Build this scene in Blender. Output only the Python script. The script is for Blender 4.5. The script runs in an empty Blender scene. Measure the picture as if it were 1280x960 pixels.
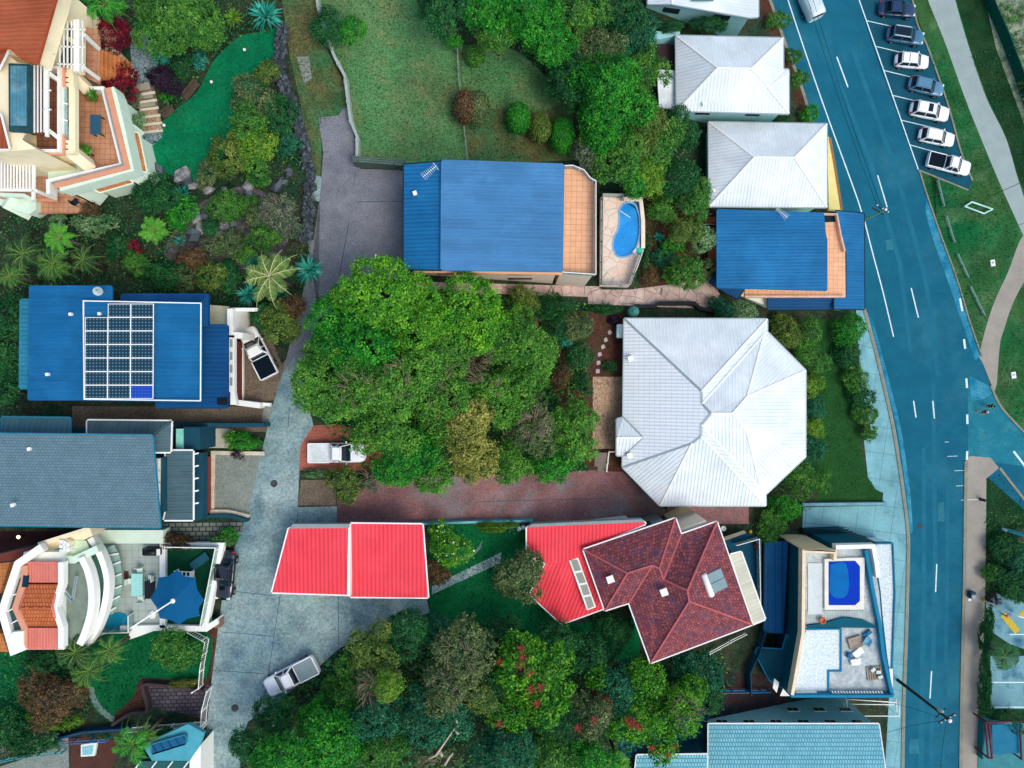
import bpy, bmesh, math, random
import numpy as np
from mathutils import Vector, Matrix
random.seed(7)
scene = bpy.context.scene
COL = scene.collection
H = 85.0                       # drone height above the road
PPU = 850.0                    # picture units (1280 wide) per unit of slope: 128 m wide at 85 m

KX = [-700.0, -73.0, -45.9, -21.0, -15.0, -9.0, 33.0, 39.0, 45.0, 53.0, 700.0]
KZ = [32.0, 25.0, 24.0, 22.6, 21.6, 19.7, 3.9, 1.9, 0.6, 0.0, -1.0]
def z_at(x):
    return float(np.interp(x, KX, KZ))
def pk(i):
    return 640 + PPU * KX[i] / (H - KZ[i])
KPX = [pk(i) for i in range(len(KX))]
def zg(px):
    u = (px - 640) / PPU
    for i in range(len(KX) - 1):
        if px <= KPX[i + 1] or i == len(KX) - 2:
            m = (KZ[i + 1] - KZ[i]) / (KX[i + 1] - KX[i])
            return (KZ[i] + m * (H * u - KX[i])) / (1 + m * u)
def P(px, py, z):
    k = (H - z) / PPU
    return Vector(((px - 640) * k, (480 - py) * k, z))
def G(px, py, h=0.0):
    return P(px, py, zg(px) + h)
def mpp(z):                    # metres per picture unit at height z
    return (H - z) / PPU

def tag(o, label=None, cat=None, group=None, kind=None):
    if label: o['label'] = label
    if cat: o['category'] = cat
    if group: o['group'] = group
    if kind: o['kind'] = kind
    return o
def thing(name, label, cat, loc, group=None, rz=0.0):
    o = bpy.data.objects.new(name, None)
    COL.objects.link(o)
    o.location = loc
    o.rotation_euler = (0, 0, rz)
    o.empty_display_size = 0.3
    return tag(o, label, cat, group)
def wloc(o):
    v = Vector((0, 0, 0))
    while o is not None:
        v = v + Vector(o.location)
        o = o.parent
    return v

class MB:
    """collects faces (with UVs in metres) and links them as one mesh"""
    def __init__(s):
        s.v = []; s.f = []; s.uv = []; s.sm = []; s.mi = []
    def face(s, pts, uv=None, smooth=False, mi=0):
        n = len(s.v)
        s.v += [tuple(p) for p in pts]
        s.f.append(list(range(n, n + len(pts))))
        s.uv.append(uv if uv else [(p[0], p[1]) for p in pts])
        s.sm.append(smooth); s.mi.append(mi)
    def prism(s, poly, z0, z1, mi=0, cap=True, bottom=True):
        """poly: points (x, y[, z]); z0/z1 numbers or lists"""
        n = len(poly)
        a = sum(poly[i][0] * poly[(i + 1) % n][1] - poly[(i + 1) % n][0] * poly[i][1] for i in range(n))
        idx = list(range(n)) if a > 0 else list(range(n - 1, -1, -1))
        q = [poly[i] for i in idx]
        a0 = [z0[i] for i in idx] if isinstance(z0, (list, tuple)) else [z0] * n
        a1 = [z1[i] for i in idx] if isinstance(z1, (list, tuple)) else [z1] * n
        top = [(q[i][0], q[i][1], a1[i]) for i in range(n)]
        bot = [(q[i][0], q[i][1], a0[i]) for i in range(n)]
        if cap: s.face(top, mi=mi)
        if bottom: s.face(bot[::-1], mi=mi)
        u = 0
        for i in range(n):
            j = (i + 1) % n
            d = math.hypot(q[j][0] - q[i][0], q[j][1] - q[i][1])
            s.face([bot[i], bot[j], top[j], top[i]], [(u, a0[i]), (u + d, a0[j]), (u + d, a1[j]), (u, a1[i])], mi=mi)
            u += d
        return s
    def box(s, c, size, rz=0.0, mi=0, ry=0.0):
        x, y, z = size[0] / 2, size[1] / 2, size[2] / 2
        M = Matrix.Rotation(rz, 3, 'Z') @ Matrix.Rotation(ry, 3, 'Y')
        c = Vector(c)
        p = [c + M @ Vector((sx * x, sy * y, sz * z)) for sz in (-1, 1) for sx, sy in ((-1, -1), (1, -1), (1, 1), (-1, 1))]
        for f, (ua, ub) in (((3, 2, 1, 0), (size[0], size[1])), ((4, 5, 6, 7), (size[0], size[1])), ((0, 1, 5, 4), (size[0], size[2])),
                            ((1, 2, 6, 5), (size[1], size[2])), ((2, 3, 7, 6), (size[0], size[2])), ((3, 0, 4, 7), (size[1], size[2]))):
            s.face([p[i] for i in f], [(0, 0), (ua, 0), (ua, ub), (0, ub)], mi=mi)
        return s
    def bar(s, a, b, w, h, mi=0):
        """a rectangular bar from a to b, w wide (horizontal) and h high"""
        a, b = Vector(a), Vector(b)
        d = b - a
        L = d.length
        if L < 1e-6: return s
        d.normalize()
        side = d.cross(Vector((0, 0, 1)))
        if side.length < 1e-3: side = Vector((1, 0, 0))
        side.normalize()
        up = side.cross(d)
        o = [side * w / 2 + up * h / 2, -side * w / 2 + up * h / 2, -side * w / 2 - up * h / 2, side * w / 2 - up * h / 2]
        A = [a + t for t in o]; B = [b + t for t in o]
        for i in range(4):
            j = (i + 1) % 4
            s.face([A[i], A[j], B[j], B[i]], [(0, 0), (w, 0), (w, L), (0, L)], mi=mi)
        s.face(A[::-1], mi=mi); s.face(B, mi=mi)
        return s
    def tube(s, pts, rad, n=8, mi=0, smooth=True):
        pts = [Vector(p) for p in pts]
        rad = rad if isinstance(rad, (list, tuple)) else [rad] * len(pts)
        rings = []
        for i, p in enumerate(pts):
            d = (pts[min(i + 1, len(pts) - 1)] - pts[max(i - 1, 0)])
            if d.length < 1e-6: d = Vector((0, 0, 1))
            d.normalize()
            a = d.cross(Vector((0, 0, 1)))
            if a.length < 1e-2: a = d.cross(Vector((1, 0, 0)))
            a.normalize(); b = d.cross(a)
            rings.append([p + (a * math.cos(2 * math.pi * k / n) + b * math.sin(2 * math.pi * k / n)) * rad[i] for k in range(n)])
        base = len(s.v)
        for r in rings: s.v += [tuple(q) for q in r]
        for i in range(len(rings) - 1):
            for k in range(n):
                j = (k + 1) % n
                s.f.append([base + i * n + k, base + (i + 1) * n + k, base + (i + 1) * n + j, base + i * n + j])
                s.uv.append([(0, 0)] * 4); s.sm.append(smooth); s.mi.append(mi)
        s.f.append([base + k for k in range(n)]); s.uv.append([(0, 0)] * n); s.sm.append(False); s.mi.append(mi)
        s.f.append([base + (len(rings) - 1) * n + k for k in range(n - 1, -1, -1)]); s.uv.append([(0, 0)] * n); s.sm.append(False); s.mi.append(mi)
        return s
    def lathe(s, c, prof, n=16, smooth=True, mi=0):
        c = Vector(c)
        base = len(s.v)
        for r, z in prof:
            for k in range(n):
                t = 2 * math.pi * k / n
                s.v.append((c.x + r * math.cos(t), c.y + r * math.sin(t), c.z + z))
        for i in range(len(prof) - 1):
            for k in range(n):
                j = (k + 1) % n
                s.f.append([base + i * n + k, base + i * n + j, base + (i + 1) * n + j, base + (i + 1) * n + k])
                s.uv.append([(0, 0)] * 4); s.sm.append(smooth); s.mi.append(mi)
        for row, rev in ((0, True), (len(prof) - 1, False)):
            if prof[row][0] > 1e-4:
                r = [base + row * n + k for k in range(n)]
                s.f.append(r[::-1] if rev else r); s.uv.append([(0, 0)] * n); s.sm.append(False); s.mi.append(mi)
        return s
    def ribbon(s, pts, w, h, drop=0.0, closed=False, mi=0):
        """a wall or kerb of width w and height h along pts (its base line), mitred"""
        pts = [Vector(p) for p in pts]
        n = len(pts)
        L, R = [], []
        for i, p in enumerate(pts):
            a = pts[(i - 1) % n] if closed or i > 0 else None
            b = pts[(i + 1) % n] if closed or i < n - 1 else None
            d1 = (p - a).to_2d().normalized() if a is not None else None
            d2 = (b - p).to_2d().normalized() if b is not None else None
            if d1 is None: d1 = d2
            if d2 is None: d2 = d1
            nrm = Vector((-(d1 + d2).y, (d1 + d2).x))
            if nrm.length < 1e-4: nrm = Vector((-d1.y, d1.x))
            nrm.normalize()
            k = w / 2 / max(0.45, nrm.dot(Vector((-d1.y, d1.x))))
            L.append(Vector((p.x + nrm.x * k, p.y + nrm.y * k, p.z)))
            R.append(Vector((p.x - nrm.x * k, p.y - nrm.y * k, p.z)))
        up, dn = Vector((0, 0, h)), Vector((0, 0, -drop))
        u = 0
        for i in range(n if closed else n - 1):
            j = (i + 1) % n
            d = (pts[j] - pts[i]).length
            s.face([R[i] + up, R[j] + up, L[j] + up, L[i] + up], [(u, 0), (u + d, 0), (u + d, w), (u, w)], mi=mi)
            s.face([L[i] + up, L[j] + up, L[j] + dn, L[i] + dn], [(u, h), (u + d, h), (u + d, 0), (u, 0)], mi=mi)
            s.face([R[j] + up, R[i] + up, R[i] + dn, R[j] + dn], [(u + d, h), (u, h), (u, 0), (u + d, 0)], mi=mi)
            u += d
        if not closed:
            s.face([R[0] + up, L[0] + up, L[0] + dn, R[0] + dn], mi=mi)
            s.face([L[-1] + up, R[-1] + up, R[-1] + dn, L[-1] + dn], mi=mi)
        return s
    def build(s, name, mat, parent=None, local=False, weld=False):
        off = Vector((0, 0, 0)) if (local or parent is None) else wloc(parent)
        me = bpy.data.meshes.new(name)
        me.from_pydata([(v[0] - off.x, v[1] - off.y, v[2] - off.z) for v in s.v], [], s.f)
        ul = me.uv_layers.new(name='UVMap')
        flat = [c for f in s.uv for t in f for c in (t[0], t[1])]
        ul.data.foreach_set('uv', flat)
        me.polygons.foreach_set('use_smooth', s.sm)
        me.polygons.foreach_set('material_index', s.mi)
        for m in (mat if isinstance(mat, (list, tuple)) else [mat]):
            me.materials.append(m)
        me.update()
        o = bpy.data.objects.new(name, me)
        COL.objects.link(o)
        if parent is not None: o.parent = parent
        return o

ILL = (0.94, 1.02, 1.17)                  # light on a level surface, so that base = wanted / light
def lin(c):
    c = c / 255.0
    return c / 12.92 if c <= 0.04045 else ((c + 0.055) / 1.055) ** 2.4
def base(rgb):
    return tuple(min(0.88, max(0.003, lin(c) / k)) for c, k in zip(rgb, ILL))
MATS = {}
def mat(name, rgb, rough=0.75, var=0.18, scale=0.6, grain=0.12, gscale=9.0, spec=0.3, metal=0.0, pat=None, rgb2=None, bump=0.0, stain=None, stain_amt=0.0, stain_scale=0.25, clear=0.0, streak=None):
    """var: soft blotches, grain: fine speckle, pat: (kind, args...) surface pattern, stain: second colour in irregular patches"""
    if name in MATS: return MATS[name]
    m = bpy.data.materials.new(name)
    m.use_nodes = True
    nt = m.node_tree
    N, Lk = nt.nodes, nt.links
    b = N['Principled BSDF']
    b.inputs['Roughness'].default_value = rough
    b.inputs['Metallic'].default_value = metal
    b.inputs["Specular IOR Level"].default_value = spec * (0.25 if rough > 0.4 else 1.0)
    if clear: b.inputs['Coat Weight'].default_value = clear
    geo = N.new('ShaderNodeNewGeometry'); uvn = N.new('ShaderNodeUVMap')
    c = base(rgb)
    rgbn = N.new('ShaderNodeRGB'); rgbn.outputs[0].default_value = (*c, 1)
    cur = rgbn.outputs[0]
    bumpsrc = None
    def mix(fac, a, bcol, mode='MIX'):
        x = N.new('ShaderNodeMix'); x.data_type = 'RGBA'; x.blend_type = mode
        for sock, val in ((x.inputs[0], fac), (x.inputs[6], a), (x.inputs[7], bcol)):
            if isinstance(val, (int, float)): sock.default_value = val
            elif isinstance(val, tuple): sock.default_value = (*val[:3], 1)
            else: Lk.new(val, sock)
        return x.outputs[2]
    def math_(op, a, bb=0.0):
        x = N.new('ShaderNodeMath'); x.operation = op
        for sock, val in ((x.inputs[0], a), (x.inputs[1], bb)):
            if isinstance(val, (int, float)): sock.default_value = val
            else: Lk.new(val, sock)
        return x.outputs[0]
    def noise(sc, det=4.0, vec=None, rough_=0.6):
        x = N.new('ShaderNodeTexNoise'); x.inputs['Scale'].default_value = sc; x.inputs['Detail'].default_value = det
        x.inputs['Roughness'].default_value = rough_
        Lk.new(vec if vec is not None else geo.outputs['Position'], x.inputs['Vector'])
        return x.outputs['Fac']
    def rng(val, a, bb, c0=0.0, c1=1.0):
        x = N.new('ShaderNodeMapRange'); Lk.new(val, x.inputs[0])
        for i, t in enumerate((a, bb, c0, c1)): x.inputs[i + 1].default_value = t
        return x.outputs[0]
    if rgb2 is not None:
        cur = mix(rng(noise(scale, 5.0), 0.38, 0.62), cur, base(rgb2))
    if pat:
        k = pat[0]
        if k in ('ribs', 'grid'):
            sep = N.new('ShaderNodeSeparateXYZ'); Lk.new(uvn.outputs[0], sep.inputs[0])
            sp, w, dark = pat[1], pat[2], pat[3]
            fu = math_('FRACT', math_('DIVIDE', sep.outputs[0], sp))
            line = math_('LESS_THAN', fu, w)
            dcol = tuple(t * dark for t in c)
            cur = mix(line, cur, dcol)
            bumpsrc = math_('SINE', math_('MULTIPLY', sep.outputs[0], 2 * math.pi / sp))
            if k == 'grid':
                fv = math_('FRACT', math_('DIVIDE', sep.outputs[1], pat[4]))
                cur = mix(math_('LESS_THAN', fv, pat[5]), cur, dcol)
        elif k in ('brick', 'pbrick'):
            br = N.new('ShaderNodeTexBrick')
            Lk.new(uvn.outputs[0] if k == 'brick' else geo.outputs['Position'], br.inputs['Vector'])
            if k == 'pbrick' and len(pat) > 6:
                mp = N.new('ShaderNodeMapping'); mp.inputs['Rotation'].default_value[2] = pat[6]
                Lk.new(geo.outputs['Position'], mp.inputs[0]); Lk.new(mp.outputs[0], br.inputs['Vector'])
            br.inputs['Scale'].default_value = 1.0
            br.inputs['Brick Width'].default_value = pat[1]; br.inputs['Row Height'].default_value = pat[2]
            br.inputs['Mortar Size'].default_value = pat[3]; br.inputs['Mortar Smooth'].default_value = 0.1
            br.inputs['Bias'].default_value = 0.0
            if 'terrace_' in name or 'ledge' in name: br.offset = 0.0
            Lk.new(cur, br.inputs['Color1'])
            br.inputs['Color2'].default_value = (*base(pat[4]), 1)
            br.inputs['Mortar'].default_value = (*base(pat[5]), 1)
            cur = br.outputs['Color']
            bumpsrc = math_('SUBTRACT', 1.0, br.outputs['Fac'])
        elif k == 'crazy':
            vo = N.new('ShaderNodeTexVoronoi'); vo.feature = 'DISTANCE_TO_EDGE'; vo.inputs['Scale'].default_value = pat[1]
            Lk.new(geo.outputs['Position'], vo.inputs['Vector'])
            v2 = N.new('ShaderNodeTexVoronoi'); v2.inputs['Scale'].default_value = pat[1]
            Lk.new(geo.outputs['Position'], v2.inputs['Vector'])
            cur = mix(math_('MULTIPLY', v2.outputs['Color'], 0.6), cur, base(pat[3]))
            cur = mix(math_('LESS_THAN', vo.outputs['Distance'], pat[4] if len(pat) > 4 else 0.045), cur, base(pat[2]))
            bumpsrc = rng(vo.outputs['Distance'], 0, 0.08)
        elif k == 'slab':          # joints of a concrete slab in a turned world grid
            mp = N.new('ShaderNodeMapping'); mp.inputs['Rotation'].default_value[2] = pat[3]
            Lk.new(geo.outputs['Position'], mp.inputs[0])
            sep = N.new('ShaderNodeSeparateXYZ'); Lk.new(mp.outputs[0], sep.inputs[0])
            a1 = math_('LESS_THAN', math_('FRACT', math_('DIVIDE', math_('ADD', sep.outputs[0], 500.3), pat[1])), 0.06 / pat[1])
            a2 = math_('LESS_THAN', math_('FRACT', math_('DIVIDE', math_('ADD', sep.outputs[1], 500.9), pat[2])), 0.06 / pat[2])
            cur = mix(math_('MULTIPLY', math_('MAXIMUM', a1, a2), 0.6), cur, tuple(t * 0.25 for t in c))
        elif k == 'dots':          # solar cells: pale dots where cells meet
            sep = N.new('ShaderNodeSeparateXYZ'); Lk.new(uvn.outputs[0], sep.inputs[0])
            d = []
            for q in (0, 1):
                t = math_('SUBTRACT', math_('FRACT', math_('DIVIDE', sep.outputs[q], pat[1])), 0.5)
                d.append(math_('ABSOLUTE', t))
            dd = math_('ADD', d[0], d[1])
            cur = mix(math_('LESS_THAN', dd, 0.24), cur, base(pat[2]))
    if streak:                     # faint dirt streaks that run with the slope
        mp = N.new('ShaderNodeMapping'); mp.inputs['Scale'].default_value = (streak[1], streak[2], 1)
        Lk.new(uvn.outputs[0], mp.inputs[0])
        cur = mix(math_('MULTIPLY', rng(noise(1.0, 4.0, mp.outputs[0]), 0.45, 0.75), streak[0]), cur, tuple(t * 0.45 for t in c))
    if stain:
        s1 = rng(noise(stain_scale, 6.0, None, 0.65), 0.5, 0.66)
        cur = mix(math_('MULTIPLY', s1, stain_amt), cur, base(stain))
    if var:
        f = rng(noise(scale * 1.7, 3.0), 0.3, 0.7, 1 - var, 1 + var)
        cb = N.new('ShaderNodeCombineXYZ')
        for i in range(3): Lk.new(f, cb.inputs[i])
        cur = mix(1.0, cur, cb.outputs[0], 'MULTIPLY')
    if grain:
        gn = noise(gscale, 2.0)
        f = rng(gn, 0.3, 0.7, 1 - grain, 1 + grain)
        cb = N.new('ShaderNodeCombineXYZ')
        for i in range(3): Lk.new(f, cb.inputs[i])
        cur = mix(1.0, cur, cb.outputs[0], 'MULTIPLY')
        if bump and bumpsrc is None: bumpsrc = gn
    Lk.new(cur, b.inputs['Base Color'])
    if bump and bumpsrc is not None:
        bn = N.new('ShaderNodeBump'); bn.inputs['Strength'].default_value = bump; bn.inputs['Distance'].default_value = 0.05
        Lk.new(bumpsrc, bn.inputs['Height']); Lk.new(bn.outputs[0], b.inputs['Normal'])
    MATS[name] = m
    return m
def leafmat(name, rgb, rgb2=None, hi=None, rough=0.55):
    """each leaf takes its own shade between rgb and rgb2; hi: a few fresh leaves"""
    if name in MATS: return MATS[name]
    m = bpy.data.materials.new(name); m.use_nodes = True
    nt = m.node_tree; N, Lk = nt.nodes, nt.links
    b = N['Principled BSDF']; b.inputs['Roughness'].default_value = rough; b.inputs['Specular IOR Level'].default_value = 0.25
    geo = N.new('ShaderNodeNewGeometry'); cr = N.new('ShaderNodeValToRGB')
    c1 = base(rgb); c2 = base(rgb2 or tuple(int(t * 0.6) for t in rgb)); c3 = base(hi or tuple(min(255, int(t * 1.25)) for t in rgb))
    e = cr.color_ramp.elements
    e[0].position = 0.12; e[0].color = (*c2, 1)
    e[1].position = 0.5; e[1].color = (*c1, 1)
    x = e.new(0.88); x.color = (*c3, 1)
    at = N.new('ShaderNodeAttribute'); at.attribute_name = 'tuft'
    ad = N.new('ShaderNodeMath'); ad.operation = 'MULTIPLY_ADD'; ad.inputs[1].default_value = 0.45
    ad2 = N.new('ShaderNodeMath'); ad2.operation = 'MULTIPLY'; ad2.inputs[1].default_value = 0.55
    Lk.new(geo.outputs['Random Per Island'], ad.inputs[0]); Lk.new(at.outputs['Fac'], ad2.inputs[0]); Lk.new(ad2.outputs[0], ad.inputs[2])
    Lk.new(ad.outputs[0], cr.inputs[0])
    nz = N.new('ShaderNodeTexNoise'); nz.inputs['Scale'].default_value = 0.55; nz.inputs['Detail'].default_value = 2
    Lk.new(geo.outputs['Position'], nz.inputs['Vector'])
    mr = N.new('ShaderNodeMapRange'); Lk.new(nz.outputs['Fac'], mr.inputs[0])
    for i, t in enumerate((0.35, 0.65, 0.0, 0.5)): mr.inputs[i + 1].default_value = t
    mx = N.new('ShaderNodeMix'); mx.data_type = 'RGBA'
    Lk.new(mr.outputs[0], mx.inputs[0]); Lk.new(cr.outputs[0], mx.inputs[6]); mx.inputs[7].default_value = (*c2, 1)
    Lk.new(mx.outputs[2], b.inputs['Base Color'])
    tr = N.new('ShaderNodeBsdfTranslucent'); Lk.new(mx.outputs[2], tr.inputs[0])
    ms = N.new('ShaderNodeMixShader'); ms.inputs[0].default_value = 0.3
    Lk.new(b.outputs[0], ms.inputs[1]); Lk.new(tr.outputs[0], ms.inputs[2])
    Lk.new(ms.outputs[0], N['Material Output'].inputs['Surface'])
    MATS[name] = m
    return m
def glassmat(name, rgb, rough=0.06, spec=0.8):
    return mat(name, rgb, rough=rough, var=0, grain=0, spec=spec)

def clip_px(poly, a, lo):
    out = []
    n = len(poly)
    for i in range(n):
        p, q = poly[i], poly[(i + 1) % n]
        ip = p[0] >= a if lo else p[0] <= a
        iq = q[0] >= a if lo else q[0] <= a
        if ip: out.append(p)
        if ip != iq:
            t = (a - p[0]) / (q[0] - p[0])
            out.append((a, p[1] + t * (q[1] - p[1])))
    return out
def drape(mb, poly, h):
    a = sum(poly[i][0] * poly[(i + 1) % len(poly)][1] - poly[(i + 1) % len(poly)][0] * poly[i][1] for i in range(len(poly)))
    if a > 0: poly = poly[::-1]          # y runs down in the picture
    for i in range(len(KPX) - 1):
        q = clip_px(clip_px(poly, KPX[i], True), KPX[i + 1], False)
        if len(q) >= 3: mb.face([G(x, y, h) for x, y in q])
    return mb
def sheet(name, polys, m, layer, kind='structure', label=None, cat=None, group=None):
    mb = MB()
    for poly in (polys if isinstance(polys[0][0], (tuple, list)) else [polys]):
        drape(mb, poly, 0.004 * layer + 0.002)
    o = mb.build(name, m)
    return tag(o, label, cat, group, kind)
def smooth_line(pts, k=6):
    """Catmull-Rom through picture points"""
    out = []
    n = len(pts)
    for i in range(n - 1):
        p0, p1, p2, p3 = pts[max(i - 1, 0)], pts[i], pts[i + 1], pts[min(i + 2, n - 1)]
        for j in range(k):
            t = j / k
            out.append(tuple(0.5 * (2 * p1[c] + (p2[c] - p0[c]) * t + (2 * p0[c] - 5 * p1[c] + 4 * p2[c] - p3[c]) * t * t + (3 * p1[c] - p0[c] - 3 * p2[c] + p3[c]) * t ** 3) for c in range(len(p1))))
    out.append(tuple(pts[-1]))
    return out
def arc_px(cx, cy, rx, ry, a0, a1, n=16):
    return [(cx + rx * math.cos(math.radians(a0 + (a1 - a0) * i / n)), cy + ry * math.sin(math.radians(a0 + (a1 - a0) * i / n))) for i in range(n + 1)]
def walk(pts, step):
    """points every step metres along a 3-D line"""
    out = [Vector(pts[0])]
    rest = step
    for a, b in zip(pts, pts[1:]):
        a, b = Vector(a), Vector(b)
        L = (b - a).length; t = rest
        while t < L:
            out.append(a.lerp(b, t / L)); t += step
        rest = t - L
    if (out[-1] - Vector(pts[-1])).length > 0.3: out.append(Vector(pts[-1]))
    return out
def fence(name, label, cat, pts, h, m, style='panel', gap=2.0, pm=None, group=None, z=None, t=0.06):
    w = [G(x, y) if z is None else P(x, y, z) for x, y in pts]
    o = thing(name, label, cat, w[0], group)
    if style == 'panel':
        MB().ribbon(w, t, h - 0.05, drop=0.2).build('panel', m, o)
    elif style == 'glass':
        mb = MB(); mb.ribbon([p + Vector((0, 0, 0.08)) for p in w], 0.025, h - 0.12).build('glass_panel', m, o)
        MB().ribbon([p + Vector((0, 0, h - 0.03)) for p in w], 0.06, 0.05).build('top_rail', pm or m, o)
    elif style == 'rail':
        MB().ribbon([p + Vector((0, 0, h - 0.06)) for p in w], t, 0.06).build('top_rail', m, o)
        MB().ribbon([p + Vector((0, 0, h * 0.45)) for p in w], t, 0.05).build('lower_rail', m, o)
    elif style == 'bars':
        MB().ribbon([p + Vector((0, 0, h - 0.06)) for p in w], t, 0.06).build('top_rail', m, o)
        MB().ribbon([p + Vector((0, 0, 0.12)) for p in w], t, 0.05).build('lower_rail', m, o)
        mb = MB()
        for q in walk(w, 0.22): mb.box(q + Vector((0, 0, h / 2)), (0.03, 0.03, h - 0.1))
        mb.build('grille', m, o)
    for q in walk(w, gap):
        MB().box(q + Vector((0, 0, h / 2 - 0.1)), (t + 0.05, t + 0.05, h + 0.2)).build('post', pm or m, o)
    return o

def key(p): return (round(p[0], 2), round(p[1], 2), round(p[2], 2))
def roof_faces(parent, faces, m, thick=0.16, ridge_m=None, gutter_m=None, name='roof', dirs=None, edge_m=None, lift=0.0):
    """faces: lists of world points; the outer edge gets a fascia and a gutter, the inner edges ridge caps"""
    mb = MB(); edges = {}
    for fi, pts in enumerate(faces):
        pts = [Vector(p) + Vector((0, 0, lift)) for p in pts]
        nrm = Vector((0, 0, 0))
        for i in range(len(pts)):
            nrm += pts[i].cross(pts[(i + 1) % len(pts)])
        if nrm.z < 0: pts = pts[::-1]; nrm = -nrm
        nrm.normalize()
        d = Vector((nrm.x, nrm.y, 0))
        if dirs and dirs[fi] is not None: d = Vector((dirs[fi][0], dirs[fi][1], 0))
        if d.length < 1e-3: d = Vector((0, -1, 0))
        d.normalize()
        u = Vector((-d.y, d.x, 0))
        sl = math.sqrt(1 + (nrm.x ** 2 + nrm.y ** 2) / max(nrm.z, 0.1) ** 2)
        mb.face(pts, [(p.dot(u) + 200, p.dot(d) * sl + 200) for p in pts])
        mb.face([p - Vector((0, 0, thick)) for p in pts][::-1])
        for i in range(len(pts)):
            a, b = pts[i], pts[(i + 1) % len(pts)]
            kk = tuple(sorted((key(a), key(b))))
            edges.setdefault(kk, []).append((a, b))
    rid = MB(); fas = MB(); nr = 0
    for kk, lst in edges.items():
        a, b = lst[0]
        if len(lst) == 1:
            fas.face([a, a - Vector((0, 0, thick)), b - Vector((0, 0, thick)), b])
            out = Vector((b.y - a.y, a.x - b.x, 0))
            if out.length > 1e-6: out.normalize()
            fas.bar(a + out * 0.06 - Vector((0, 0, 0.05)), b + out * 0.06 - Vector((0, 0, 0.05)), 0.12, 0.1)
        elif ridge_m:
            rid.bar(a + Vector((0, 0, 0.03)), b + Vector((0, 0, 0.03)), 0.17, 0.07); nr += 1
    r = mb.build(name, m, parent)
    fas.build('gutter', gutter_m or m, r)
    if nr: rid.build('ridge_cap', ridge_m, r)
    return r
def rf(zdef, *pts):
    """roof face from picture points (px, py[, z])"""
    return [P(p[0], p[1], p[2] if len(p) > 2 else zdef) for p in pts]
def inset(poly, d):
    n = len(poly)
    a = sum(poly[i][0] * poly[(i + 1) % n][1] - poly[(i + 1) % n][0] * poly[i][1] for i in range(n))
    q = [Vector((p[0], p[1])) for p in (poly if a > 0 else poly[::-1])]
    out = []
    for i in range(n):
        d1 = (q[i] - q[i - 1]).normalized(); d2 = (q[(i + 1) % n] - q[i]).normalized()
        n1, n2 = Vector((-d1.y, d1.x)), Vector((-d2.y, d2.x))
        s = n1 + n2
        if s.length < 1e-3: s = n1
        s.normalize()
        out.append(q[i] + s * (d / max(0.5, s.dot(n1))))
    return out
def walls(parent, poly, z1, m, over=0.45, z0=None, name='wall', frame_m=None, pane_m=None, win=True, sill=1.0, wh=1.2, ww=1.4, gap=3.4, only=None):
    """poly: world points of the eave line; walls drop to the ground; windows on the sides that show"""
    q = inset(poly, over)
    zb = z0 if z0 is not None else min(z_at(p.x) for p in q) - 0.4
    MB().prism([(p.x, p.y) for p in q], zb, z1).build(name, m, parent)
    if not win or frame_m is None: return q
    n = len(q)
    for i in range(n):
        if only is not None and i not in only: continue
        a, b = q[i], q[(i + 1) % n]
        d = b - a; L = d.length
        if L < 2.2: continue
        d.normalize()
        nrm = Vector((d.y, -d.x))
        mid = (a + b) / 2
        if nrm.dot(-mid.normalized()) < 0.25: continue
        k = max(1, int(L / gap))
        zt = z1 - 0.5
        while True:
            base_z = min(z_at(a.x), z_at(b.x))
            if zt - wh < base_z + 0.6: break
            for j in range(k):
                c = a + d * (L * (j + 0.5) / k)
                if zt - wh < z_at(c.x) + 0.5: continue
                ang = math.atan2(d.y, d.x)
                C = Vector((c.x + nrm.x * 0.03, c.y + nrm.y * 0.03, zt - wh / 2))
                fr = MB().box(C, (ww + 0.14, 0.08, wh + 0.14), ang).build('window', frame_m, parent)
                off = Vector((nrm.x, nrm.y, 0))
                mbp = MB()
                for sgn in (-1, 1):
                    mbp.box(C + off * 0.045 + Vector((d.x, d.y, 0)) * sgn * ww * 0.25, (ww * 0.46, 0.02, wh - 0.06), ang)
                mbp.build('pane', pane_m, fr)
            zt -= 2.9
    return q
soil = mat('soil', (34, 60, 44), rough=0.95, var=0.35, scale=0.5, grain=0.45, gscale=5, rgb2=(58, 62, 50), spec=0.1)
mulch = mat('mulch', (84, 52, 48), rough=0.95, var=0.25, grain=0.5, gscale=7, spec=0.1, rgb2=(66, 58, 44))
lawn_m = mat('lawn', (4, 118, 80), rough=0.9, stain=(24, 106, 66), stain_amt=0.6, stain_scale=0.35, var=0.2, scale=0.3, grain=0.25, gscale=10, spec=0.15)
lawn_dry = mat('lawn_dry', (68, 122, 78), rough=0.9, var=0.22, scale=0.12, grain=0.32, gscale=6, spec=0.12, rgb2=(82, 118, 78), stain=(122, 122, 86), stain_amt=0.5, stain_scale=0.3)
lawn_brown = mat('lawn_brown', (92, 94, 62), rough=0.9, var=0.25, scale=0.3, grain=0.35, gscale=6, spec=0.1, rgb2=(56, 104, 68))
lawn_dark = mat('lawn_dark', (14, 92, 54), rough=0.9, var=0.18, scale=0.3, grain=0.3, gscale=8, spec=0.12)
lawn_front = mat('lawn_front', (34, 76, 38), rough=0.9, var=0.15, scale=0.3, grain=0.3, gscale=8, spec=0.12)
verge = mat('verge_grass', (22, 96, 56), rough=0.9, var=0.28, scale=0.14, grain=0.35, gscale=6, spec=0.12, rgb2=(52, 92, 52), stain=(96, 128, 92), stain_amt=0.4, stain_scale=0.3)
verge_dark = mat('verge_dark', (20, 62, 38), rough=0.9, var=0.3, scale=0.3, grain=0.35, gscale=6, spec=0.12, rgb2=(36, 64, 40))
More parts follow.
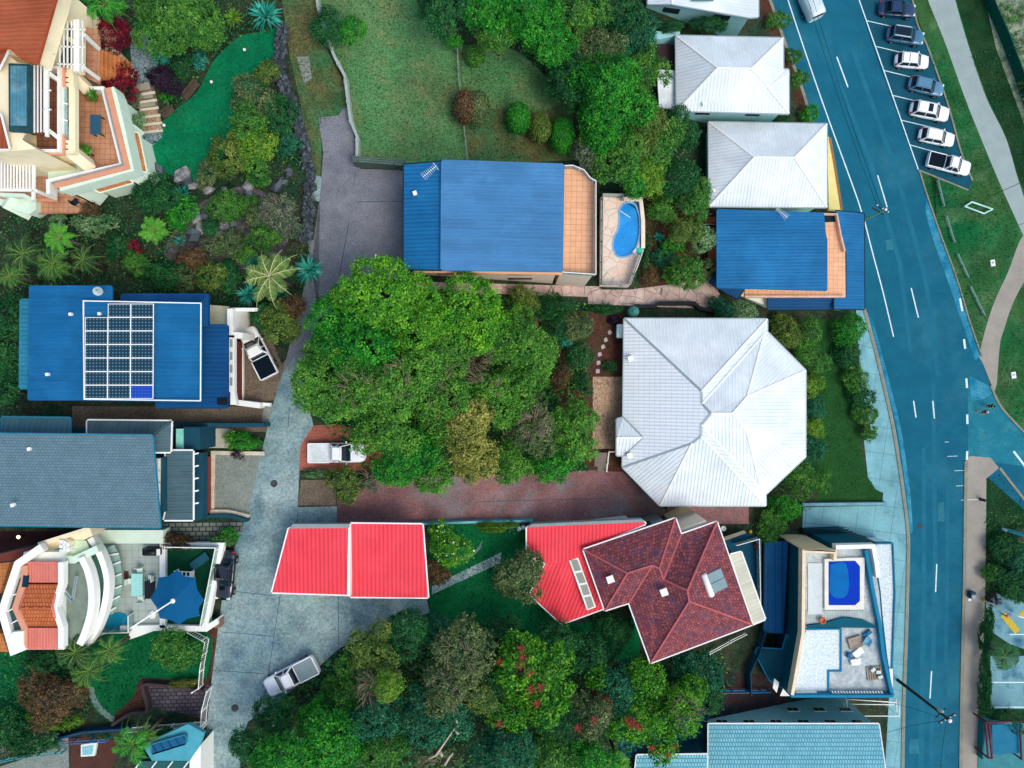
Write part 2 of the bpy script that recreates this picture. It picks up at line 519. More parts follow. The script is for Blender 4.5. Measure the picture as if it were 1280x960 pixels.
asphalt = mat('asphalt', (22, 94, 121), rough=0.85, var=0.1, scale=0.25, grain=0.18, gscale=12, spec=0.25, stain=(46, 112, 134), stain_amt=0.6, stain_scale=0.1)
asphalt_dk = mat('asphalt_bay', (24, 82, 104), rough=0.85, var=0.12, scale=0.3, grain=0.15, gscale=12, spec=0.25)
asphalt_lt = mat('asphalt_worn', (62, 140, 168), rough=0.9, var=0.15, scale=0.5, grain=0.25, gscale=6, spec=0.2, rgb2=(22, 114, 150))
crossing = mat('crossing_pavers', (34, 116, 138), rough=0.85, var=0.12, scale=0.5, grain=0.18, gscale=6, spec=0.2, stain=(66, 138, 150), stain_amt=0.5, stain_scale=0.5)
path_m = mat('path_pale', (146, 166, 168), rough=0.85, var=0.08, scale=0.3, grain=0.1, gscale=10, spec=0.2)
path_tan = mat('path_tan', (150, 148, 142), rough=0.85, var=0.1, scale=0.3, grain=0.12, gscale=10, spec=0.2)
foot_m = mat('footpath', (116, 170, 184), rough=0.85, var=0.12, scale=0.3, grain=0.15, gscale=8, spec=0.2, stain=(60, 110, 124), stain_amt=0.45, stain_scale=0.3, pat=('slab', 2.4, 3.2, 0.15))
kerb_m = mat('kerb', (132, 136, 124), rough=0.85, var=0.15, grain=0.2, spec=0.2)
conc = mat('driveway_concrete', (116, 146, 152), rough=0.85, var=0.2, scale=0.35, grain=0.3, gscale=5, spec=0.2, stain=(66, 102, 122), stain_amt=0.65, stain_scale=0.2, rgb2=(138, 162, 166))
aggr = mat('exposed_aggregate', (116, 122, 134), rough=0.9, var=0.12, scale=0.4, grain=0.28, gscale=8, spec=0.2, stain=(96, 102, 114), stain_amt=0.5)
aggr_g = mat('aggregate_grey', (122, 134, 130), rough=0.9, var=0.12, scale=0.4, grain=0.3, gscale=8, spec=0.2)
aggr_b = mat('aggregate_brown', (104, 96, 86), rough=0.9, var=0.2, scale=0.4, grain=0.35, gscale=7, spec=0.2)
brickp = mat('brick_paving', (146, 100, 98), rough=0.85, var=0.25, scale=0.22, grain=0.3, gscale=8, spec=0.2, pat=('pbrick', 0.26, 0.13, 0.015, (116, 90, 96), (96, 86, 90)), stain=(110, 112, 120), stain_amt=0.85, stain_scale=0.2)
brick_lt = mat('brick_pad', (172, 104, 88), rough=0.85, var=0.12, scale=0.3, grain=0.15, spec=0.2, pat=('pbrick', 0.26, 0.13, 0.015, (150, 88, 78), (120, 80, 74)))
stone_p = mat('stone_flags', (190, 178, 170), rough=0.8, var=0.15, scale=0.6, grain=0.12, spec=0.2, rgb2=(156, 138, 140), pat=('crazy', 0.8, (120, 104, 106), (196, 172, 164), 0.02))
crazy_b = mat('crazy_blue', (104, 132, 146), rough=0.8, var=0.15, grain=0.15, spec=0.2, pat=('crazy', 2.3, (56, 74, 80), (150, 166, 172), 0.04))
crazy_t = mat('crazy_tan', (158, 134, 112), rough=0.8, var=0.15, grain=0.15, spec=0.2, pat=('crazy', 2.0, (96, 80, 74), (186, 164, 142), 0.03))
rubble = mat('rubble_paving', (96, 108, 108), rough=0.85, var=0.2, grain=0.2, spec=0.2, pat=('pbrick', 0.6, 0.42, 0.05, (118, 126, 118), (40, 56, 58)))
paver_y = mat('pavers_grey', (88, 84, 92), rough=0.85, var=0.18, grain=0.2, spec=0.2, pat=('pbrick', 0.5, 0.35, 0.04, (72, 70, 80), (44, 42, 50)))
white_p = mat('road_paint', (205, 232, 240), rough=0.7, var=0.1, scale=2, grain=0.15, spec=0.3)
yellow_p = mat('yellow_paint', (190, 170, 56), rough=0.7, var=0.15, scale=1, grain=0.2, spec=0.3)
sand = mat('sand', (142, 156, 136), rough=0.95, var=0.2, grain=0.3, gscale=6, rgb2=(70, 100, 76), scale=0.8)
lot_m = mat('car_park', (110, 158, 172), rough=0.85, var=0.1, scale=0.3, grain=0.15, spec=0.2, stain=(40, 92, 126), stain_amt=0.85, stain_scale=0.4)

mb = MB()
for i in range(len(KX) - 1):
    mb.face([(KX[i], -700, KZ[i]), (KX[i + 1], -700, KZ[i + 1]), (KX[i + 1], 700, KZ[i + 1]), (KX[i], 700, KZ[i])])
tag(mb.build('ground', soil), kind='structure')

W_KERB = [(950, -40), (965, 0), (984, 54), (1006, 114), (1016, 150), (1033, 200), (1050, 250), (1068, 320), (1084, 390), (1096, 435), (1107, 480), (1120, 540), (1132, 620), (1137.5, 670), (1137, 720), (1135, 800), (1132, 880), (1130, 1000)]
E_KERB = [(1200, 1000), (1201, 900), (1203, 800), (1205, 720), (1206, 640), (1207, 572)]
road_poly = smooth_line(W_KERB) + E_KERB + [(1300, 655), (1300, 560), (1265, 525), (1248, 504), (1238, 482), (1226, 446), (1210, 400), (1195, 350), (1172, 287), (1156, 240), (1148, 212), (1073, 0), (1058, -40)]
sheet('road', road_poly, asphalt, 6)
sheet('parking_bay', [(1060, -35), (1073, 0), (1148, 212), (1210, 238), (1215, 226), (1200, 188), (1184, 130), (1160, 62), (1146, 30), (1140, 0), (1130, -35)], asphalt_dk, 7)
sheet('crossing_paving', [(1210, 482), (1237, 482), (1247, 505), (1264, 527), (1300, 562), (1300, 600), (1275, 582), (1244, 578), (1230, 572), (1210, 572)], crossing, 7)
sheet('road_edge_wear', [smooth_line([(1158, 246), (1172, 287), (1195, 350), (1210, 400), (1225, 446)]) + smooth_line([(1219, 450), (1202, 402), (1185, 352), (1164, 292), (1157, 262)]),
                         smooth_line([(1086, 396), (1098, 440), (1108, 482), (1122, 540), (1133, 618), (1138, 668)]) + smooth_line([(1141, 664), (1138, 618), (1127, 540), (1113, 482), (1102, 440), (1091, 400)]),
                         [(1212, 470), (1236, 482), (1240, 492), (1228, 500), (1214, 500)]], asphalt_lt, 8)
lw = mat('lane_wear', (30, 103, 130), rough=0.85, var=0.1, scale=0.3, grain=0.14, gscale=12, spec=0.25)
sheet('road_patch', [[(1137, 924), (1148, 924), (1149, 942), (1136, 942)], [(1172, 628), (1180, 628), (1181, 652), (1172, 652)], [(1106, 300), (1115, 299), (1117, 312), (1108, 313)]], mat('road_patch', (44, 112, 132), rough=0.9, var=0.15, grain=0.2), 10)
sheet('lane_wear', [[(1152, 560), (1157, 560), (1158, 720), (1154, 1000), (1147, 1000), (1152, 720)], [(1164, 480), (1169, 480), (1172, 700), (1166, 1000), (1160, 1000), (1166, 700)], [(1182, 600), (1187, 600), (1186, 760), (1180, 1000), (1174, 1000), (1181, 760)], [(1030, 60), (1034, 60), (1092, 205), (1128, 330), (1140, 440), (1136, 440), (1122, 330), (1086, 205)], [(1062, 60), (1068, 60), (1122, 210), (1160, 350), (1176, 470), (1170, 470), (1154, 350), (1116, 210)]], lw, 8)
sheet('verge', [[(1128, -40), (1140, 0), (1146, 30), (1160, 62), (1184, 130), (1200, 188), (1215, 226), (1210, 238), (1148, 213), (1156, 240), (1172, 287), (1195, 350), (1210, 400), (1226, 446), (1238, 482), (1248, 504), (1265, 525), (1310, 570), (1310, -40)]], verge, 2)
sheet('verge_strip', [(1195, -40), (1195, 0), (1211, 55), (1233, 120), (1258, 172), (1273, 222), (1300, 290), (1300, 170), (1280, 150), (1245, 60), (1222, -40)], verge_dark, 3)
sheet('dune', [(1222, -40), (1245, 60), (1280, 155), (1310, 200), (1310, -40)], sand, 4)
sheet('traffic_island_grass', [(1232, 598), (1248, 585), (1300, 650), (1300, 1000), (1226, 1000), (1232, 720)], verge_dark, 3)
sheet('path', smooth_line([(1148, -40), (1160, 0), (1180, 50), (1206, 122), (1225, 170), (1250, 230), (1278, 292)]) + [(1310, 340), (1310, 320), (1285, 262)] + smooth_line([(1285, 262), (1272, 222), (1257, 172), (1232, 120), (1210, 55), (1194, 0), (1184, -40)]), path_m, 8)
sheet('path', smooth_line([(1310, 270), (1279, 294), (1260, 340), (1240, 385), (1225, 440), (1229, 455), (1243, 490)]) + smooth_line([(1246, 480), (1250, 430), (1255, 412), (1265, 382), (1282, 350), (1310, 318)]), path_tan, 9)
sheet('footpath', [(1208, 572), (1214, 570), (1238, 572), (1249, 585), (1233, 598), (1232, 720), (1226, 900), (1224, 1000), (1199, 1000), (1203, 860), (1207, 720)], path_tan, 9)
sheet('footpath', smooth_line([(1070, 385), (1077, 480), (1091, 545)]) + [(1080, 551), (1085, 597), (1095, 612), (1104, 616), (1103, 632), (1004, 634), (1003, 660), (1060, 664), (1100, 676), (1112, 690), (1118, 780), (1112, 860), (1104, 1000), (1128, 1000)] + smooth_line([(1130, 1000), (1132, 880), (1135, 800), (1137, 720), (1137.5, 670), (1132, 620), (1120, 540), (1107, 480), (1096, 435), (1084, 390)]), foot_m, 5)
sheet('kerb_verge', smooth_line([(950, -40), (962, 0), (981, 54), (1003, 114), (1016, 158)]) + smooth_line([(1004, 158), (990, 114), (966, 54), (946, 0), (934, -40)]), mulch, 3)
mb = MB()
mb.ribbon([G(x - 3, y) for x, y in smooth_line(W_KERB)], 0.35, 0.13, 0.05)
mb.ribbon([G(x, y) for x, y in smooth_line([(1130, -35), (1140, 0), (1146, 30), (1160, 62), (1184, 130), (1200, 188), (1215, 226)])], 0.2, 0.13, 0.05)
mb.ribbon([G(x, y) for x, y in smooth_line([(1210, 238), (1178, 225), (1148, 213)])], 0.18, 0.13, 0.05)
mb.ribbon([G(x + 1, y) for x, y in smooth_line([(1148, 214), (1156, 240), (1172, 287), (1195, 350), (1210, 400), (1226, 446)])], 0.18, 0.13, 0.05)
mb.ribbon([G(x, y) for x, y in smooth_line([(1238, 482), (1248, 504), (1265, 525), (1310, 570)])], 0.25, 0.13, 0.05)
mb.ribbon([G(x, y) for x, y in smooth_line([(1200, 1000), (1201, 900), (1203, 800), (1205, 720), (1206, 640), (1207, 576)])], 0.4, 0.13, 0.05)
mb.ribbon([G(x, y) for x, y in [(1249, 585), (1300, 650)]], 0.3, 0.13, 0.05)
tag(mb.build('kerb', kerb_m), kind='structure')
mb = MB()
def stripe(mb, pts, w, layer=12):
    w3 = [G(x, y, 0.004 * layer) for x, y in pts]
    for a, b in zip(w3, w3[1:]):
        d = (b - a).normalized(); s = Vector((-d.y, d.x, 0)) * w / 2
        mb.face([a - s, b - s, b + s, a + s])
stripe(mb, smooth_line([(975, -35), (985, 0), (1025, 119), (1067, 235), (1077, 265)], 4), 0.14)
stripe(mb, smooth_line([(1081, 277), (1090, 313), (1104, 366), (1117, 421)], 4), 0.14)
stripe(mb, [(1060, -37), (1074, 0), (1148, 212)], 0.13)
for a, b in (((1046, 71), (1060, 109)), ((1097, 219), (1109, 259)), ((1139, 360), (1148, 397)), ((1142, 501), (1145, 522)), ((1166, 501), (1168, 523)), ((1171, 705), (1169.5, 740)), ((1164.5, 839), (1162.5, 873)), ((1015, -30), (1028, 10))):
    stripe(mb, [a, b], 0.15)
for a, b in (((1200, 373), (1203, 389)), ((1205, 424), (1206.5, 436)), ((1208, 473), (1208.8, 485)), ((1209, 518), (1209.3, 530)), ((1209, 564), (1208.6, 575)), ((1267, 564), (1287, 590))):
    stripe(mb, [a, b], 0.26)
for a, b in (((1084, 26), (1115, 33)), ((1095, 58), (1133, 67)), ((1105, 88), (1142, 97)), ((1115, 119), (1153, 128)), ((1126, 150), (1180, 163)), ((1137, 181), (1188, 195)), ((1148, 214), (1150, 214.6))):
    stripe(mb, [a, b], 0.1)
for a, b in (((1181, 552.5), (1186, 552.5)), ((1184, 570.5), (1197, 570)), ((1193, 588.5), (1204, 588)), ((1195, 607.5), (1204, 607))):
    stripe(mb, [a, b], 0.06)
tag(mb.build('road_markings', white_p), kind='structure')

sheet('car_park', [[(1238, 820), (1300, 820), (1300, 886), (1238, 886)], [(1232, 755), (1246, 742), (1300, 760), (1300, 818), (1262, 805), (1240, 790)]], lot_m, 5)
mb = MB()
stripe(mb, [(1254, 768), (1272, 790)], 0.8, 9); stripe(mb, [(1276, 765), (1300, 788)], 0.7, 9); stripe(mb, [(1228, 750), (1236, 752)], 0.35, 12)
tag(mb.build('yellow_hatching', yellow_p), kind='structure')
mb = MB()
stripe(mb, [(1238, 853), (1300, 853)], 0.14, 9); stripe(mb, [(1238, 884), (1300, 884)], 0.14, 9); stripe(mb, [(1262, 793), (1300, 793)], 0.14, 9)
tag(mb.build('bay_markings', white_p), kind='structure')

sheet('driveway', [[(398, 147), (424, 144), (430, 133), (438, 138), (447, 200), (450, 211), (507, 213), (507, 345), (440, 352), (394, 330), (386, 362), (366, 455), (380, 485), (385, 460), (398, 392), (384, 300), (392, 300), (400, 245), (404, 190)]], aggr, 6)
sheet('driveway', [[(386, 335), (450, 335), (450, 365), (400, 398), (376, 430), (366, 470), (352, 470), (370, 400)]], aggr, 5)
sheet('driveway', [(352, 470), (368, 445), (380, 485), (392, 532), (376, 556), (371, 655), (438, 655), (445, 745), (534, 750), (537, 766), (490, 782), (425, 810), (398, 834), (345, 880), (310, 902), (302, 925), (298, 1000), (250, 1000), (256, 930), (264, 855), (272, 790), (280, 730), (291, 690), (310, 640), (326, 570), (340, 510)], conc, 7)
mb = MB()                      # saw-cut joints in the concrete
joint = mat('joint', (52, 84, 98), rough=0.9, var=0, grain=0, spec=0.1)
for pts in ([(372, 655), (350, 745), (330, 880)], [(341, 532), (388, 534)], [(330, 584), (374, 586)], [(318, 634), (370, 638)], [(362, 510), (360, 534)], [(423, 745), (423, 806)], [(282, 738), (344, 745)], [(277, 790), (338, 795)], [(266, 838), (330, 842)], [(345, 786), (420, 787)]):
    stripe(mb, pts, 0.05, 9)
for pts in ([(432, 627), (600, 627), (760, 623)], [(444, 214), (434, 290), (424, 345)], [(444, 252), (505, 252)], [(397, 289), (505, 288)], [(404, 190), (446, 190)], [(430, 323), (505, 323)]):
    stripe(mb, pts, 0.06, 9)
tag(mb.build('paving_joints', joint), kind='structure')
sheet('driveway', [(303, 405), (330, 402), (352, 455), (366, 440), (358, 470), (345, 500), (303, 505)], aggr_b, 4)
sheet('driveway', [(267, 568), (330, 569), (312, 640), (300, 645), (267, 640)], aggr_g, 5)
sheet('driveway', [[(420, 632), (372, 632), (376, 600), (420, 600)]], aggr_b, 8)
sheet('path', [(372, 634), (421, 633), (421, 656), (372, 656)], conc, 8)
sheet('path', [(90, 508), (340, 508), (342, 530), (332, 540), (90, 536)], aggr_b, 4)
sheet('path', [(330, 508), (345, 505), (340, 533), (326, 534)], aggr_g, 5)
sheet('brick_driveway', [(421, 598), (450, 610), (470, 600), (740, 588), (779, 590), (836, 640), (830, 655), (421, 655)], brickp, 8)
sheet('brick_driveway', [(834, 630), (936, 632), (936, 655), (834, 655)], brickp, 7)
sheet('brick_pad', [(376, 556), (392, 532), (420, 530), (480, 545), (480, 588), (374, 588)], brick_lt, 8)
sheet('stone_path', [(520, 352), (748, 358), (752, 362), (787, 362), (868, 352), (880, 336), (890, 350), (900, 368), (884, 386), (735, 380), (735, 371), (520, 364)], stone_p, 6)
sheet('crazy_paving', smooth_line([(161, 35), (164, 75), (168, 110), (176, 110)]) + smooth_line([(176, 108), (199, 108), (198, 85), (190, 60), (178, 38), (161, 35)]), crazy_b, 6)
sheet('crazy_paving', [(176, 165), (203, 165), (202, 172), (190, 183), (178, 188), (172, 172)], crazy_b, 6)
sheet('crazy_paving', [(741, 471), (778, 471), (778, 561), (741, 561)], crazy_t, 6)
sheet('mulch_bed', [(650, 398), (735, 390), (779, 392), (779, 590), (735, 588)], mulch, 4)
sheet('mulch_bed', [(808, 245), (900, 262), (900, 350), (800, 362)], mulch, 4)
sheet('rubble_path', [(200, 655), (262, 652), (308, 652), (300, 672), (290, 682), (100, 682), (100, 660)], rubble, 4)
sheet('lawn', smooth_line([(178, 192), (205, 150), (245, 116), (268, 75), (300, 46), (325, 40), (352, 36), (345, 70), (330, 110), (300, 160), (265, 215), (240, 226), (212, 218), (190, 206), (178, 192)]), lawn_m, 5)
sheet('lawn', [(398, -20), (404, 30), (415, 62), (437, 106), (444, 165), (450, 204), (585, 204), (573, 60), (566, 40), (535, 30), (510, -20)], lawn_dry, 3)
sheet('lawn', [(573, 55), (640, 60), (690, 105), (715, 130), (720, 200), (640, 204), (585, 204)], lawn_brown, 3)
sheet('lawn', smooth_line([(580, 60), (640, 62), (682, 95), (700, 128), (660, 140), (600, 130), (578, 100), (580, 60)]), lawn_dry, 4)
sheet('grass_track', [(350, -20), (396, -20), (408, 60), (430, 105), (438, 140), (400, 150), (402, 195), (398, 250), (386, 250), (376, 130), (362, 70)], lawn_brown, 3)
sheet('concrete_pad', [(371, 71), (386, 70), (390, 99), (380, 104)], aggr_g, 5)
sheet('concrete_pad', [(388, 218), (407, 222), (400, 252), (384, 248)], conc, 5)
sheet('lawn', [(1022, 400), (1056, 398), (1068, 480), (1074, 545), (1083, 590), (1100, 613), (1103, 626), (1022, 627), (1015, 560)], lawn_front, 4)
sheet('lawn', [(537, 650), (662, 650), (668, 690), (700, 780), (800, 775), (800, 830), (640, 800), (537, 768)], lawn_dark, 4)
sheet('garden_path', [(540, 733), (627, 690), (625, 704), (540, 743)], conc, 7)
sheet('lawn', smooth_line([(115, 800), (160, 790), (258, 790), (262, 830), (250, 852), (214, 852), (176, 850), (168, 870), (148, 892), (125, 893), (112, 870), (108, 830), (115, 800)]), lawn_dark, 5)
sheet('lawn', [(-20, 812), (35, 815), (35, 905), (-20, 905)], lawn_dark, 3)
sheet('sunken_courtyard', [(183, 850), (262, 857), (258, 896), (190, 885)], paver_y, 7)
sheet('courtyard_edge', smooth_line([(262, 900), (190, 886), (143, 904), (146, 890), (166, 872), (176, 849), (186, 848)]) + [(264, 850), (264, 900)], mulch, 6)
sheet('gravel_strip', [(256, 783), (268, 783), (277, 788), (274, 852), (262, 856), (266, 800)], mulch, 6)
sheet('path', [(60, 915), (85, 918), (88, 1000), (-20, 1000), (-20, 965), (40, 945)], aggr_g, 4)
sheet('brick_courtyard', [(88, 922), (150, 925), (130, 1000), (88, 1000)], mat('courtyard_brown', (78, 52, 46), rough=0.9), 5)
sheet('side_yard', [(885, 838), (975, 845), (985, 895), (880, 895)], mat('side_yard', (34, 44, 50), rough=0.9, var=0.3, grain=0.3, rgb2=(60, 44, 44)), 4)
sheet('side_yard', [(775, 890), (890, 890), (890, 950), (775, 950)], mat('yard_blue', (22, 74, 92), rough=0.9, var=0.3, grain=0.2), 3)
sheet('garden_rock_bed', smooth_line([(235, 262), (290, 235), (330, 240), (365, 270), (340, 330), (260, 335), (205, 318), (235, 262)]), mat('rocky_soil', (64, 66, 70), rough=0.95, var=0.35, grain=0.5, gscale=4, rgb2=(92, 90, 92), scale=0.9), 4)
sheet('side_passage', [(-20, 664), (110, 664), (60, 690), (-20, 704)], mat('passage_dark', (44, 26, 28), rough=0.9), 4)
def RIB(n, rgb, sp=0.36, w=0.16, dark=0.72, **k): return mat(n, rgb, stain=tuple(min(255, int(t * 1.06) + 10) for t in rgb), stain_amt=0.5, stain_scale=0.2, rough=k.pop('rough', 0.5), var=k.pop('var', 0.1), scale=0.2, grain=k.pop('grain', 0.05), pat=('ribs', sp, w, dark), bump=k.pop('bump', 0.35), streak=k.pop('streak', (0.4, 1.6, 0.1)), **k)
r_blue = RIB('roof_blue_steel', (28, 107, 164), spec=0.35)
r_blue_lt = RIB('roof_blue_pale', (68, 126, 178), spec=0.35)
r_blue_dk = RIB('roof_blue_navy', (10, 70, 122), spec=0.35)
r_solar = RIB('roof_blue_tiled', (24, 100, 154), spec=0.35)
r_teal = RIB('roof_teal_sheet', (40, 122, 152), spec=0.35)
r_grey = mat('roof_grey_tile', (98, 128, 142), rough=0.6, var=0.08, grain=0.1, pat=('brick', 0.3, 0.24, 0.025, (90, 120, 134), (72, 100, 116)), bump=0.3, spec=0.3)
r_grey2 = RIB('roof_grey_sheet', (72, 100, 112), sp=0.5, w=0.14, dark=0.55)
r_white = RIB('roof_white_sheet', (214, 230, 241), bump=0.2, sp=0.36, w=0.16, dark=0.66, streak=(0.12, 1.2, 0.12), rough=0.45)
r_whtile = mat('roof_white_panel', (226, 240, 252), rough=0.45, var=0.03, grain=0.03, pat=('grid', 0.36, 0.12, 0.72, 0.55, 0.05), bump=0.3, streak=(0.12, 1.0, 0.1))
r_pale = RIB('roof_pale_sheet', (214, 230, 240), bump=0.18, sp=0.36, w=0.14, dark=0.76, streak=(0.15, 1.2, 0.12))
r_red = RIB('roof_coral_red', (228, 70, 84), sp=0.37, w=0.16, dark=0.8, streak=(0.12, 1.2, 0.12), rough=0.55)
r_maroon = mat('roof_maroon_tile', (158, 86, 88), rough=0.65, var=0.14, grain=0.25, gscale=5, pat=('brick', 0.3, 0.34, 0.03, (110, 64, 74), (82, 52, 62)), bump=0.4, stain=(88, 70, 94), stain_amt=0.75, stain_scale=0.9)
r_terra = RIB('roof_terracotta', (148, 80, 56), sp=0.3, w=0.25, dark=0.7, bump=0.5, rough=0.7)
r_orange = mat('roof_orange_tile', (188, 114, 74), rough=0.7, var=0.1, grain=0.1, pat=('brick', 0.25, 0.36, 0.03, (176, 102, 66), (140, 66, 34)), bump=0.5)
r_pink = RIB('roof_pink_sheet', (216, 126, 114), sp=0.24, w=0.2, dark=0.76, bump=0.5)
r_aqua = mat('roof_aqua_tile', (124, 194, 214), rough=0.6, var=0.06, grain=0.06, pat=('brick', 0.3, 0.42, 0.035, (140, 206, 222), (60, 130, 152)), bump=0.5, stain=(90, 160, 180), stain_amt=0.3)
w_white = mat('wall_white', (226, 236, 232), rough=0.8, var=0.05, grain=0.03, stain=(190, 206, 200), stain_amt=0.35, stain_scale=0.5)
w_cream = mat('wall_cream', (236, 228, 200), rough=0.8, var=0.05, grain=0.03, stain=(206, 200, 176), stain_amt=0.35, stain_scale=0.5)
w_mint = mat('wall_mint', (206, 232, 220), rough=0.8, var=0.05, grain=0.03)
w_grey = mat('wall_grey', (134, 150, 156), rough=0.8, var=0.08, grain=0.05)
w_beige = mat('wall_beige', (210, 200, 188), rough=0.8, var=0.06, grain=0.05)
w_peach = mat('wall_peach', (232, 180, 146), rough=0.8, var=0.06, grain=0.04)
w_teal = mat('wall_teal', (6, 86, 108), rough=0.7, var=0.06, grain=0.04)
w_teal2 = mat('wall_teal_mid', (30, 124, 164), rough=0.7, var=0.06, grain=0.04)
w_slate = mat('wall_slate', (28, 72, 92), rough=0.75, var=0.08, grain=0.05)
w_yellow = mat('wall_yellow', (236, 222, 150), rough=0.8, var=0.05, grain=0.04)
w_aqua = mat('wall_aqua', (146, 204, 214), rough=0.8, var=0.05, grain=0.04)
trim_w = mat('white_trim', (230, 238, 240), rough=0.5, var=0.03, grain=0.02)
trim_dk = mat('dark_trim', (24, 44, 54), rough=0.5, var=0.05, grain=0.02)
trim_red = mat('red_trim', (120, 56, 50), rough=0.6, var=0.06, grain=0.05)
metal = mat('galvanised_metal', (150, 168, 176), rough=0.45, var=0.08, grain=0.04, metal=0.3)
glass = glassmat('window_glass', (22, 44, 54))
glass_b = glassmat('blue_glass', (60, 128, 158), rough=0.15)
glass_g = glassmat('green_glass', (70, 132, 126), rough=0.15)
tile_o = mat('terrace_tile_orange', (232, 184, 148), rough=0.7, var=0.06, grain=0.06, pat=('pbrick', 0.5, 0.5, 0.014, (224, 174, 138), (168, 130, 108), 0.02))
tile_o2 = mat('terrace_tile_tan', (196, 150, 120), rough=0.7, var=0.1, grain=0.08, scale=0.8, pat=('pbrick', 0.45, 0.45, 0.018, (186, 140, 110), (136, 104, 90), 0.02), stain=(150, 108, 94), stain_amt=0.5, stain_scale=0.5)
tile_step = mat('terrace_tile_step', (192, 128, 78), rough=0.7, var=0.08, grain=0.06, pat=('pbrick', 0.35, 0.35, 0.015, (180, 116, 70), (140, 92, 60), 0.02))
coping = mat('terracotta_coping', (206, 150, 124), rough=0.7, var=0.06, grain=0.06)
floor_g = mat('terrace_floor_grey', (160, 178, 178), rough=0.75, var=0.06, grain=0.06, pat=('pbrick', 0.6, 0.6, 0.015, (166, 182, 182), (120, 140, 142)))
pebble = mat('white_pebbles', (208, 226, 236), rough=0.8, var=0.08, scale=2, grain=0.22, gscale=5, stain=(170, 196, 210), stain_amt=0.4, stain_scale=2.2)
rough_floor = mat('membrane_floor', (176, 190, 196), rough=0.8, var=0.12, grain=0.2, gscale=3, stain=(128, 160, 172), stain_amt=0.6, stain_scale=0.6)
def gz(px): return zg(px)
def house_thing(name, label, cat, px, py, group=None):
    return thing(name, label, cat, G(px, py), group)
def slab(parent, name, pts, z, t, m):
    w = [P(x, y, z) for x, y in pts]
    return MB().prism([(p.x, p.y) for p in w], z - t, z).build(name, m, parent)
def block(parent, name, pts, z1, z0, m):
    w = [P(x, y, z1) for x, y in pts]
    return MB().prism([(p.x, p.y) for p in w], z0, z1).build(name, m, parent)
def strip(parent, name, pts, z, w, h, m, closed=False):
    return MB().ribbon([P(x, y, z + h) - Vector((0, 0, h)) for x, y in pts], w, h, closed=closed).build(name, m, parent)
def rail(parent, pts, z, h, m, pm, name='balustrade'):
    w = [P(x, y, z + h) - Vector((0, 0, h)) for x, y in pts]
    r = MB().ribbon([p + Vector((0, 0, 0.06)) for p in w], 0.03, h - 0.1).build(name, m, parent)
    MB().ribbon([p + Vector((0, 0, h - 0.05)) for p in w], 0.07, 0.06).build('handrail', pm, r)
    for q in walk(w, 1.6): MB().box(q + Vector((0, 0, h / 2)), (0.06, 0.06, h)).build('post', pm, r)
    return r
def pergola(parent, slats, beams, z, m, posts=(), zfloor=None, sw=0.08):
    """slats, beams: picture segments"""
    mb = MB()
    for a, b in slats: mb.bar(P(*a, z), P(*b, z), sw, 0.1)
    p = mb.build('pergola', m, parent)
    for a, b in beams: MB().bar(P(*a, z - 0.12), P(*b, z - 0.12), 0.22, 0.2).build('beam', m, p)
    for x, y in posts:
        c = P(x, y, z - 0.2)
        MB().bar(c, (c.x, c.y, zfloor), 0.16, 0.16).build('post', m, p)
    return p
def antenna(label, px, py, z, rz=0.6, dish=False, group=None):
    c = P(px, py, z)
    o = thing('satellite_dish' if dish else 'television_antenna', label, 'satellite dish' if dish else 'antenna', c, group, rz)
    MB().tube([(0, 0, -0.6), (0, 0, 0.9)], 0.04, 6).build('mast', metal, o, local=True)
    if dish:
        mb = MB(); mb.lathe((0, 0, 0), [(0.02, 0.0), (0.17, 0.02), (0.3, 0.09), (0.36, 0.14), (0.35, 0.14), (0.17, 0.04), (0.02, 0.02)], 18)
        d = mb.build('dish', metal, o, local=True); d.location = (0, 0, 0.7); d.rotation_euler = (0.5, 0.3, 0)
        MB().tube([(0, 0, 0.9), (0.3, -0.35, 1.25)], 0.025, 5).build('arm', metal, o, local=True)
    else:
        o.scale = (0.7, 0.7, 0.7)
        MB().tube([(-1.1, 0, 0.85), (1.1, 0, 0.85)], 0.035, 6).build('boom', trim_w, o, local=True)
        mb = MB()
        for i in range(9):
            x = -1.0 + i * 0.25; l = 0.55 - 0.03 * i
            mb.bar((x, -l, 0.88), (x, l, 0.88), 0.03, 0.03)
        mb.bar((1.0, -0.5, 0.7), (1.0, 0.5, 1.0), 0.05, 0.05)
        mb.build('rod_grille', trim_w, o, local=True)
    return o
def vent(label, px, py, z, s=0.5, group='roof vents', rz=0.3):
    o = thing('roof_vent', label, 'roof vent', P(px, py, z), group, rz)
    MB().box((0, 0, 0.08), (s, s, 0.24)).build('base', trim_w, o, local=True)
    MB().box((0, 0, 0.24), (s * 1.15, s * 1.15, 0.06)).build('cap', trim_w, o, local=True)
    return o

h = house_thing('blue_roof_house', 'wide house with pale blue ribbed roof, orange tiled deck and kidney pool beside it', 'house', 600, 270, 'houses on the hillside')
roof_faces(h, [rf(0, (553, 201, 25.6), (704, 206, 25.0), (702, 338.5, 25.0), (552, 336.5, 25.6))], r_blue_lt, gutter_m=r_blue_lt)
roof_faces(h, [rf(0, (505, 206, 24.7), (553, 202, 25.3), (553, 337, 25.3), (504.5, 336.5, 24.7))], r_blue, gutter_m=trim_dk)
q = walls(h, rf(24.5, (505, 206), (704, 208), (703, 339), (505, 337)), 24.4, w_beige, 0.35, frame_m=trim_dk, pane_m=glass, gap=4.5, ww=2.2, wh=0.6)
block(h, 'fascia_wall', [(517, 337.5), (702, 340), (702, 343), (517, 340.5)], 24.2, 23.7, w_peach)
block(h, 'deck_wall', [(702, 209), (743, 226), (743, 341), (702, 338)], 23.2, 10, w_beige)
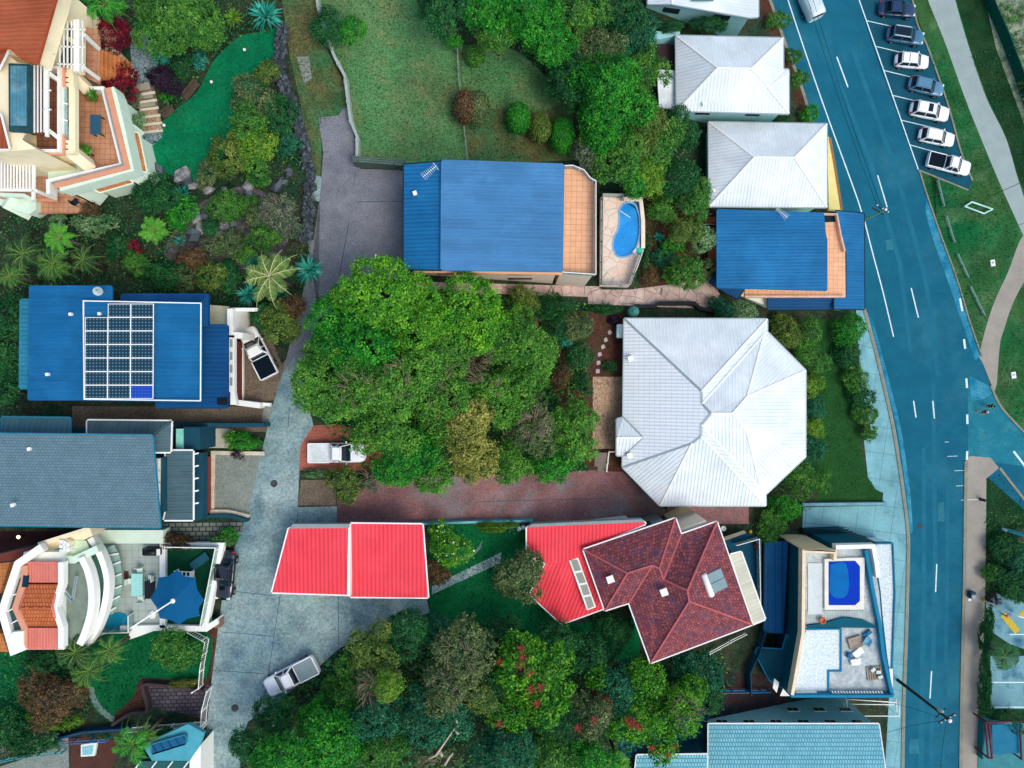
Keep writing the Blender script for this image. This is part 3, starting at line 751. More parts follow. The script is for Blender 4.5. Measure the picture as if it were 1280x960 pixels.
dk = slab(h, 'deck', [(702, 207), (716, 207), (730, 213), (738, 222), (745, 226), (745, 343.5), (702, 340)], 23.6, 0.3, tile_o)
rail(dk, [(703, 207), (716, 206.5), (730, 212), (738, 222), (745, 226), (745, 343), (703, 340)], 23.6, 1.0, metal, trim_w)
antenna('white television antenna on the low edge of the pale blue roof', 538, 217, 25.6, 0.7)
vent('small white vent near the bottom edge of the pale blue roof', 519, 242, 25.0, 0.3)
pt = house_thing('pool_terrace', 'walled stone pool terrace below the orange deck', 'terrace', 778, 300)
PZ = 13.7
tp = [(751, 246), (777, 247), (780, 247), (801, 248), (804, 275), (805, 312), (797, 335), (786, 358), (750, 357)]
pool_px = [(769, 318), (766, 307), (768, 296), (773, 285), (774, 272), (774, 264), (778, 256), (786, 253), (794, 256), (798, 266), (800, 280), (799, 296), (795, 310), (789, 318), (781, 321), (774, 321)]
pool_s = smooth_line(pool_px + [pool_px[0]], 4)[:-1]
def ringed(mb, outer, inner, z, t):
    wo = [P(x, y, z) for x, y in outer]; wi = [P(x, y, z) for x, y in inner]
    import mathutils
    bm = bmesh.new()
    vo = [bm.verts.new(p) for p in wo]; vi = [bm.verts.new(p) for p in wi]
    es = [bm.edges.new((vo[i], vo[(i + 1) % len(vo)])) for i in range(len(vo))] + [bm.edges.new((vi[i], vi[(i + 1) % len(vi)])) for i in range(len(vi))]
    bmesh.ops.triangle_fill(bm, use_beauty=True, use_dissolve=False, edges=es)
    for f in bm.faces:
        pts = [v.co.copy() for v in f.verts]
        if f.normal.z < 0: pts.reverse()
        mb.face(pts)
    bm.free()
    for ring, s in ((wo, 1), (wi, -1)):
        for i in range(len(ring)):
            a, b = ring[i], ring[(i + 1) % len(ring)]
            mb.face([a, b, b - Vector((0, 0, t)), a - Vector((0, 0, t))])
mb = MB(); ringed(mb, tp, pool_s, PZ, 0.9)
mb.build('paving', mat('pool_paving', (216, 212, 206), rough=0.8, var=0.08, grain=0.06, rgb2=(222, 214, 206), pat=('crazy', 0.9, (186, 168, 158), (226, 186, 172), 0.02)), pt)
wat = mat('pool_water', (28, 142, 226), rough=0.08, var=0.05, scale=0.4, grain=0.08, gscale=3, spec=0.5, bump=0.1, stain=(70, 172, 240), stain_amt=0.5, stain_scale=0.5)
pw = slab(pt, 'pool', pool_s, PZ - 0.12, 0.4, wat)
MB().ribbon([P(x, y, PZ) for x, y in pool_s], 0.18, 0.05, closed=True).build('coping', mat('pool_coping', (120, 170, 214), rough=0.6), pw)
strip(pw, 'cleaner_hose', [(773, 262), (788, 272)], PZ - 0.1, 0.06, 0.04, trim_w)
block(pt, 'retaining_wall', tp, PZ - 0.92, 7.5, w_grey)
block(pt, 'pool_surround', [(780, 248), (801, 248.5), (804, 276), (805, 312), (800, 312), (799, 280), (796, 262), (780, 251)], PZ + 0.02, PZ - 0.5, mat('pool_surround_blue', (10, 78, 120), rough=0.4))
strip(pt, 'raised_edge', [(780, 248.5), (801, 249), (804, 276), (804, 310)], PZ, 0.4, 0.3, mat('edge_stone', (222, 212, 198), rough=0.7))
slab(pt, 'skimmer_lid', [(795, 309), (804, 310), (802, 318), (796, 317)], PZ + 0.08, 0.08, mat('teal_cover', (60, 186, 170), rough=0.5))
strip(pt, 'pool_step', [(794, 311), (799, 316)], PZ, 0.8, 0.06, trim_w)
fence('glass_pool_fence', 'frameless glass pool fence round the kidney pool terrace', 'fence', [(800, 318), (786, 357.5), (751, 356.5), (752, 246), (777, 246.5), (777, 251)], 1.2, glassmat('fence_glass', (120, 160, 156), 0.1), 'glass', pm=metal, z=PZ, gap=2.2)
fence('garden_fence', 'pale paling fence above the pool terrace below the trees', 'fence', [(746, 224), (765, 229), (783, 236), (805, 237)], 1.2, metal, 'rail', gap=1.4)
fence('slat_stair_rail', 'short grey slatted railing at the head of the pool terrace', 'fence', [(752, 238), (770, 241), (800, 243)], 1.1, trim_dk, 'bars')

h = house_thing('white_house', 'pale house cut by the top picture edge with white ribbed roof and grey side wall', 'house', 880, 5, 'houses by the road')
roof_faces(h, [rf(0, (812, -40, 12.0), (840, -40, 12.8), (840, 5, 12.8), (810, 5, 12.0)), rf(0, (840, -40, 12.8), (948, -40, 12.2), (948, 21, 12.2), (938, 22, 12.2), (840, 5, 12.8))], r_pale, ridge_m=trim_w, gutter_m=metal)
walls(h, rf(12.0, (808, -40), (940, -40), (940, 22), (808, 4)), 11.8, w_aqua, 0.2, frame_m=trim_dk, pane_m=glass, gap=5, ww=1.6, wh=0.7)
slab(h, 'skylight', [(865, -3), (892, -3), (892, 1), (865, 1)], 13.0, 0.1, glass_g)
h = house_thing('white_house', 'house with white hip roof and a brown deck at its rear beside the trees', 'house', 915, 92, 'houses by the road')
E = 12.4; T = 14.6
roof_faces(h, [rf(E, (845, 44.5), (979, 47.5), (939, 86, T), (897, 85, T)), rf(E, (845, 44.5), (897, 85, T), (846, 138.5)), rf(E, (979, 47.5), (979, 86.5, E + .1), (960, 107, T - 1.2), (939, 86, T)),
               rf(E, (979, 86.5, E + .1), (986, 87), (986, 92), (960, 110, T - 1.3), (960, 107, T - 1.2)), rf(E, (986, 92), (986, 142), (960, 110, T - 1.3)), rf(E, (846, 138.5), (897, 85, T), (939, 86, T), (960, 107, T - 1.2), (960, 110, T - 1.3), (986, 142))], r_pale, ridge_m=trim_w, gutter_m=metal)
walls(h, rf(E, (845, 44.5), (979, 47.5), (979, 87), (986, 87), (986, 142), (846, 138.5)), E - 0.2, w_aqua, 0.5, frame_m=trim_dk, pane_m=glass, gap=5)
slab(h, 'deck', [(821, 55), (846, 56), (846, 88), (821, 87)], 11.2, 0.2, mat('deck_brown', (58, 46, 50), rough=0.8))
block(h, 'deck_roof', [(821, 87), (846, 88), (846, 136), (824, 134)], 11.9, 11.6, mat('white_sheet', (222, 236, 244), rough=0.5))
block(h, 'privacy_wall', [(818, 39), (850, 39.5), (850, 43), (821, 50), (818, 50)], 12.2, 7, w_aqua)
for x, y in ((825, 132), (844, 134), (825, 90)): 
    c = P(x, y, 11.6); MB().box((c.x, c.y, 10.2), (0.14, 0.14, 2.8)).build('post', trim_w, h)
vent('small dark pipe on the white hip roof of the house with a brown deck', 879, 131, 12.8, 0.25)
h = house_thing('white_house', 'house with white hip roof and yellow street wall beside the road bend', 'house', 960, 207, 'houses by the road')
E = 10.6; T = 12.8
roof_faces(h, [rf(E, (886, 152.5), (1033.5, 155), (993, 197, T), (943, 196.5, T)), rf(E, (886, 152.5), (943, 196.5, T), (886.5, 258)), rf(E, (1033.5, 155), (1033.5, 259), (993, 197, T)), rf(E, (886.5, 258), (943, 196.5, T), (993, 197, T), (1033.5, 259))], r_pale, ridge_m=trim_w, gutter_m=metal)
walls(h, rf(E, (886, 152.5), (1033.5, 155), (1033.5, 259), (886.5, 258)), E - 0.2, w_aqua, 0.4, frame_m=trim_dk, pane_m=glass, gap=5)
vent('small grey pipe on the white hip roof beside the yellow wall', 892, 239, 11.2, 0.25)
o = house_thing('street_wall', 'yellow rendered wall with brown coping along the road beside the white roofed house', 'wall', 1045, 220)
wz = 2.6
w = [P(x, y, wz) for x, y in [(1034, 170), (1037, 172), (1043, 205), (1052, 262), (1036, 262)]]
MB().prism([(v.x, v.y) for v in w], 0, wz).build('wall', w_yellow, o)
strip(o, 'coping', [(1037.5, 172), (1043.5, 205), (1052.5, 262)], wz, 0.25, 0.06, mat('brown_coping', (150, 112, 78), rough=0.7))
h = house_thing('blue_roof_house', 'house with deep blue roof wrapped by an orange tiled balcony beside the road', 'house', 985, 320, 'houses by the road')
roof_faces(h, [rf(0, (897, 262.5, 11.2), (1029, 267, 10.6), (1031, 292, 10.6), (1033, 300, 10.6), (1033, 362.5, 10.6), (897, 359, 11.2))], r_blue, gutter_m=r_blue)
tw = slab(h, 'balcony', [(931, 360), (1034, 363), (1034, 300), (1030, 278), (1047, 277), (1051, 292), (1056.5, 315), (1057, 370), (931, 370)], 8.3, 0.3, tile_o)
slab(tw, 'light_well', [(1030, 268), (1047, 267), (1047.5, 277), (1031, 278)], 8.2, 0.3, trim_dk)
strip(tw, 'parapet', [(931, 370.5), (1057, 370.5)], 8.3, 0.2, 0.5, mat('parapet_pink', (214, 182, 170), rough=0.7))
strip(tw, 'parapet', [(1018, 267), (1046.5, 267.5), (1051, 292), (1056.5, 314)], 8.3, 0.15, 0.5, mat('parapet_pink', (214, 182, 170)))
roof_faces(h, [rf(0, (1045, 263.5, 7.3), (1080, 267, 6.6), (1080.5, 386.5, 6.6), (1043, 386, 7.3), (1043, 371.5, 7.3), (1058, 371.5, 7.0), (1058, 314, 7.0), (1051, 290, 7.2))], r_blue, gutter_m=trim_dk, dirs=[(1, 0)])
roof_faces(h, [rf(0, (960, 372, 7.2), (1043, 372, 7.2), (1043, 386.5, 6.7), (960, 387, 6.7))], r_blue_dk, gutter_m=trim_dk, dirs=[(1, 0)])
roof_faces(h, [rf(0, (897, 338, 9.2), (897, 360, 9.2), (930, 361, 9.0), (922, 374, 8.6), (887, 353, 8.8))], r_blue_dk, gutter_m=trim_dk)
walls(h, rf(6.6, (897, 263), (1079, 267), (1079, 386), (960, 386), (922, 372), (897, 360)), 6.4, w_white, 0.35, frame_m=trim_dk, pane_m=glass, gap=4.2, ww=2.2, wh=1.0)
MB().prism([(p.x, p.y) for p in inset(rf(10.4, (897, 264), (1029, 268), (1033, 300), (1033, 361), (897, 358)), 0.5)], 6.3, 10.5).build('upper_wall', w_white, h)
b2 = slab(h, 'rear_deck', [(881, 271), (898, 271), (898, 330), (886, 330)], 8.9, 0.25, mat('deck_terracotta', (186, 108, 84), rough=0.7, pat=('pbrick', 0.45, 0.45, 0.02, (176, 98, 78), (110, 70, 60))))
rail(b2, [(882, 280), (898, 281)], 8.9, 0.9, trim_dk, metal)
antenna('slim white antenna at the top edge of the deep blue roof', 975, 268, 11.0, 2.4)

h = house_thing('octagon_house', 'large house under a bright white many sided hip roof', 'house', 890, 515, 'houses on the hillside')
E = 14.2
NW = (780.5, 398.5); NE = (959, 399); NE2 = (959, 414.7); E1 = (1007, 463); E2 = (1006.7, 571); SE = (957, 618); SE2 = (957, 632); SW = (825, 631.7); W_ = (778.5, 584)
a = (877, 489, 17.1); a2 = (877.5, 504.6, 17.1); b = (888.7, 516.8, 17.45); c = (915.5, 516.8, 17.45); d = (877, 531, 17.1); e = (876.5, 545, 17.1); f = (865, 554, 16.75); g = (934, 495.5, 16.7); hh = (933, 538, 16.7); i_ = (955, 418, 14.6); j = (951, 611, 14.6)
roof_faces(h, [rf(E, NW, NE, a), rf(E, NE, NE2, i_, a2, a), rf(E, i_, g, c, b, a2), rf(E, NE2, E1, g, i_), rf(E, E1, E2, hh, c, g), rf(E, E2, SE, j, hh), rf(E, c, hh, j, d, b), rf(E, d, j, SE, SE2, e), rf(E, e, SE2, SW, f), rf(E, SW, W_, f)], r_white, ridge_m=trim_w, gutter_m=metal)
roof_faces(h, [rf(E, W_, NW, a, a2, b, d, e, f)], r_whtile, gutter_m=metal, name='rear_roof')
roof_faces(h, [rf(0, (771, 524, 14.4), (778.5, 522, 14.5), (803, 547, 15.5), (771, 547, 15.5)), rf(0, (771, 547, 15.5), (803, 547, 15.5), (778.5, 569.5, 14.5), (771, 569.5, 14.4))], r_white, ridge_m=trim_w, gutter_m=metal, name='porch_roof')
walls(h, rf(E, NW, NE, NE2, E1, E2, SE, SE2, SW, W_), E - 0.2, w_white, 0.6, frame_m=trim_dk, pane_m=glass)
for y in (527, 566):
    cc = P(773, y, 14.2); MB().tube([(cc.x, cc.y, 8.5), (cc.x, cc.y, 14.3)], 0.16, 10).build('porch_column', w_beige, h)
vent('small grey flue at the upper end of the white many sided roof', 788, 448.5, 14.7, 0.5)
vent('small grey flue at the lower end of the white many sided roof', 787, 569.5, 14.8, 0.5)
o = thing('water_tank', 'round teal water tank behind the stone path and white roof', 'water tank', G(788.5, 391.5))
cc = G(788.5, 391.5)
MB().lathe((0, 0, 0), [(0.6, -0.5), (0.6, 1.7), (0.55, 1.85), (0.2, 2.0), (0.01, 2.02)], 20).build('tank', mat('tank_teal', (66, 128, 126), rough=0.6), o, local=True)
MB().lathe((0, 0, 1.98), [(0.2, 0), (0.2, 0.08), (0.01, 0.1)], 12).build('lid', mat('tank_teal', (66, 128, 126)), o, local=True)
o = thing('hot_water_unit', 'white and teal heater cabinet against the wall by the mulch bed', 'hot water unit', G(774, 415))
MB().box((0, 0, 0.7), (0.7, 1.4, 1.5)).build('cabinet', trim_w, o, local=True)
MB().tube([(-0.35, -0.65, 1.4), (-0.35, 0.65, 1.4)], 0.2, 10).build('cylinder', mat('tank_pale', (150, 200, 214), rough=0.5), o, local=True)

gar = 'coral red roofed garages'
h = house_thing('garage', 'garage with slanted end and coral red ribbed roof beside the concrete drive', 'garage', 390, 700, gar)
roof_faces(h, [rf(0, (361, 660.5, 25.1), (435.5, 659, 25.1), (433.5, 743.5, 24.6), (340, 740.5, 24.6))], r_red, gutter_m=trim_w)
walls(h, rf(25, (362, 656), (436, 656), (434, 742), (343, 739)), 24.5, w_grey, 0.8, win=False)
block(h, 'parapet', [(366, 655), (436, 655), (436, 660), (362, 660.5)], 25.2, 24.6, w_grey)
block(h, 'garage_door', [(350, 741), (430, 743), (430, 744), (350, 742)], 24.3, 21.4, trim_w)
h = house_thing('garage', 'squarer garage with coral red ribbed roof next to the lemon tree', 'garage', 486, 700, gar)
roof_faces(h, [rf(0, (438.5, 654.5, 24.6), (528, 655.5, 24.6), (535, 747, 24.0), (438, 746, 24.0))], r_red, gutter_m=trim_w)
walls(h, rf(25, (439, 654), (528, 655), (534, 745), (439, 745)), 23.9, w_grey, 1.0, win=False)
block(h, 'barge_board', [(434.5, 655), (438, 655), (437.5, 746), (434, 745)], 24.9, 24.2, trim_w)
block(h, 'garage_door', [(445, 745.5), (528, 746), (528, 747), (445, 746.5)], 23.6, 20.5, trim_w)
fence('boundary_wall', 'narrow teal topped wall along the brick driveway behind the garages', 'wall', [(440, 653), (520, 653), (600, 650), (664, 649), (664, 656)], 1.0, mat('teal_cap', (96, 172, 184), rough=0.6), 'panel', gap=6, t=0.2)

h = house_thing('annex', 'single storey annex with faceted coral red roof joined to the maroon tiled house', 'annex', 705, 715)
roof_faces(h, [rf(0, (658.5, 659, 18.00), (805, 652, 18.00), (807, 655, 17.95), (729, 687, 17.60), (731, 694, 17.50), (700, 703, 17.40), (682, 704, 17.40), (658.5, 690, 17.50)),
               rf(0, (682, 704, 17.40), (700, 703, 17.40), (731, 694, 17.50), (754, 761, 16.90), (702, 780, 16.20), (662, 743, 16.40), (670, 728, 16.60))], r_red, gutter_m=trim_w, dirs=[(0, -1), (-0.35, -1)])
walls(h, rf(17.00, (660, 659), (800, 655), (731, 690), (750, 758), (702, 777), (664, 742), (662, 690)), 16.20, w_white, 0.3, win=False)
block(h, 'parapet', [(665, 655), (803, 649), (806, 652.5), (659, 659)], 18.10, 17.20, w_grey)
sk = MB()
pts = [((712, 699), (722, 698)), ((718, 716), (728, 714)), ((724, 731), (734, 729)), ((729, 746), (739, 744)), ((735, 763), (744, 759))]
fr = strip(h, 'skylight_frame', [(717, 699), (739.5, 761)], 17.35, 0.95, 0.12, trim_w)
for (p0, p1), (q0, q1) in zip(pts, pts[1:]):
    ww_ = [P(x, y, 17.50) for x, y in (p0, p1, q1, q0)]
    cc = sum(ww_, Vector()) / 4
    ww_ = [cc + (v - cc) * 0.82 for v in ww_]
    MB().prism([(v.x, v.y) for v in ww_], 17.46, 17.50).build('pane', mat('skylight_pane', (138, 150, 138), rough=0.2, var=0.05), fr)
h = house_thing('maroon_tile_house', 'house with mottled maroon tiled hip roof and solar water heater', 'house', 845, 735, 'houses on the hillside')
E = 18.00
A = (729, 686.5); B = (843.8, 647.5); C = (851, 667.5, 18.10); D = (895.5, 652); Ee = (940, 780); F = (813, 828); Gn = (785.8, 753, 18.10); Hn = (756, 762.5)
p = (783.8, 716, 19.70); q = (815, 706, 19.80); r = (823.8, 710, 19.90); s = (828.8, 723.8, 19.70); t = (858.8, 737.5, 21.00); t2 = (861, 751, 21.00)
roof_faces(h, [rf(E, A, B, r, q, p), rf(E, B, C, s, r), rf(E, C, D, t, s), rf(E, D, Ee, t2, t), rf(E, Ee, F, t2), rf(E, F, Gn, q, r, s, t, t2), rf(E, Gn, Hn, p, q), rf(E, A, p, Hn)], r_maroon,
           ridge_m=mat('ridge_tile', (172, 92, 96), rough=0.7, var=0.1, grain=0.1), gutter_m=trim_w, lift=0.15)
walls(h, rf(E, A, B, C, D, Ee, F, Gn, Hn), E - 0.1, w_grey, 0.7, frame_m=trim_dk, pane_m=glass)
roof_faces(h, [rf(0, (913, 693.5, 17.70), (926.5, 690, 17.40), (956.5, 774, 17.40), (941, 780.5, 17.70))], RIB('roof_sand_sheet', (202, 206, 190), sp=0.4, dark=0.7), gutter_m=trim_w, name='sunroom_roof')
block(h, 'chimney_block', [(851, 662), (882, 650), (884, 653), (853, 667)], 17.80, 8, w_beige)
for x, y, zz, l in ((762.5, 723.5, 19.20, 'white square roof vent on the maroon tiles nearest the coral annex'), (829.5, 739.5, 20.20, 'white square roof vent in the middle of the maroon tiled roof')):
    vent(l, x, y, zz, 0.6, rz=0.35)
o = thing('solar_water_heater', 'silver tank with two grey collector panels on the maroon tiled roof', 'solar heater', P(893, 727, 19.80))
ax = (P(880, 719, 19.8) - P(890, 745, 19.8)).normalized()
cc = P(884.5, 731.5, 20.05)
MB().tube([cc + ax * 1.15, cc + ax * 1.05, cc - ax * 1.05, cc - ax * 1.15], [0.2, 0.3, 0.3, 0.2], 14).build('tank', trim_w, o)
for u0, u1 in ((0.03, 0.97), (-0.97, -0.03)):
    a0 = P(887, 730.3, 19.8); dn = (P(905, 721.5, 18.90) - a0)
    w = [a0 + ax * u1, a0 + ax * u0, a0 + ax * u0 + dn, a0 + ax * u1 + dn]
    mb = MB(); up = Vector((0, 0, 0.1))
    mb.face([v + up for v in w][::-1]); 
    for k in range(4): mb.face([w[k] + up, w[(k + 1) % 4] + up, w[(k + 1) % 4] - up * 2, w[k] - up * 2])
    mb.build('collector_panel', mat('collector', (120, 148, 158), rough=0.25, var=0.05), o)
o = house_thing('side_deck', 'dark blue deck with white railing squeezed between the maroon roof and the modern block', 'deck', 930, 690)
dz = 8.5
slab(o, 'deck_floor', [(903, 672), (930, 665), (952, 674), (952, 780), (920, 700)], dz, 0.2, mat('deck_blue', (16, 68, 92), rough=0.8, var=0.1, grain=0.08))
rail(o, [(921, 682), (949.5, 674), (951, 760)], dz, 1.0, metal, trim_w)
for x, y in ((906, 676), (948, 677), (950, 770)):
    cc = P(x, y, dz); MB().box((cc.x, cc.y, dz / 2), (0.15, 0.15, dz)).build('post', trim_dk, o)
slab(o, 'bench_seat', [(903, 672), (930, 663), (933, 666), (906, 676)], dz + 0.5, 0.1, mat('timber_grey', (130, 126, 116), rough=0.8))

h = house_thing('modern_block', 'tall dark teal block with plunge pool and white pebbles on its roof terrace', 'apartment building', 1050, 780, 'houses by the road')
Z = 11.4
ring = [(1005, 687), (1044, 689), (1046, 683), (1092, 682), (1101, 740), (1106, 800), (1117, 872), (989, 872), (1000, 810), (1004, 790)]
block(h, 'wall', ring, Z - 1.0, -0.3, w_teal)
fl = slab(h, 'terrace_floor', [(1006, 690), (1044, 692), (1045, 684), (1089, 683), (1099, 740), (1104, 800), (1114, 870), (990, 870), (1003, 800)], Z - 0.9, 0.08, rough_floor)
strip(h, 'parapet', [(990.5, 869), (994, 850), (1004, 792), (1005, 689), (1044, 690), (1044, 701)], Z - 0.95, 0.34, 1.0, mat('parapet_cream', (226, 214, 188), rough=0.75, var=0.1, grain=0.08))
strip(h, 'parapet', [(989, 870.5), (1117, 870.5)], Z - 0.95, 0.26, 0.95, w_teal2)
strip(h, 'parapet', [(1045, 684), (1092, 683), (1096, 705), (1098, 722)], Z - 0.95, 0.45, 0.9, trim_w)
strip(h, 'parapet', [(1083, 688), (1090, 730), (1100, 780), (1105, 820), (1116, 870)], Z - 0.95, 0.36, 0.7, w_teal2)
block(h, 'cream_wing', [(1004, 686.5), (1044, 688.5), (1044, 690), (1004, 688)], Z + 0.05, 0, mat('wing_cream', (214, 196, 164), rough=0.8, var=0.1, grain=0.1, scale=1.2))
pz = Z - 0.55
pd = block(h, 'pool_deck', [(1031, 699), (1081, 697), (1080, 762), (1031, 762)], pz, pz - 0.6, mat('pool_deck_stone', (222, 224, 220), rough=0.8, var=0.08, grain=0.08))
deep = mat('plunge_water', (2, 56, 178), rough=0.45, var=0.05, grain=0.05, spec=0.06)
pl = slab(h, 'pool', [(1036, 702), (1069, 701), (1075, 708), (1075, 751), (1069, 756.5), (1036, 756.5)], pz + 0.03, 0.3, deep)
sh = smooth_line([(1038, 706), (1055, 703), (1060, 715), (1061, 735), (1056, 746), (1044, 747), (1037, 740)])
slab(pl, 'shallow_shelf', sh, pz + 0.04, 0.1, mat('shallow_water', (12, 104, 172), spec=0.06, rough=0.45, var=0.08, grain=0.05, stain=(20, 90, 180), stain_amt=0.6, stain_scale=0.7))
slab(h, 'bath_lid', [(1010, 704), (1028, 704), (1028, 768), (1010, 768)], Z - 0.8, 0.06, mat('pale_lid', (198, 212, 218), rough=0.6, var=0.05))
slab(h, 'tiled_ledge', [(1008, 764), (1080, 763), (1094, 772), (1094, 782), (1060, 770), (1040, 774), (1025, 779), (1008, 780)], Z - 0.83, 0.05, mat('ledge_tile', (168, 184, 186), rough=0.7, pat=('pbrick', 0.3, 3, 0.02, (172, 188, 190), (120, 150, 158))))
slab(h, 'planter_cover', [(1009, 782), (1030, 779), (1055, 771.5), (1080, 775), (1094, 782), (1094, 785), (1009, 784)], Z - 0.6, 0.3, w_teal)
slab(h, 'pebble_bed', [(1008, 788), (1051, 787), (1050, 838), (1036, 838), (1035, 864), (993, 864), (1004, 800)], Z - 0.8, 0.1, pebble)
strip(h, 'bed_edge', [(1008, 786.5), (1051.5, 786.5), (1051.5, 839), (1036, 839), (1036, 866)], Z - 0.85, 0.16, 0.2, w_teal2)
for pts in ([(995, 866), (1021, 865), (1021, 868.5), (995, 869)],): slab(h, 'white_lid', pts, Z - 0.5, 0.3, trim_w)
mb = MB()
for k in range(18):
    x = 1040 + k * 3.6; mb.bar(P(x, 864, Z - 0.4), P(x + 4, 869.5, Z - 0.4), 0.14, 0.06)
mb.build('slatted_cover', trim_w, h)
roof_faces(h, [rf(0, (956, 677, 6.4), (985, 677, 6.7), (979, 792, 6.7), (955, 790, 6.4))], RIB('roof_blue_glass', (14, 88, 140), sp=0.8, w=0.1, dark=0.4), gutter_m=trim_dk, name='lower_roof', dirs=[(0, 1)])
walls(h, rf(6.4, (957, 680), (983, 680), (978, 790), (956, 788)), 6.3, w_slate, 0.1, win=False)
roof_faces(h, [rf(0, (984, 793, 7.4), (978, 812, 7.3), (947, 810, 6.4), (944, 816, 6.4), (962, 850, 6.6), (988, 866, 7.4), (993, 830, 7.6))], mat('roof_slate', (14, 74, 92), rough=0.6, var=0.08), gutter_m=w_teal2, name='rear_canopy', dirs=[(-1, 0)])
for pts in ([(968, 848), (974, 853), (971, 866), (966, 860)], [(980, 858), (988, 870), (975, 870)]): slab(h, 'white_panel', pts, 7.8, 0.08, trim_w)
slab(h, 'street_pebble_bed', [(1095, 680), (1116, 680), (1117.5, 760), (1114, 836), (1111, 836), (1104, 775), (1097, 730)], 4.2, 4.4, pebble)
strip(h, 'street_wall', [(1094, 680), (1116.5, 679.5), (1119, 740), (1115.5, 838)], 3.6, 0.14, 0.8, w_teal2)
block(h, 'white_pier', [(1109.5, 836), (1116, 836), (1116, 870), (1109.5, 868)], 8.5, -0.3, trim_w)
louv = MB()
for k in range(9):
    louv.bar(P(1006 + k * 2.5, 662 + k * 2.1, 4.2), P(1058 + k * 4.2, 659 + k * 2.4, 4.2), 0.1, 0.08)
louv.build('louvre_grille', mat('louvre', (20, 62, 76), rough=0.6), h)
block(h, 'entry_roof', [(1003, 661), (1060, 663), (1096, 678), (1046, 683), (1012, 680)], 4.0, 0, mat('entry_dark', (14, 56, 68), rough=0.7, var=0.2, grain=0.2))
st = thing('scaffold_frame', 'white pipe frame standing over the gap at the end of the modern block', 'frame', P(1090, 885, 0))
mb = MB()
for a, b in (((1058, 874), (1120, 878)), ((1060, 895), (1124, 895)), ((1058, 874), (1060, 896)), ((1124, 878), (1124, 896)), ((1062, 880), (1118, 881)), ((1055, 880), (1055, 888)), ((1120, 872), (1121, 890))):
    mb.tube([P(*a, 5.0), P(*b, 5.0)], 0.06, 6)
mb.build('frame', trim_w, st)
for x, y in ((1058, 874), (1060, 896), (1124, 878), (1124, 896)):
    cc = P(x, y, 5.0); MB().tube([(cc.x, cc.y, 0), cc], 0.06, 6).build('leg', trim_w, st)
h = house_thing('aqua_roof_building', 'pale building with large aqua tiled roof cut by the bottom picture edge', 'apartment building', 990, 930, 'houses by the road')
roof_faces(h, [rf(0, (885.5, 905, 9.6), (1098.5, 905, 9.6), (1112, 1000, 12.5), (885.5, 1000, 12.5))], r_aqua, gutter_m=trim_w)
q = walls(h, rf(9.6, (885.5, 905), (1098, 905), (1108, 1000), (885.5, 1000)), 9.5, w_aqua, 0.3, frame_m=trim_w, pane_m=glass, gap=3.0, ww=1.3, wh=0.8)
h = house_thing('aqua_roof_wing', 'low wing with aqua tiled roof and dark yard at the bottom edge under the trees', 'building', 845, 955)
roof_faces(h, [rf(0, (796, 944, 12.2), (884, 943, 12.2), (884, 1000, 13.2), (790, 1000, 13.2))], r_aqua, gutter_m=trim_w)
walls(h, rf(12.1, (797, 945), (884, 944), (884, 1000), (792, 1000)), 12.0, w_slate, 0.2, win=False)

h = house_thing('solar_house', 'blue roofed house carrying a block of solar panels beside the drive', 'house', 160, 435, 'houses on the hillside')
zr = 29.6
roof_faces(h, [rf(0, (38, 358.5, 29.3), (139, 358.5, 29.9), (139, 375, 29.9), (104, 376, 29.75), (104, 499, 29.75), (36, 499, 29.3))], r_solar, gutter_m=r_solar, dirs=[(1, 0)])
roof_faces(h, [rf(0, (105, 376.5, 30.1), (251, 379.5, 29.7), (250, 501, 29.7), (104.5, 499, 30.1))], r_solar, gutter_m=r_solar, name='upper_roof', dirs=[(1, 0)])
roof_faces(h, [rf(0, (26, 375, 29.0), (38, 375, 29.1), (36, 485, 29.1), (25, 485, 29.0))], r_teal, gutter_m=r_teal, name='verandah_roof')
roof_faces(h, [rf(0, (152, 368.5, 29.0), (260, 368.5, 29.0), (251, 379, 29.4), (152, 377, 29.4)), rf(0, (260, 368.5, 29.0), (260, 407, 29.0), (251, 407, 29.4), (251, 379, 29.4))], r_blue_dk, gutter_m=r_blue_dk, name='side_roof')
roof_faces(h, [rf(0, (250, 407, 28.9), (284, 407, 28.5), (284, 509, 28.5), (196, 509, 28.5), (196, 501, 28.9), (250, 501, 28.9))], r_blue_dk, gutter_m=r_blue_dk, name='garage_roof', dirs=[(1, 0)])
slab(h, 'skylight', [(271.5, 497.5), (284, 497.5), (284, 506), (271.5, 506)], 28.75, 0.1, mat('black_panel', (10, 14, 22), rough=0.3))
walls(h, rf(28.4, (40, 362), (258, 370), (258, 408), (282, 409), (282, 505), (40, 498)), 28.3, w_white, 1.45, win=False)
strip(h, 'gutter_pipe', [(104, 376), (251, 379), (250.5, 501), (105, 499)], 30.1, 0.09, 0.06, trim_w, closed=True)
panel = mat('solar_cells', (16, 50, 68), rough=0.18, var=0.05, grain=0, spec=0.7, pat=('dots', 0.262, (92, 140, 158)))
panel_b = mat('solar_cells_blue', (16, 62, 170), rough=0.18, var=0.05, grain=0, spec=0.7, pat=('dots', 0.262, (50, 104, 206)))
xs = [106.5, 135, 163.5, 192]
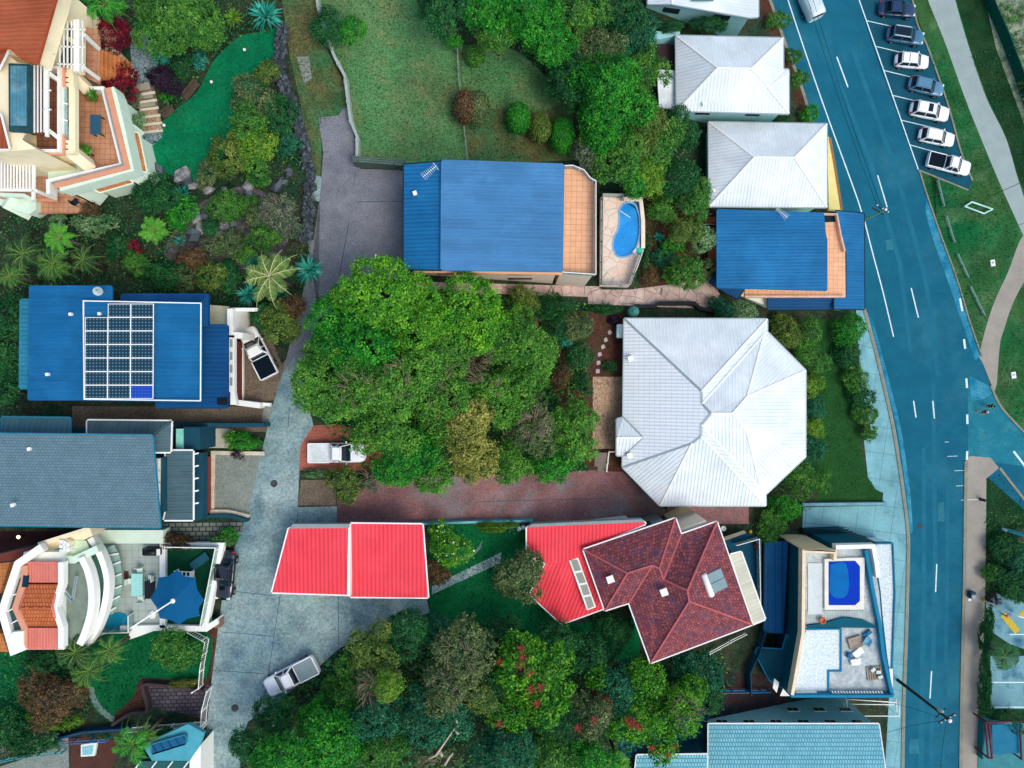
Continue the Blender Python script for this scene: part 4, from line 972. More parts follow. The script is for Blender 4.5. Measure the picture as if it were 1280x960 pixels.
for ci in range(3):
    for ri in range(7):
        if ci == 0 and ri == 0: continue
        y0, y1 = 379.7 + ri * 16.95, 379.7 + (ri + 1) * 16.95
        sh_ = ri * 0.25 * -1
        w = [P(x + sh_ * 0.4, y, 30.32 - 0.002 * (x - 105)) for x, y in ((xs[ci] + .25, y0 + .25), (xs[ci + 1] - .25, y0 + .25), (xs[ci + 1] - .25, y1 - .25), (xs[ci] + .25, y1 - .25))]
        mb = MB(); u0 = w[0]
        W2 = (w[1] - w[0]).length; H2 = (w[3] - w[0]).length
        mb.face(w[::-1], [(0, H2), (W2, H2), (W2, 0), (0, 0)])
        f_ = mb.build('solar_panel', panel_b if (ci == 2 and ri == 6) else panel, h)
        MB().ribbon([v - Vector((0, 0, 0.05)) for v in w], 0.05, 0.06, closed=True).build('frame', trim_w, f_)
antenna('white satellite dish on the top edge of the solar panel roof', 129, 365, 30.2, 0.4, dish=True)
for x, y, l in ((90, 393, 'small pale pipe near the top of the solar panel roof'), (61, 468, 'small pale pipe low on the solar panel roof'), (126, 392.5, 'small white box vent beside the solar panels')):
    vent(l, x, y, 30.0, 0.2)
fz = 26.6
slab(h, 'entry_floor', [(261, 381), (286, 383), (285, 407), (261, 407)], 25.5, 0.2, mat('entry_pale', (172, 186, 170), rough=0.7, var=0.1, stain=(200, 160, 96), stain_amt=0.5, stain_scale=0.8))
strip(h, 'front_wall', [(287.5, 386), (287.5, 418), (303, 419.5)], 22.5, 0.5, fz - 22.5, trim_w)
strip(h, 'front_wall', [(287, 387), (322, 387)], 22.5, 0.3, 3.4, trim_w)
fw = block(h, 'garage_front', [(285, 419), (293, 419), (293, 490), (296, 506), (288, 506), (288, 490), (285, 490)], fz, 26.1, trim_w)
for k in range(4):
    y = 424 + k * 16
    slab(fw, 'slot_window', [(287.5, y), (290.5, y), (290.5, y + 10), (287.5, y + 10)], fz + 0.03, 0.1, metal)
MB().bar(P(296, 427, 23.9), P(296, 500, 23.9), 0.3, 2.5).build('garage_door', mat('door_maroon', (112, 60, 54), rough=0.6, var=0.05), h)
strip(h, 'front_kerb', [(302, 428), (302, 503), (338, 506)], zg(302) - 0.1, 0.3, 0.35, trim_w)
strip(h, 'front_wall', [(295, 503), (325, 507)], zg(300) - 0.1, 0.5, 1.2, trim_w)

h = house_thing('grey_roof_house', 'house with broad grey tiled roof and ribbed lower roofs cut by the picture edge', 'house', 110, 600, 'houses on the hillside')
roof_faces(h, [rf(0, (-40, 542, 29.6), (190, 544.5, 29.6), (200, 659.5, 28.6), (-40, 656, 28.6))], r_grey, gutter_m=r_teal)
roof_faces(h, [rf(0, (2, 521.5, 27.8), (87, 522.5, 27.8), (87, 543, 28.3), (2, 543, 28.3))], RIB('roof_greyteal', (62, 102, 118), sp=0.45, dark=0.75), gutter_m=r_teal, name='side_roof')
roof_faces(h, [rf(0, (109, 525.5, 27.6), (214, 526.5, 27.6), (191, 545, 28.3), (109, 545, 28.3)), rf(0, (214, 526.5, 27.6), (213, 565, 27.6), (191, 565, 28.3), (191, 545, 28.3))], r_grey2, gutter_m=trim_w, ridge_m=r_grey2, name='side_roof')
roof_faces(h, [rf(0, (207, 563.5, 27.3), (241, 563.5, 27.0), (241, 650, 27.0), (205, 650, 27.3), (207, 640, 27.3))], r_grey2, gutter_m=trim_w, name='garage_roof', dirs=[(1, 0)])
walls(h, rf(27.4, (0, 526), (212, 528), (212, 564), (240, 565), (240, 648), (205, 656), (0, 654)), 26.75, w_slate, 0.75, win=False)
block(h, 'upper_wall', [(191, 572), (206, 572), (206, 640), (196, 640)], 27.7, 26, w_slate)
fr = block(h, 'clerestory', [(191, 573), (199, 573), (198, 634), (194, 634)], 28.0, 27.2, mat('clerestory_cream', (200, 196, 168), rough=0.5))
for k in range(4):
    y = 574 + k * 15
    slab(fr, 'pane', [(197, y), (199.5, y), (199.5, y + 13), (197, y + 13)], 28.03, 0.1, trim_w)
bz = 25.9
block(h, 'garage_front', [(241, 566), (254, 566), (254, 647), (244, 652), (241, 652)], bz, 25.0, w_slate)
MB().bar(P(252, 568, 23.6), P(252, 644, 23.6), 0.3, 3.0).build('garage_wall', w_slate, h)
for k in range(5):
    y = 568 + k * 15.5
    MB().bar(P(241, y, 27.0), P(248, y - 1.5, 26.6), 0.12, 0.12).build('bracket', trim_w, h)
MB().bar(P(259.5, 571, 23.6), P(259.5, 641, 23.6), 0.2, 2.5).build('garage_door', mat('door_brick', (132, 62, 52), rough=0.6, var=0.06), h)
strip(h, 'entry_wall', [(212, 531), (330, 531.5)], zg(260), 0.35, 1.6, w_slate)
block(h, 'entry_block', [(229, 534), (250, 534), (250, 562), (229, 562)], 26.2, 22, w_slate)
slab(h, 'entry_glass_roof', [(220, 536), (229, 536), (229, 562), (220, 562)], 26.3, 0.15, mat('aqua_sheet', (132, 216, 206), rough=0.4))
strip(h, 'front_kerb', [(330, 567), (266, 566), (265, 640)], zg(280) - 0.1, 0.35, 0.3, mat('kerb_cream', (196, 194, 178), rough=0.8))
strip(h, 'front_kerb', smooth_line([(262, 641), (285, 641), (310, 647)]), zg(285) - 0.1, 0.5, 0.5, mat('kerb_cream', (196, 194, 178)))
strip(h, 'front_kerb', smooth_line([(257, 646), (285, 645), (308, 651)]), zg(285) - 0.1, 0.3, 0.9, w_slate)
slab(h, 'entry_floor', [(250, 535), (290, 536), (288, 560), (252, 560)], zg(270) + 0.15, 0.3, mat('entry_cream', (178, 180, 168), rough=0.8, var=0.08))
for x, y, l in ((38.5, 561, 'bent white pipe near the top of the broad grey roof'), (18, 631, 'bent white pipe low on the broad grey roof')):
    vent(l, x, y, 29.4, 0.24)
h = house_thing('terrace_apartments', 'cream terraced apartment building with terracotta roofs, white pergolas and tiled terraces', 'apartment building', 100, 150)
zr = 34.0
roof_faces(h, [rf(0, (9, -30, 34.6), (78, -30, 33.6), (69, 0, 33.6), (46.5, 79, 33.4), (28, 73, 33.9), (12, 59, 34.3), (-30, 62, 35.2), (-30, 0, 35.0))], r_terra, gutter_m=mat('gutter_terra', (150, 70, 40), rough=0.7), dirs=[(1, 0.28)])
roof_faces(h, [rf(0, (-30, 58, 33.2), (11, 57.5, 33.2), (6, 70, 33.0), (-2, 86, 32.6), (-30, 86, 32.6))], r_terra, gutter_m=trim_w, name='lower_roof', dirs=[(1, 0.4)])
roof_faces(h, [rf(0, (-30, 140, 33.0), (0, 143, 33.0), (11, 186, 32.4), (-30, 186, 32.4))], r_terra, gutter_m=trim_w, name='lower_roof', dirs=[(0.2, 1)])
wm = block(h, 'wall', [(-25, -25), (70, -25), (64, 0), (43, 75), (28, 70), (12, 60), (12, 165), (46, 186), (0, 190), (-25, 190)], 31.8, 23, w_cream)
block(h, 'upper_wall', [(-25, -28), (74, -28), (67, 0), (45, 76), (12, 58), (-25, 58)], 33.35, 31.6, w_cream)
slab(h, 'flat_roof', [(-20, 75), (10, 68), (22, 78), (36, 80), (36, 164), (28, 167), (20, 186), (-20, 188)], 32.0, 0.25, w_cream)
for x, y in ((67, 38), (66, 50), (65, 65)):
    f_ = slab(h, 'window', [(x - 2, y - 3), (x + 3, y - 4), (x + 3, y + 4), (x - 2, y + 5)], 31.86, 0.1, w_cream)
    slab(f_, 'pane', [(x - 1, y - 2.2), (x + 2.4, y - 3), (x + 2.4, y + 3.2), (x - 1, y + 4)], 31.9, 0.1, glassmat('olive_glass', (96, 104, 70), 0.3))
gl = block(h, 'glass_roof', [(10.5, 79), (37, 80), (37, 165), (11, 164)], 32.3, 31.9, mat('glass_roof_frame', (40, 74, 86), rough=0.5))
slab(gl, 'pane', [(13, 82), (33, 82.5), (33, 157), (13, 157)], 32.36, 0.08, mat('glass_roof_pane', (74, 134, 156), rough=0.15, var=0.25, scale=0.5, grain=0.1, pat=('ribs', 0.3, 0.2, 0.8), stain=(150, 180, 190), stain_amt=0.4, stain_scale=0.5))
slab(h, 'balcony_floor', [(72, 18), (105, 42), (104, 92), (97, 92), (72, 82)], 29.0, 0.3, w_cream)
slab(h, 'balcony_glass', [(73, 20), (93, 32), (93, 90), (73, 80)], 29.3, 0.1, glassmat('dark_blue_glass', (20, 62, 84), 0.2))
strip(h, 'balcony_beam', [(74, 42), (97, 55)], 29.35, 0.35, 0.2, w_cream)
strip(h, 'balcony_wall', [(72, 17), (97, 31)], 29.3, 0.4, 1.0, w_cream)
pergola(h, [((x, 25 + (x - 75) * 0.1), (x, 82 + (x - 75) * 0.35)) for x in (75, 80, 84.5, 89.5)] + [((103.2, 26), (103.2, 90))] + [((72, y), (106, y + 1)) for y in (36, 58, 80)], [((94.5, 25), (94.5, 90)), ((98.3, 25), (98.3, 90))], 31.2, trim_w)
for a_, b_ in (((104, 43), (123, 61)), ((104, 84), (123, 98))): MB().bar(P(*a_, 30.8), P(*b_, 28.0), 0.3, 0.3).build('raking_post', trim_w, h)
slab(h, 'terrace', [(99, 33), (122, 36), (124, 62), (124, 98), (122, 104), (97, 92), (104, 84), (104, 40)], 27.6, 0.3, tile_o2)
for k in range(7):
    x0 = 123 + k * 5.3
    slab(h, 'step', [(x0, 60 + k * 2.2), (x0 + 5.5, 62.5 + k * 2.2), (x0 + 5.5, 96 - k * 0.3), (x0, 98 - k * 0.5)], 27.45 - k * 0.4, 0.5, tile_step)
block(h, 'terrace_base', [(99, 33), (122, 36), (160, 78), (160, 95), (124, 100), (97, 92)], 24.6, 22.5, w_cream)
slab(h, 'terrace', [(37, 83), (77, 84), (77, 185), (46, 187), (46, 168), (28, 166)], 29.6, 0.3, mat('terrace_brown', (132, 92, 74), rough=0.8, pat=('pbrick', 0.45, 0.45, 0.02, (122, 84, 68), (80, 60, 52))))
block(h, 'wall', [(46, 80), (64, 86), (66, 188), (28, 190)], 29.2, 22.5, w_cream)
pergola(h, [((39 + k * 4.1, 81 + k * 0.4), (39 + k * 4.1, 166 - k * 0.2)) for k in range(5)] + [((54, y), (64, y)) for y in (88, 113, 137, 163)] , [((59, 81), (59, 171))], 31.8, trim_w)
for a_, b_ in (((61, 92), (75, 102)), ((61, 163), (75, 174))): MB().bar(P(*a_, 31.5), P(*b_, 30.0), 0.3, 0.3).build('raking_post', trim_w, h)
strip(h, 'parapet', [(56, 84), (73, 84), (73, 188), (36, 188)], 29.6, 0.22, 0.9, trim_w)
strip(h, 'coping', [(76.5, 83), (77, 108)], 30.1, 0.5, 0.12, coping)
strip(h, 'coping', [(76.5, 168), (76.5, 190), (38, 190)], 30.1, 0.5, 0.12, coping)
sk = slab(h, 'glass_canopy', [(75, 108), (83, 112), (84.5, 172), (75, 168)], 29.95, 0.12, mat('canopy_glass', (134, 168, 172), rough=0.2, var=0.1))
for y in (127, 148): strip(sk, 'glazing_bar', [(74.5, y), (84, y + 3)], 30.0, 0.1, 0.06, trim_w)
strip(h, 'parapet', [(87, 86), (90, 112), (90, 191)], 29.4, 0.5, 0.5, w_cream)
slab(h, 'pier_cap', [(77, 84), (92, 101), (92, 112), (77, 104)], 30.0, 0.4, w_cream)
slab(h, 'pier_cap', [(77, 174), (90, 176), (92, 192), (77, 192)], 30.0, 0.4, w_cream)
for x, y in ((83.5, 97), (83.5, 103), (83, 180), (83, 186.5)): slab(h, 'drain_slot', [(x - 2, y - 1), (x + 2, y - .5), (x + 2, y + .5), (x - 2, y + .5)], 30.03, 0.1, trim_dk)
MB().bar(P(85, 87, 29.6), P(110, 112, 27.6), 0.8, 0.8).build('stair_wall', w_cream, h)
MB().bar(P(88, 188, 29.6), P(113, 208, 27.6), 0.9, 0.8).build('stair_wall', w_cream, h)
tz = 27.0
slab(h, 'terrace', [(92, 107), (108, 113), (129, 112), (150, 205), (112, 213), (92, 195)], tz, 0.3, tile_o2)
block(h, 'terrace_wall', [(92, 108), (130, 110), (160, 209), (60, 235), (60, 190)], tz - 0.35, 22.5, w_mint)
ow = [(112, 108.5), (128, 109.5), (132, 118), (156, 207), (62, 231)]
strip(h, 'parapet', [(108, 110), (128, 110), (151.5, 205.5), (59.5, 226), (60, 242)], tz, 0.28, 1.0, trim_w)
rail(h, [(130, 113), (153, 206), (64, 228.5)], tz + 0.9, 0.35, metal, metal, name='rail')
strip(h, 'coping', [(133.5, 110), (157.3, 207.8), (68, 231)], tz + 0.2, 0.55, 0.85, coping)
strip(h, 'outer_wall', [(137, 110), (141, 119), (149, 152), (161.5, 209.5), (74, 234)], tz - 0.6, 0.7, 1.5, w_mint)
MB().bar(P(158, 209, tz), P(190, 228, 23.6), 1.4, 0.9).build('buttress', w_mint, h)
MB().bar(P(92, 230, tz), P(126, 247, 23.6), 1.2, 0.9).build('buttress', w_mint, h)
MB().bar(P(150, 150, tz - 0.2), P(174, 167, 24.5), 0.8, 0.8).build('buttress', w_mint, h)
block(h, 'wall', [(147, 120), (160, 130), (166, 165), (156, 168)], 25.0, 22.5, w_mint)
slab(h, 'side_window', [(149, 128), (153, 131), (156, 142), (151, 141)], 25.9, 0.1, glassmat('sea_glass', (84, 150, 152), 0.2))
slab(h, 'side_window', [(155, 133), (160, 136), (160, 146), (158, 145)], 25.6, 0.1, glassmat('sea_glass', (84, 150, 152), 0.2))
roof_faces(h, [rf(0, (158, 163, 27.0), (173, 167, 26.0), (183, 215, 26.0), (165, 209, 27.0))], tile_step, gutter_m=w_mint, name='side_terrace')
roof_faces(h, [rf(0, (108, 231, 27.0), (150, 218, 27.0), (166, 228, 26.0), (125, 240, 26.0))], tile_step, gutter_m=w_mint, name='side_terrace')
block(h, 'wall', [(150, 164), (171, 168), (181, 214), (160, 208)], 25.8, 22.5, w_mint)
block(h, 'wall', [(104, 229), (150, 216), (164, 227), (125, 238)], 25.8, 22.5, w_mint)
slab(h, 'terrace', [(0, 195), (70, 203), (70, 212), (58, 226), (58, 246), (0, 248)], 25.6, 0.3, tile_o2)
slab(h, 'terrace', [(40, 252), (75, 236), (107, 250), (107, 266.5), (42, 267), (38, 256)], 24.7, 0.3, tile_o2)
slab(h, 'terrace', [(3, 246), (70, 246), (72, 252), (3, 252)], 25.2, 0.2, coping)
block(h, 'wall', [(-20, 190), (45, 200), (45, 262), (36, 268), (-20, 250)], 25.3, 22.5, w_mint)
pergola(h, [((2 + k * 3.9, 196), (2 + k * 3.9, 238)) for k in range(11)], [((42.5, 196), (42, 250)), ((0, 237.5), (43, 238)), ((0, 195.5), (43, 196.5))], 28.4, trim_w, sw=0.12)
strip(h, 'parapet', [(-10, 193), (70, 194), (90, 193)], 27.0, 0.5, 1.6, w_cream)
MB().bar(P(44, 238, 28.2), P(70, 248, 25.4), 0.25, 0.25).build('raking_post', trim_w, h)
MB().bar(P(48, 200, 28.0), P(73, 207, 25.6), 0.6, 0.5).build('raking_post', w_mint, h)
strip(h, 'parapet', [(0, 243), (30, 244), (40, 250)], 25.6, 0.3, 0.5, w_mint)
MB().bar(P(8, 250, 25.6), P(40, 266, 23.8), 1.4, 0.6).build('buttress', w_mint, h)

h = house_thing('curved_white_house', 'white house with zigzag orange and pink roof and curved white balconies', 'house', 90, 745, 'houses on the hillside')
zr = 27.9
roof_faces(h, [rf(zr, (31, 704), (72, 704), (72, 730), (33, 730))], r_pink, gutter_m=r_pink, name='roof', dirs=[(0, 1)])
roof_faces(h, [rf(0, (33, 730, zr), (72, 730, zr), (63.5, 760, zr + .5), (26, 760, zr + .5)), rf(0, (26, 760, zr + .5), (63.5, 760, zr + .5), (72, 783, zr), (33, 783, zr))], r_orange, gutter_m=r_pink, ridge_m=r_orange, name='roof', dirs=[(0, -1), (0, 1)])
roof_faces(h, [rf(zr, (33, 783), (72, 783), (72, 810), (29, 810))], r_pink, gutter_m=r_pink, name='roof', dirs=[(0, 1)])
strip(h, 'roof_edge', [(30, 707), (30, 724), (19, 760), (30, 785), (30, 810)], zr + 0.02, 0.5, 0.16, coping)
strip(h, 'parapet', [(76, 703), (76, 730), (67.5, 760), (76, 784), (76, 810)], zr - 0.4, 0.45, 0.6, trim_w)
strip(h, 'parapet', [(52, 684), (22, 705), (8, 746), (2, 765), (13, 803), (16, 814), (31, 808)], zr - 0.4, 0.62, 0.6, trim_w)
slab(h, 'parapet_cap', [(16, 790), (29, 789), (29, 809), (13, 817), (10, 800)], zr + 0.3, 0.6, trim_w)
slab(h, 'glass_roof', [(24, 724), (30, 728), (18, 760), (29, 786), (29, 790), (18, 793), (7, 767), (13, 745)], zr - 0.2, 0.15, glassmat('glass_roof_dark', (34, 66, 70), 0.15))
for a_, b_ in (((13, 745), (22, 742)), ((8, 765), (18, 760)), ((13, 780), (24, 774))): MB().bar(P(*a_, zr - 0.1), P(*b_, zr - 0.1), 0.1, 0.1).build('glazing_bar', trim_w, h)
block(h, 'wall', [(30, 690), (78, 690), (80, 812), (30, 812), (4, 765), (24, 712)], zr - 0.5, 22, w_white)
slab(h, 'blue_hatch', [(29, 719), (35, 720), (34, 734), (27, 734)], zr + 0.2, 0.15, mat('hatch_navy', (20, 52, 72), rough=0.5))
slab(h, 'upper_deck', [(78, 704), (100, 704), (110, 730), (112, 760), (106, 785), (98, 804), (79, 805), (79, 785), (71, 760), (78, 735)], 27.0, 0.3, mat('deck_weathered', (122, 140, 130), rough=0.8, var=0.15, scale=0.6, grain=0.1))
fr = MB()
for a_, b_ in (((79, 733), (92, 751)), ((97, 720), (92, 751)), ((77, 737), (90, 753)), ((94.5, 720), (90, 750))): fr.bar(P(*a_, 27.6), P(*b_, 27.6), 0.1, 0.1)
fr.build('deck_frame', metal, h)
slab(h, 'balcony', [(96, 700), (115, 690), (128, 720), (132, 750), (125, 785), (110, 806), (102, 806)], 25.6, 0.3, mat('balcony_green', (98, 158, 146), rough=0.6, var=0.08))
strip(h, 'balcony_parapet', smooth_line([(101, 697), (109, 714), (114, 738), (113, 765), (106, 790), (99, 806)]), 26.6, 0.55, 0.8, trim_w)
strip(h, 'balcony_parapet', smooth_line([(112, 673), (124, 693), (132, 717), (133, 738), (128, 765), (118, 790), (107, 806)]), 25.7, 0.5, 0.8, trim_w)
cm = slab(h, 'curved_canopy', [(124, 688), (142, 681), (149, 695), (152, 715), (152, 735), (149, 750), (140, 768), (130, 768), (134, 735), (131, 708)], 24.9, 0.12, mat('canopy_aqua', (138, 176, 172), rough=0.2, var=0.1, grain=0.05))
for a_, b_ in (((128, 695), (148, 692)), ((131, 710), (151, 702)), ((133, 725), (152, 717)), ((133, 740), (152, 732)), ((131, 755), (150, 745)), ((128, 770), (145, 759))):
    MB().bar(P(*a_, 25.0), P(*b_, 25.0), 0.14, 0.12).build('canopy_bar', trim_w, cm)
block(h, 'wall', [(78, 690), (110, 690), (126, 720), (128, 765), (110, 804), (78, 806)], 25.3, 22, w_mint)
block(h, 'wing_wall', [(48, 681), (110, 661), (112, 671), (60, 700), (44, 700)], 26.50, 22, w_cream)
slab(h, 'wing_floor', [(86, 675), (107, 676), (114, 690), (98, 697), (80, 697), (84, 680)], 26.60, 0.1, mat('wing_floor', (196, 222, 196), rough=0.7, var=0.06))
strip(h, 'wing_parapet', [(48, 681), (110, 661.5), (113, 671)], 26.30, 0.4, 0.9, w_cream)
strip(h, 'wing_parapet', [(46, 697), (92, 700), (122, 686)], 26.40, 0.6, 0.7, w_mint)
f_ = slab(h, 'window', [(66, 686), (78, 682), (78, 688), (66, 693)], 26.65, 0.1, trim_w)
slab(f_, 'pane', [(67, 687), (77, 683.5), (77, 687), (67, 691)], 26.70, 0.1, glassmat('sea_glass', (84, 150, 152), 0.2))
mb = MB()
for k in range(7): mb.box(P(80 + (k % 3) * 4, 676 + k * 2, 27.00), (0.35, 0.3, 0.7), k)
mb.build('roof_clutter_frame', trim_w, h)
tz = 23.8
block(h, 'terrace', [(108, 679), (202, 679), (204, 785), (150, 787), (128, 794), (108, 800)], tz, 21.5, floor_g)
strip(h, 'terrace_parapet', [(150, 786), (205, 785), (255, 786), (276, 682), (203, 682), (203, 785)], tz - 0.2, 0.5, 0.6, trim_w)
block(h, 'lawn_terrace', [(203, 682), (275, 682), (254, 784), (203, 784)], tz + 0.02, 21.5, mat('terrace_turf', (12, 64, 44), rough=0.9, var=0.1, grain=0.25))
strip(h, 'terrace_wall', [(122, 671), (204, 671)], 22.4, 1.2, 2.0, w_mint)
block(h, 'boundary_pier', [(255, 783), (272, 773), (273, 780), (258, 790)], tz + 0.3, 21.5, trim_w)
block(h, 'boundary_pier', [(163, 784), (205, 784), (175, 795), (160, 800)], tz - 0.1, 21.5, trim_w)
pl = block(h, 'spa_pool', smooth_line([(131, 786), (134, 772), (140, 767), (152, 766), (160, 772), (160, 787), (146, 788)]), tz + 0.06, tz - 0.5, mat('spa_water', (24, 142, 184), rough=0.08, var=0.05, spec=0.5))
rail(h, [(113, 792), (160, 791), (160, 770)], tz, 1.0, glassmat('fence_glass', (120, 160, 156), 0.1), trim_w)
rail(h, [(205, 684), (269, 685), (250, 782)], tz + 0.3, 0.9, glassmat('fence_glass', (120, 160, 156), 0.1), trim_w)
for k, (x, y, l) in enumerate(()): pass

def table(label, px, py, z, sx, sy, m, rz=0.0, hgt=0.74, lm=None):
    o = thing('outdoor_table', label, 'table', P(px, py, z), None, rz)
    MB().box((0, 0, hgt), (sx, sy, 0.06)).build('tabletop', m, o, local=True)
    for a in (-1, 1):
        for b in (-1, 1): MB().box((a * (sx / 2 - 0.1), b * (sy / 2 - 0.1), hgt / 2), (0.07, 0.07, hgt)).build('leg', lm or m, o, local=True)
    return o
def chair(label, px, py, z, m, rz=0.0, group=None):
    o = thing('chair', label, 'chair', P(px, py, z), group, rz)
    MB().box((0, 0, 0.44), (0.5, 0.5, 0.06)).build('seat', m, o, local=True)
    MB().box((-0.24, 0, 0.7), (0.05, 0.5, 0.5)).build('backrest', m, o, local=True)
    for a in (-1, 1):
        for b in (-1, 1): MB().box((a * 0.21, b * 0.21, 0.21), (0.05, 0.05, 0.42)).build('leg', m, o, local=True)
    return o
white_f = mat('white_furniture', (206, 226, 222), rough=0.5)
table('long pale aqua table with white chairs on the grey terrace', 177, 728, tz, 1.0, 2.0, mat('table_aqua', (150, 214, 212), rough=0.4, var=0.04))
wc = 'white chairs round the pale aqua table'
chair('white chair at the upper end of the pale aqua table', 178, 711, tz, white_f, -1.57, wc)
chair('white chair at the lower end of the pale aqua table', 179, 747, tz, white_f, 1.57, wc)
chair('white chair between the pale aqua table and the curved balcony', 167, 725, tz, white_f, 0.0, wc)
chair('white chair between the pale aqua table and the blue umbrella', 192, 721, tz, white_f, 3.1, wc)
o = thing('barbecue', 'black barbecue against the terrace wall beside the turf terrace', 'barbecue', P(195, 687, tz))
bk = mat('black_paint', (14, 22, 30), rough=0.4)
MB().box((0, 0, 0.45), (1.5, 0.6, 0.9)).build('cabinet', bk, o, local=True)
mb = MB(); mb.tube([(-0.55, 0, 0.95), (-0.5, 0, 0.95), (0.5, 0, 0.95), (0.55, 0, 0.95)], [0.2, 0.32, 0.32, 0.2], 12); mb.build('hood', bk, o, local=True)
MB().box((0.65, 0, 0.93), (0.4, 0.55, 0.05)).build('side_shelf', trim_w, o, local=True)
o = thing('doormat', 'brown mat on the grey terrace by the curved canopy', 'mat', P(158, 719, tz))
MB().box((0, 0, 0.015), (0.42, 0.72, 0.03)).build('mat', mat('mat_brown', (86, 62, 54), rough=0.95), o, local=True)
o = thing('side_cabinet', 'black low cabinet half under the blue umbrella on the terrace', 'cabinet', P(191, 734, tz))
MB().box((0, 0, 0.4), (0.5, 1.5, 0.8)).build('body', bk, o, local=True); MB().box((0, 0, 0.83), (0.56, 1.56, 0.05)).build('top', bk, o, local=True)
o = thing('white_trellis', 'white lattice frame poking out above the blue umbrella', 'trellis', P(233, 717, tz), None, -0.05)
mb = MB()
for k in range(5): mb.box((-0.7 + k * 0.35, 0, 0.8), (0.07, 0.9, 0.07))
for k in range(3): mb.box((0, -0.4 + k * 0.4, 0.8), (1.5, 0.07, 0.06))
mb.build('lattice', trim_w, o, local=True)
for s in (-1, 1): MB().box((s * 0.7, 0, 0.38), (0.08, 0.8, 0.76)).build('leg', trim_w, o, local=True)
o = thing('sun_lounger', 'blue sun lounger lying askew on the turf terrace', 'sun lounger', P(252, 700, tz), None, 0.62)
lb = mat('lounger_blue', (34, 84, 104), rough=0.7, var=0.06, grain=0.05)
MB().box((-0.3, 0, 0.3), (1.3, 0.75, 0.06)).build('seat', lb, o, local=True); MB().box((0.62, 0, 0.4), (0.65, 0.75, 0.06), ry=-0.35).build('backrest', lb, o, local=True)
for a in (-1, 1):
    for b in (-1, 1): MB().box((a * 0.75, b * 0.32, 0.14), (0.05, 0.05, 0.28)).build('leg', lb, o, local=True)
o = thing('umbrella', 'big octagonal blue umbrella over the turf terrace', 'umbrella', P(214, 754, tz))
uz = 2.7; apex = P(216, 751, tz + 3.5)
rim = [(221, 712.5), (244, 722), (255, 750), (249, 770), (224, 781), (200, 773), (188, 748), (198, 722)]
rimw = [P(x, y, tz + 2.75) for x, y in rim]
mb = MB()
for k in range(8):
    a_, b_ = rimw[k], rimw[(k + 1) % 8]
    m_ = (a_ + b_) / 2 + (apex - (a_ + b_) / 2) * 0.09
    mb.face([apex, b_, m_]); mb.face([apex, m_, a_])
canopy = mb.build('canopy', mat('umbrella_blue', (4, 84, 132), rough=0.7, var=0.04, grain=0.03), o)
mb = MB()
for k in range(8): mb.bar(apex - Vector((0, 0, 0.06)), rimw[k] - Vector((0, 0, 0.06)), 0.05, 0.05)
mb.build('rib_frame', metal, o)
MB().lathe(apex, [(0.2, -0.05), (0.22, 0.05), (0.1, 0.12), (0.01, 0.14)], 12).build('hub', trim_w, o)
c0 = P(190, 768, tz)
MB().tube([c0, c0 + Vector((0, 0, 3.4)), apex + Vector((0, 0, 0.2))], 0.06, 8).build('arm', trim_w, o)
MB().lathe(c0, [(0.4, 0), (0.4, 0.08), (0.05, 0.12)], 14).build('base', trim_w, o)
o = thing('wall_lamp', 'lit round lamp on the dark passage wall beside the grey house', 'lamp', P(24, 671, 24.6))
em = bpy.data.materials.new('lamp_glow'); em.use_nodes = True
em.node_tree.nodes['Principled BSDF'].inputs['Emission Color'].default_value = (1, 0.75, 0.4, 1); em.node_tree.nodes['Principled BSDF'].inputs['Emission Strength'].default_value = 2.2
MB().lathe((0, 0, 0), [(0.01, 0), (0.13, 0.04), (0.16, 0.12), (0.08, 0.22), (0.01, 0.24)], 12).build('globe', em, o, local=True)
MB().box((0, 0.0, -0.9), (0.1, 0.1, 1.8)).build('post', trim_dk, o, local=True)
roof_faces(h, [rf(0, (-30, 700, 26.6), (48, 681, 26.6), (45, 697, 26.4), (-30, 706, 26.4))], mat('brown_roof', (104, 52, 44), rough=0.7, var=0.1), gutter_m=trim_dk, name='side_roof')
slab(h, 'side_terrace', [(-30, 704), (12, 703), (0, 742), (-30, 750)], 25.2, 2.0, tile_step)
slab(h, 'side_terrace', [(-30, 790), (2, 792), (10, 815), (-30, 814)], 25.2, 2.0, tile_step)

fence('white_panel_fence', 'white fence of pale mesh panels curving from the turf terrace down to the sunken courtyard', 'fence', [(240, 786), (262, 798), (256, 830), (254, 855), (246, 860)], 1.0, trim_w, 'bars', gap=1.5)
fence('white_gate', 'tall white sliding gate at the driveway end of the sunken courtyard', 'gate', [(266, 857), (260, 880), (258, 905)], 1.3, trim_w, 'bars', gap=1.8)
fence('white_panel_fence', 'straight white mesh fence along the bottom of the sunken courtyard', 'fence', [(164, 909), (194, 906), (225, 904), (258, 901)], 1.0, trim_w, 'bars', gap=1.9)
fence('timber_wall', 'low dark blue wall beside the brown courtyard roof at the bottom', 'wall', [(78, 918), (110, 910), (165, 906)], 0.9, mat('wall_navy', (30, 66, 96), rough=0.7), 'panel', gap=4, t=0.2)
fence('step_rail', 'thin teal railing curving along the pale path in the bottom corner', 'fence', [(-10, 951), (30, 942), (60, 938), (84, 936)], 0.9, mat('rail_teal', (70, 150, 160), rough=0.5), 'rail', gap=1.5)
fence('courtyard_rail', 'blue handrail above the brown courtyard beside the palm', 'fence', [(76, 924), (110, 923), (138, 921)], 0.9, mat('rail_blue', (50, 120, 170), rough=0.5), 'rail', gap=1.5)
kw = house_thing('retaining_wall', 'dark brick retaining wall bent round the sunken courtyard', 'wall', 185, 875)
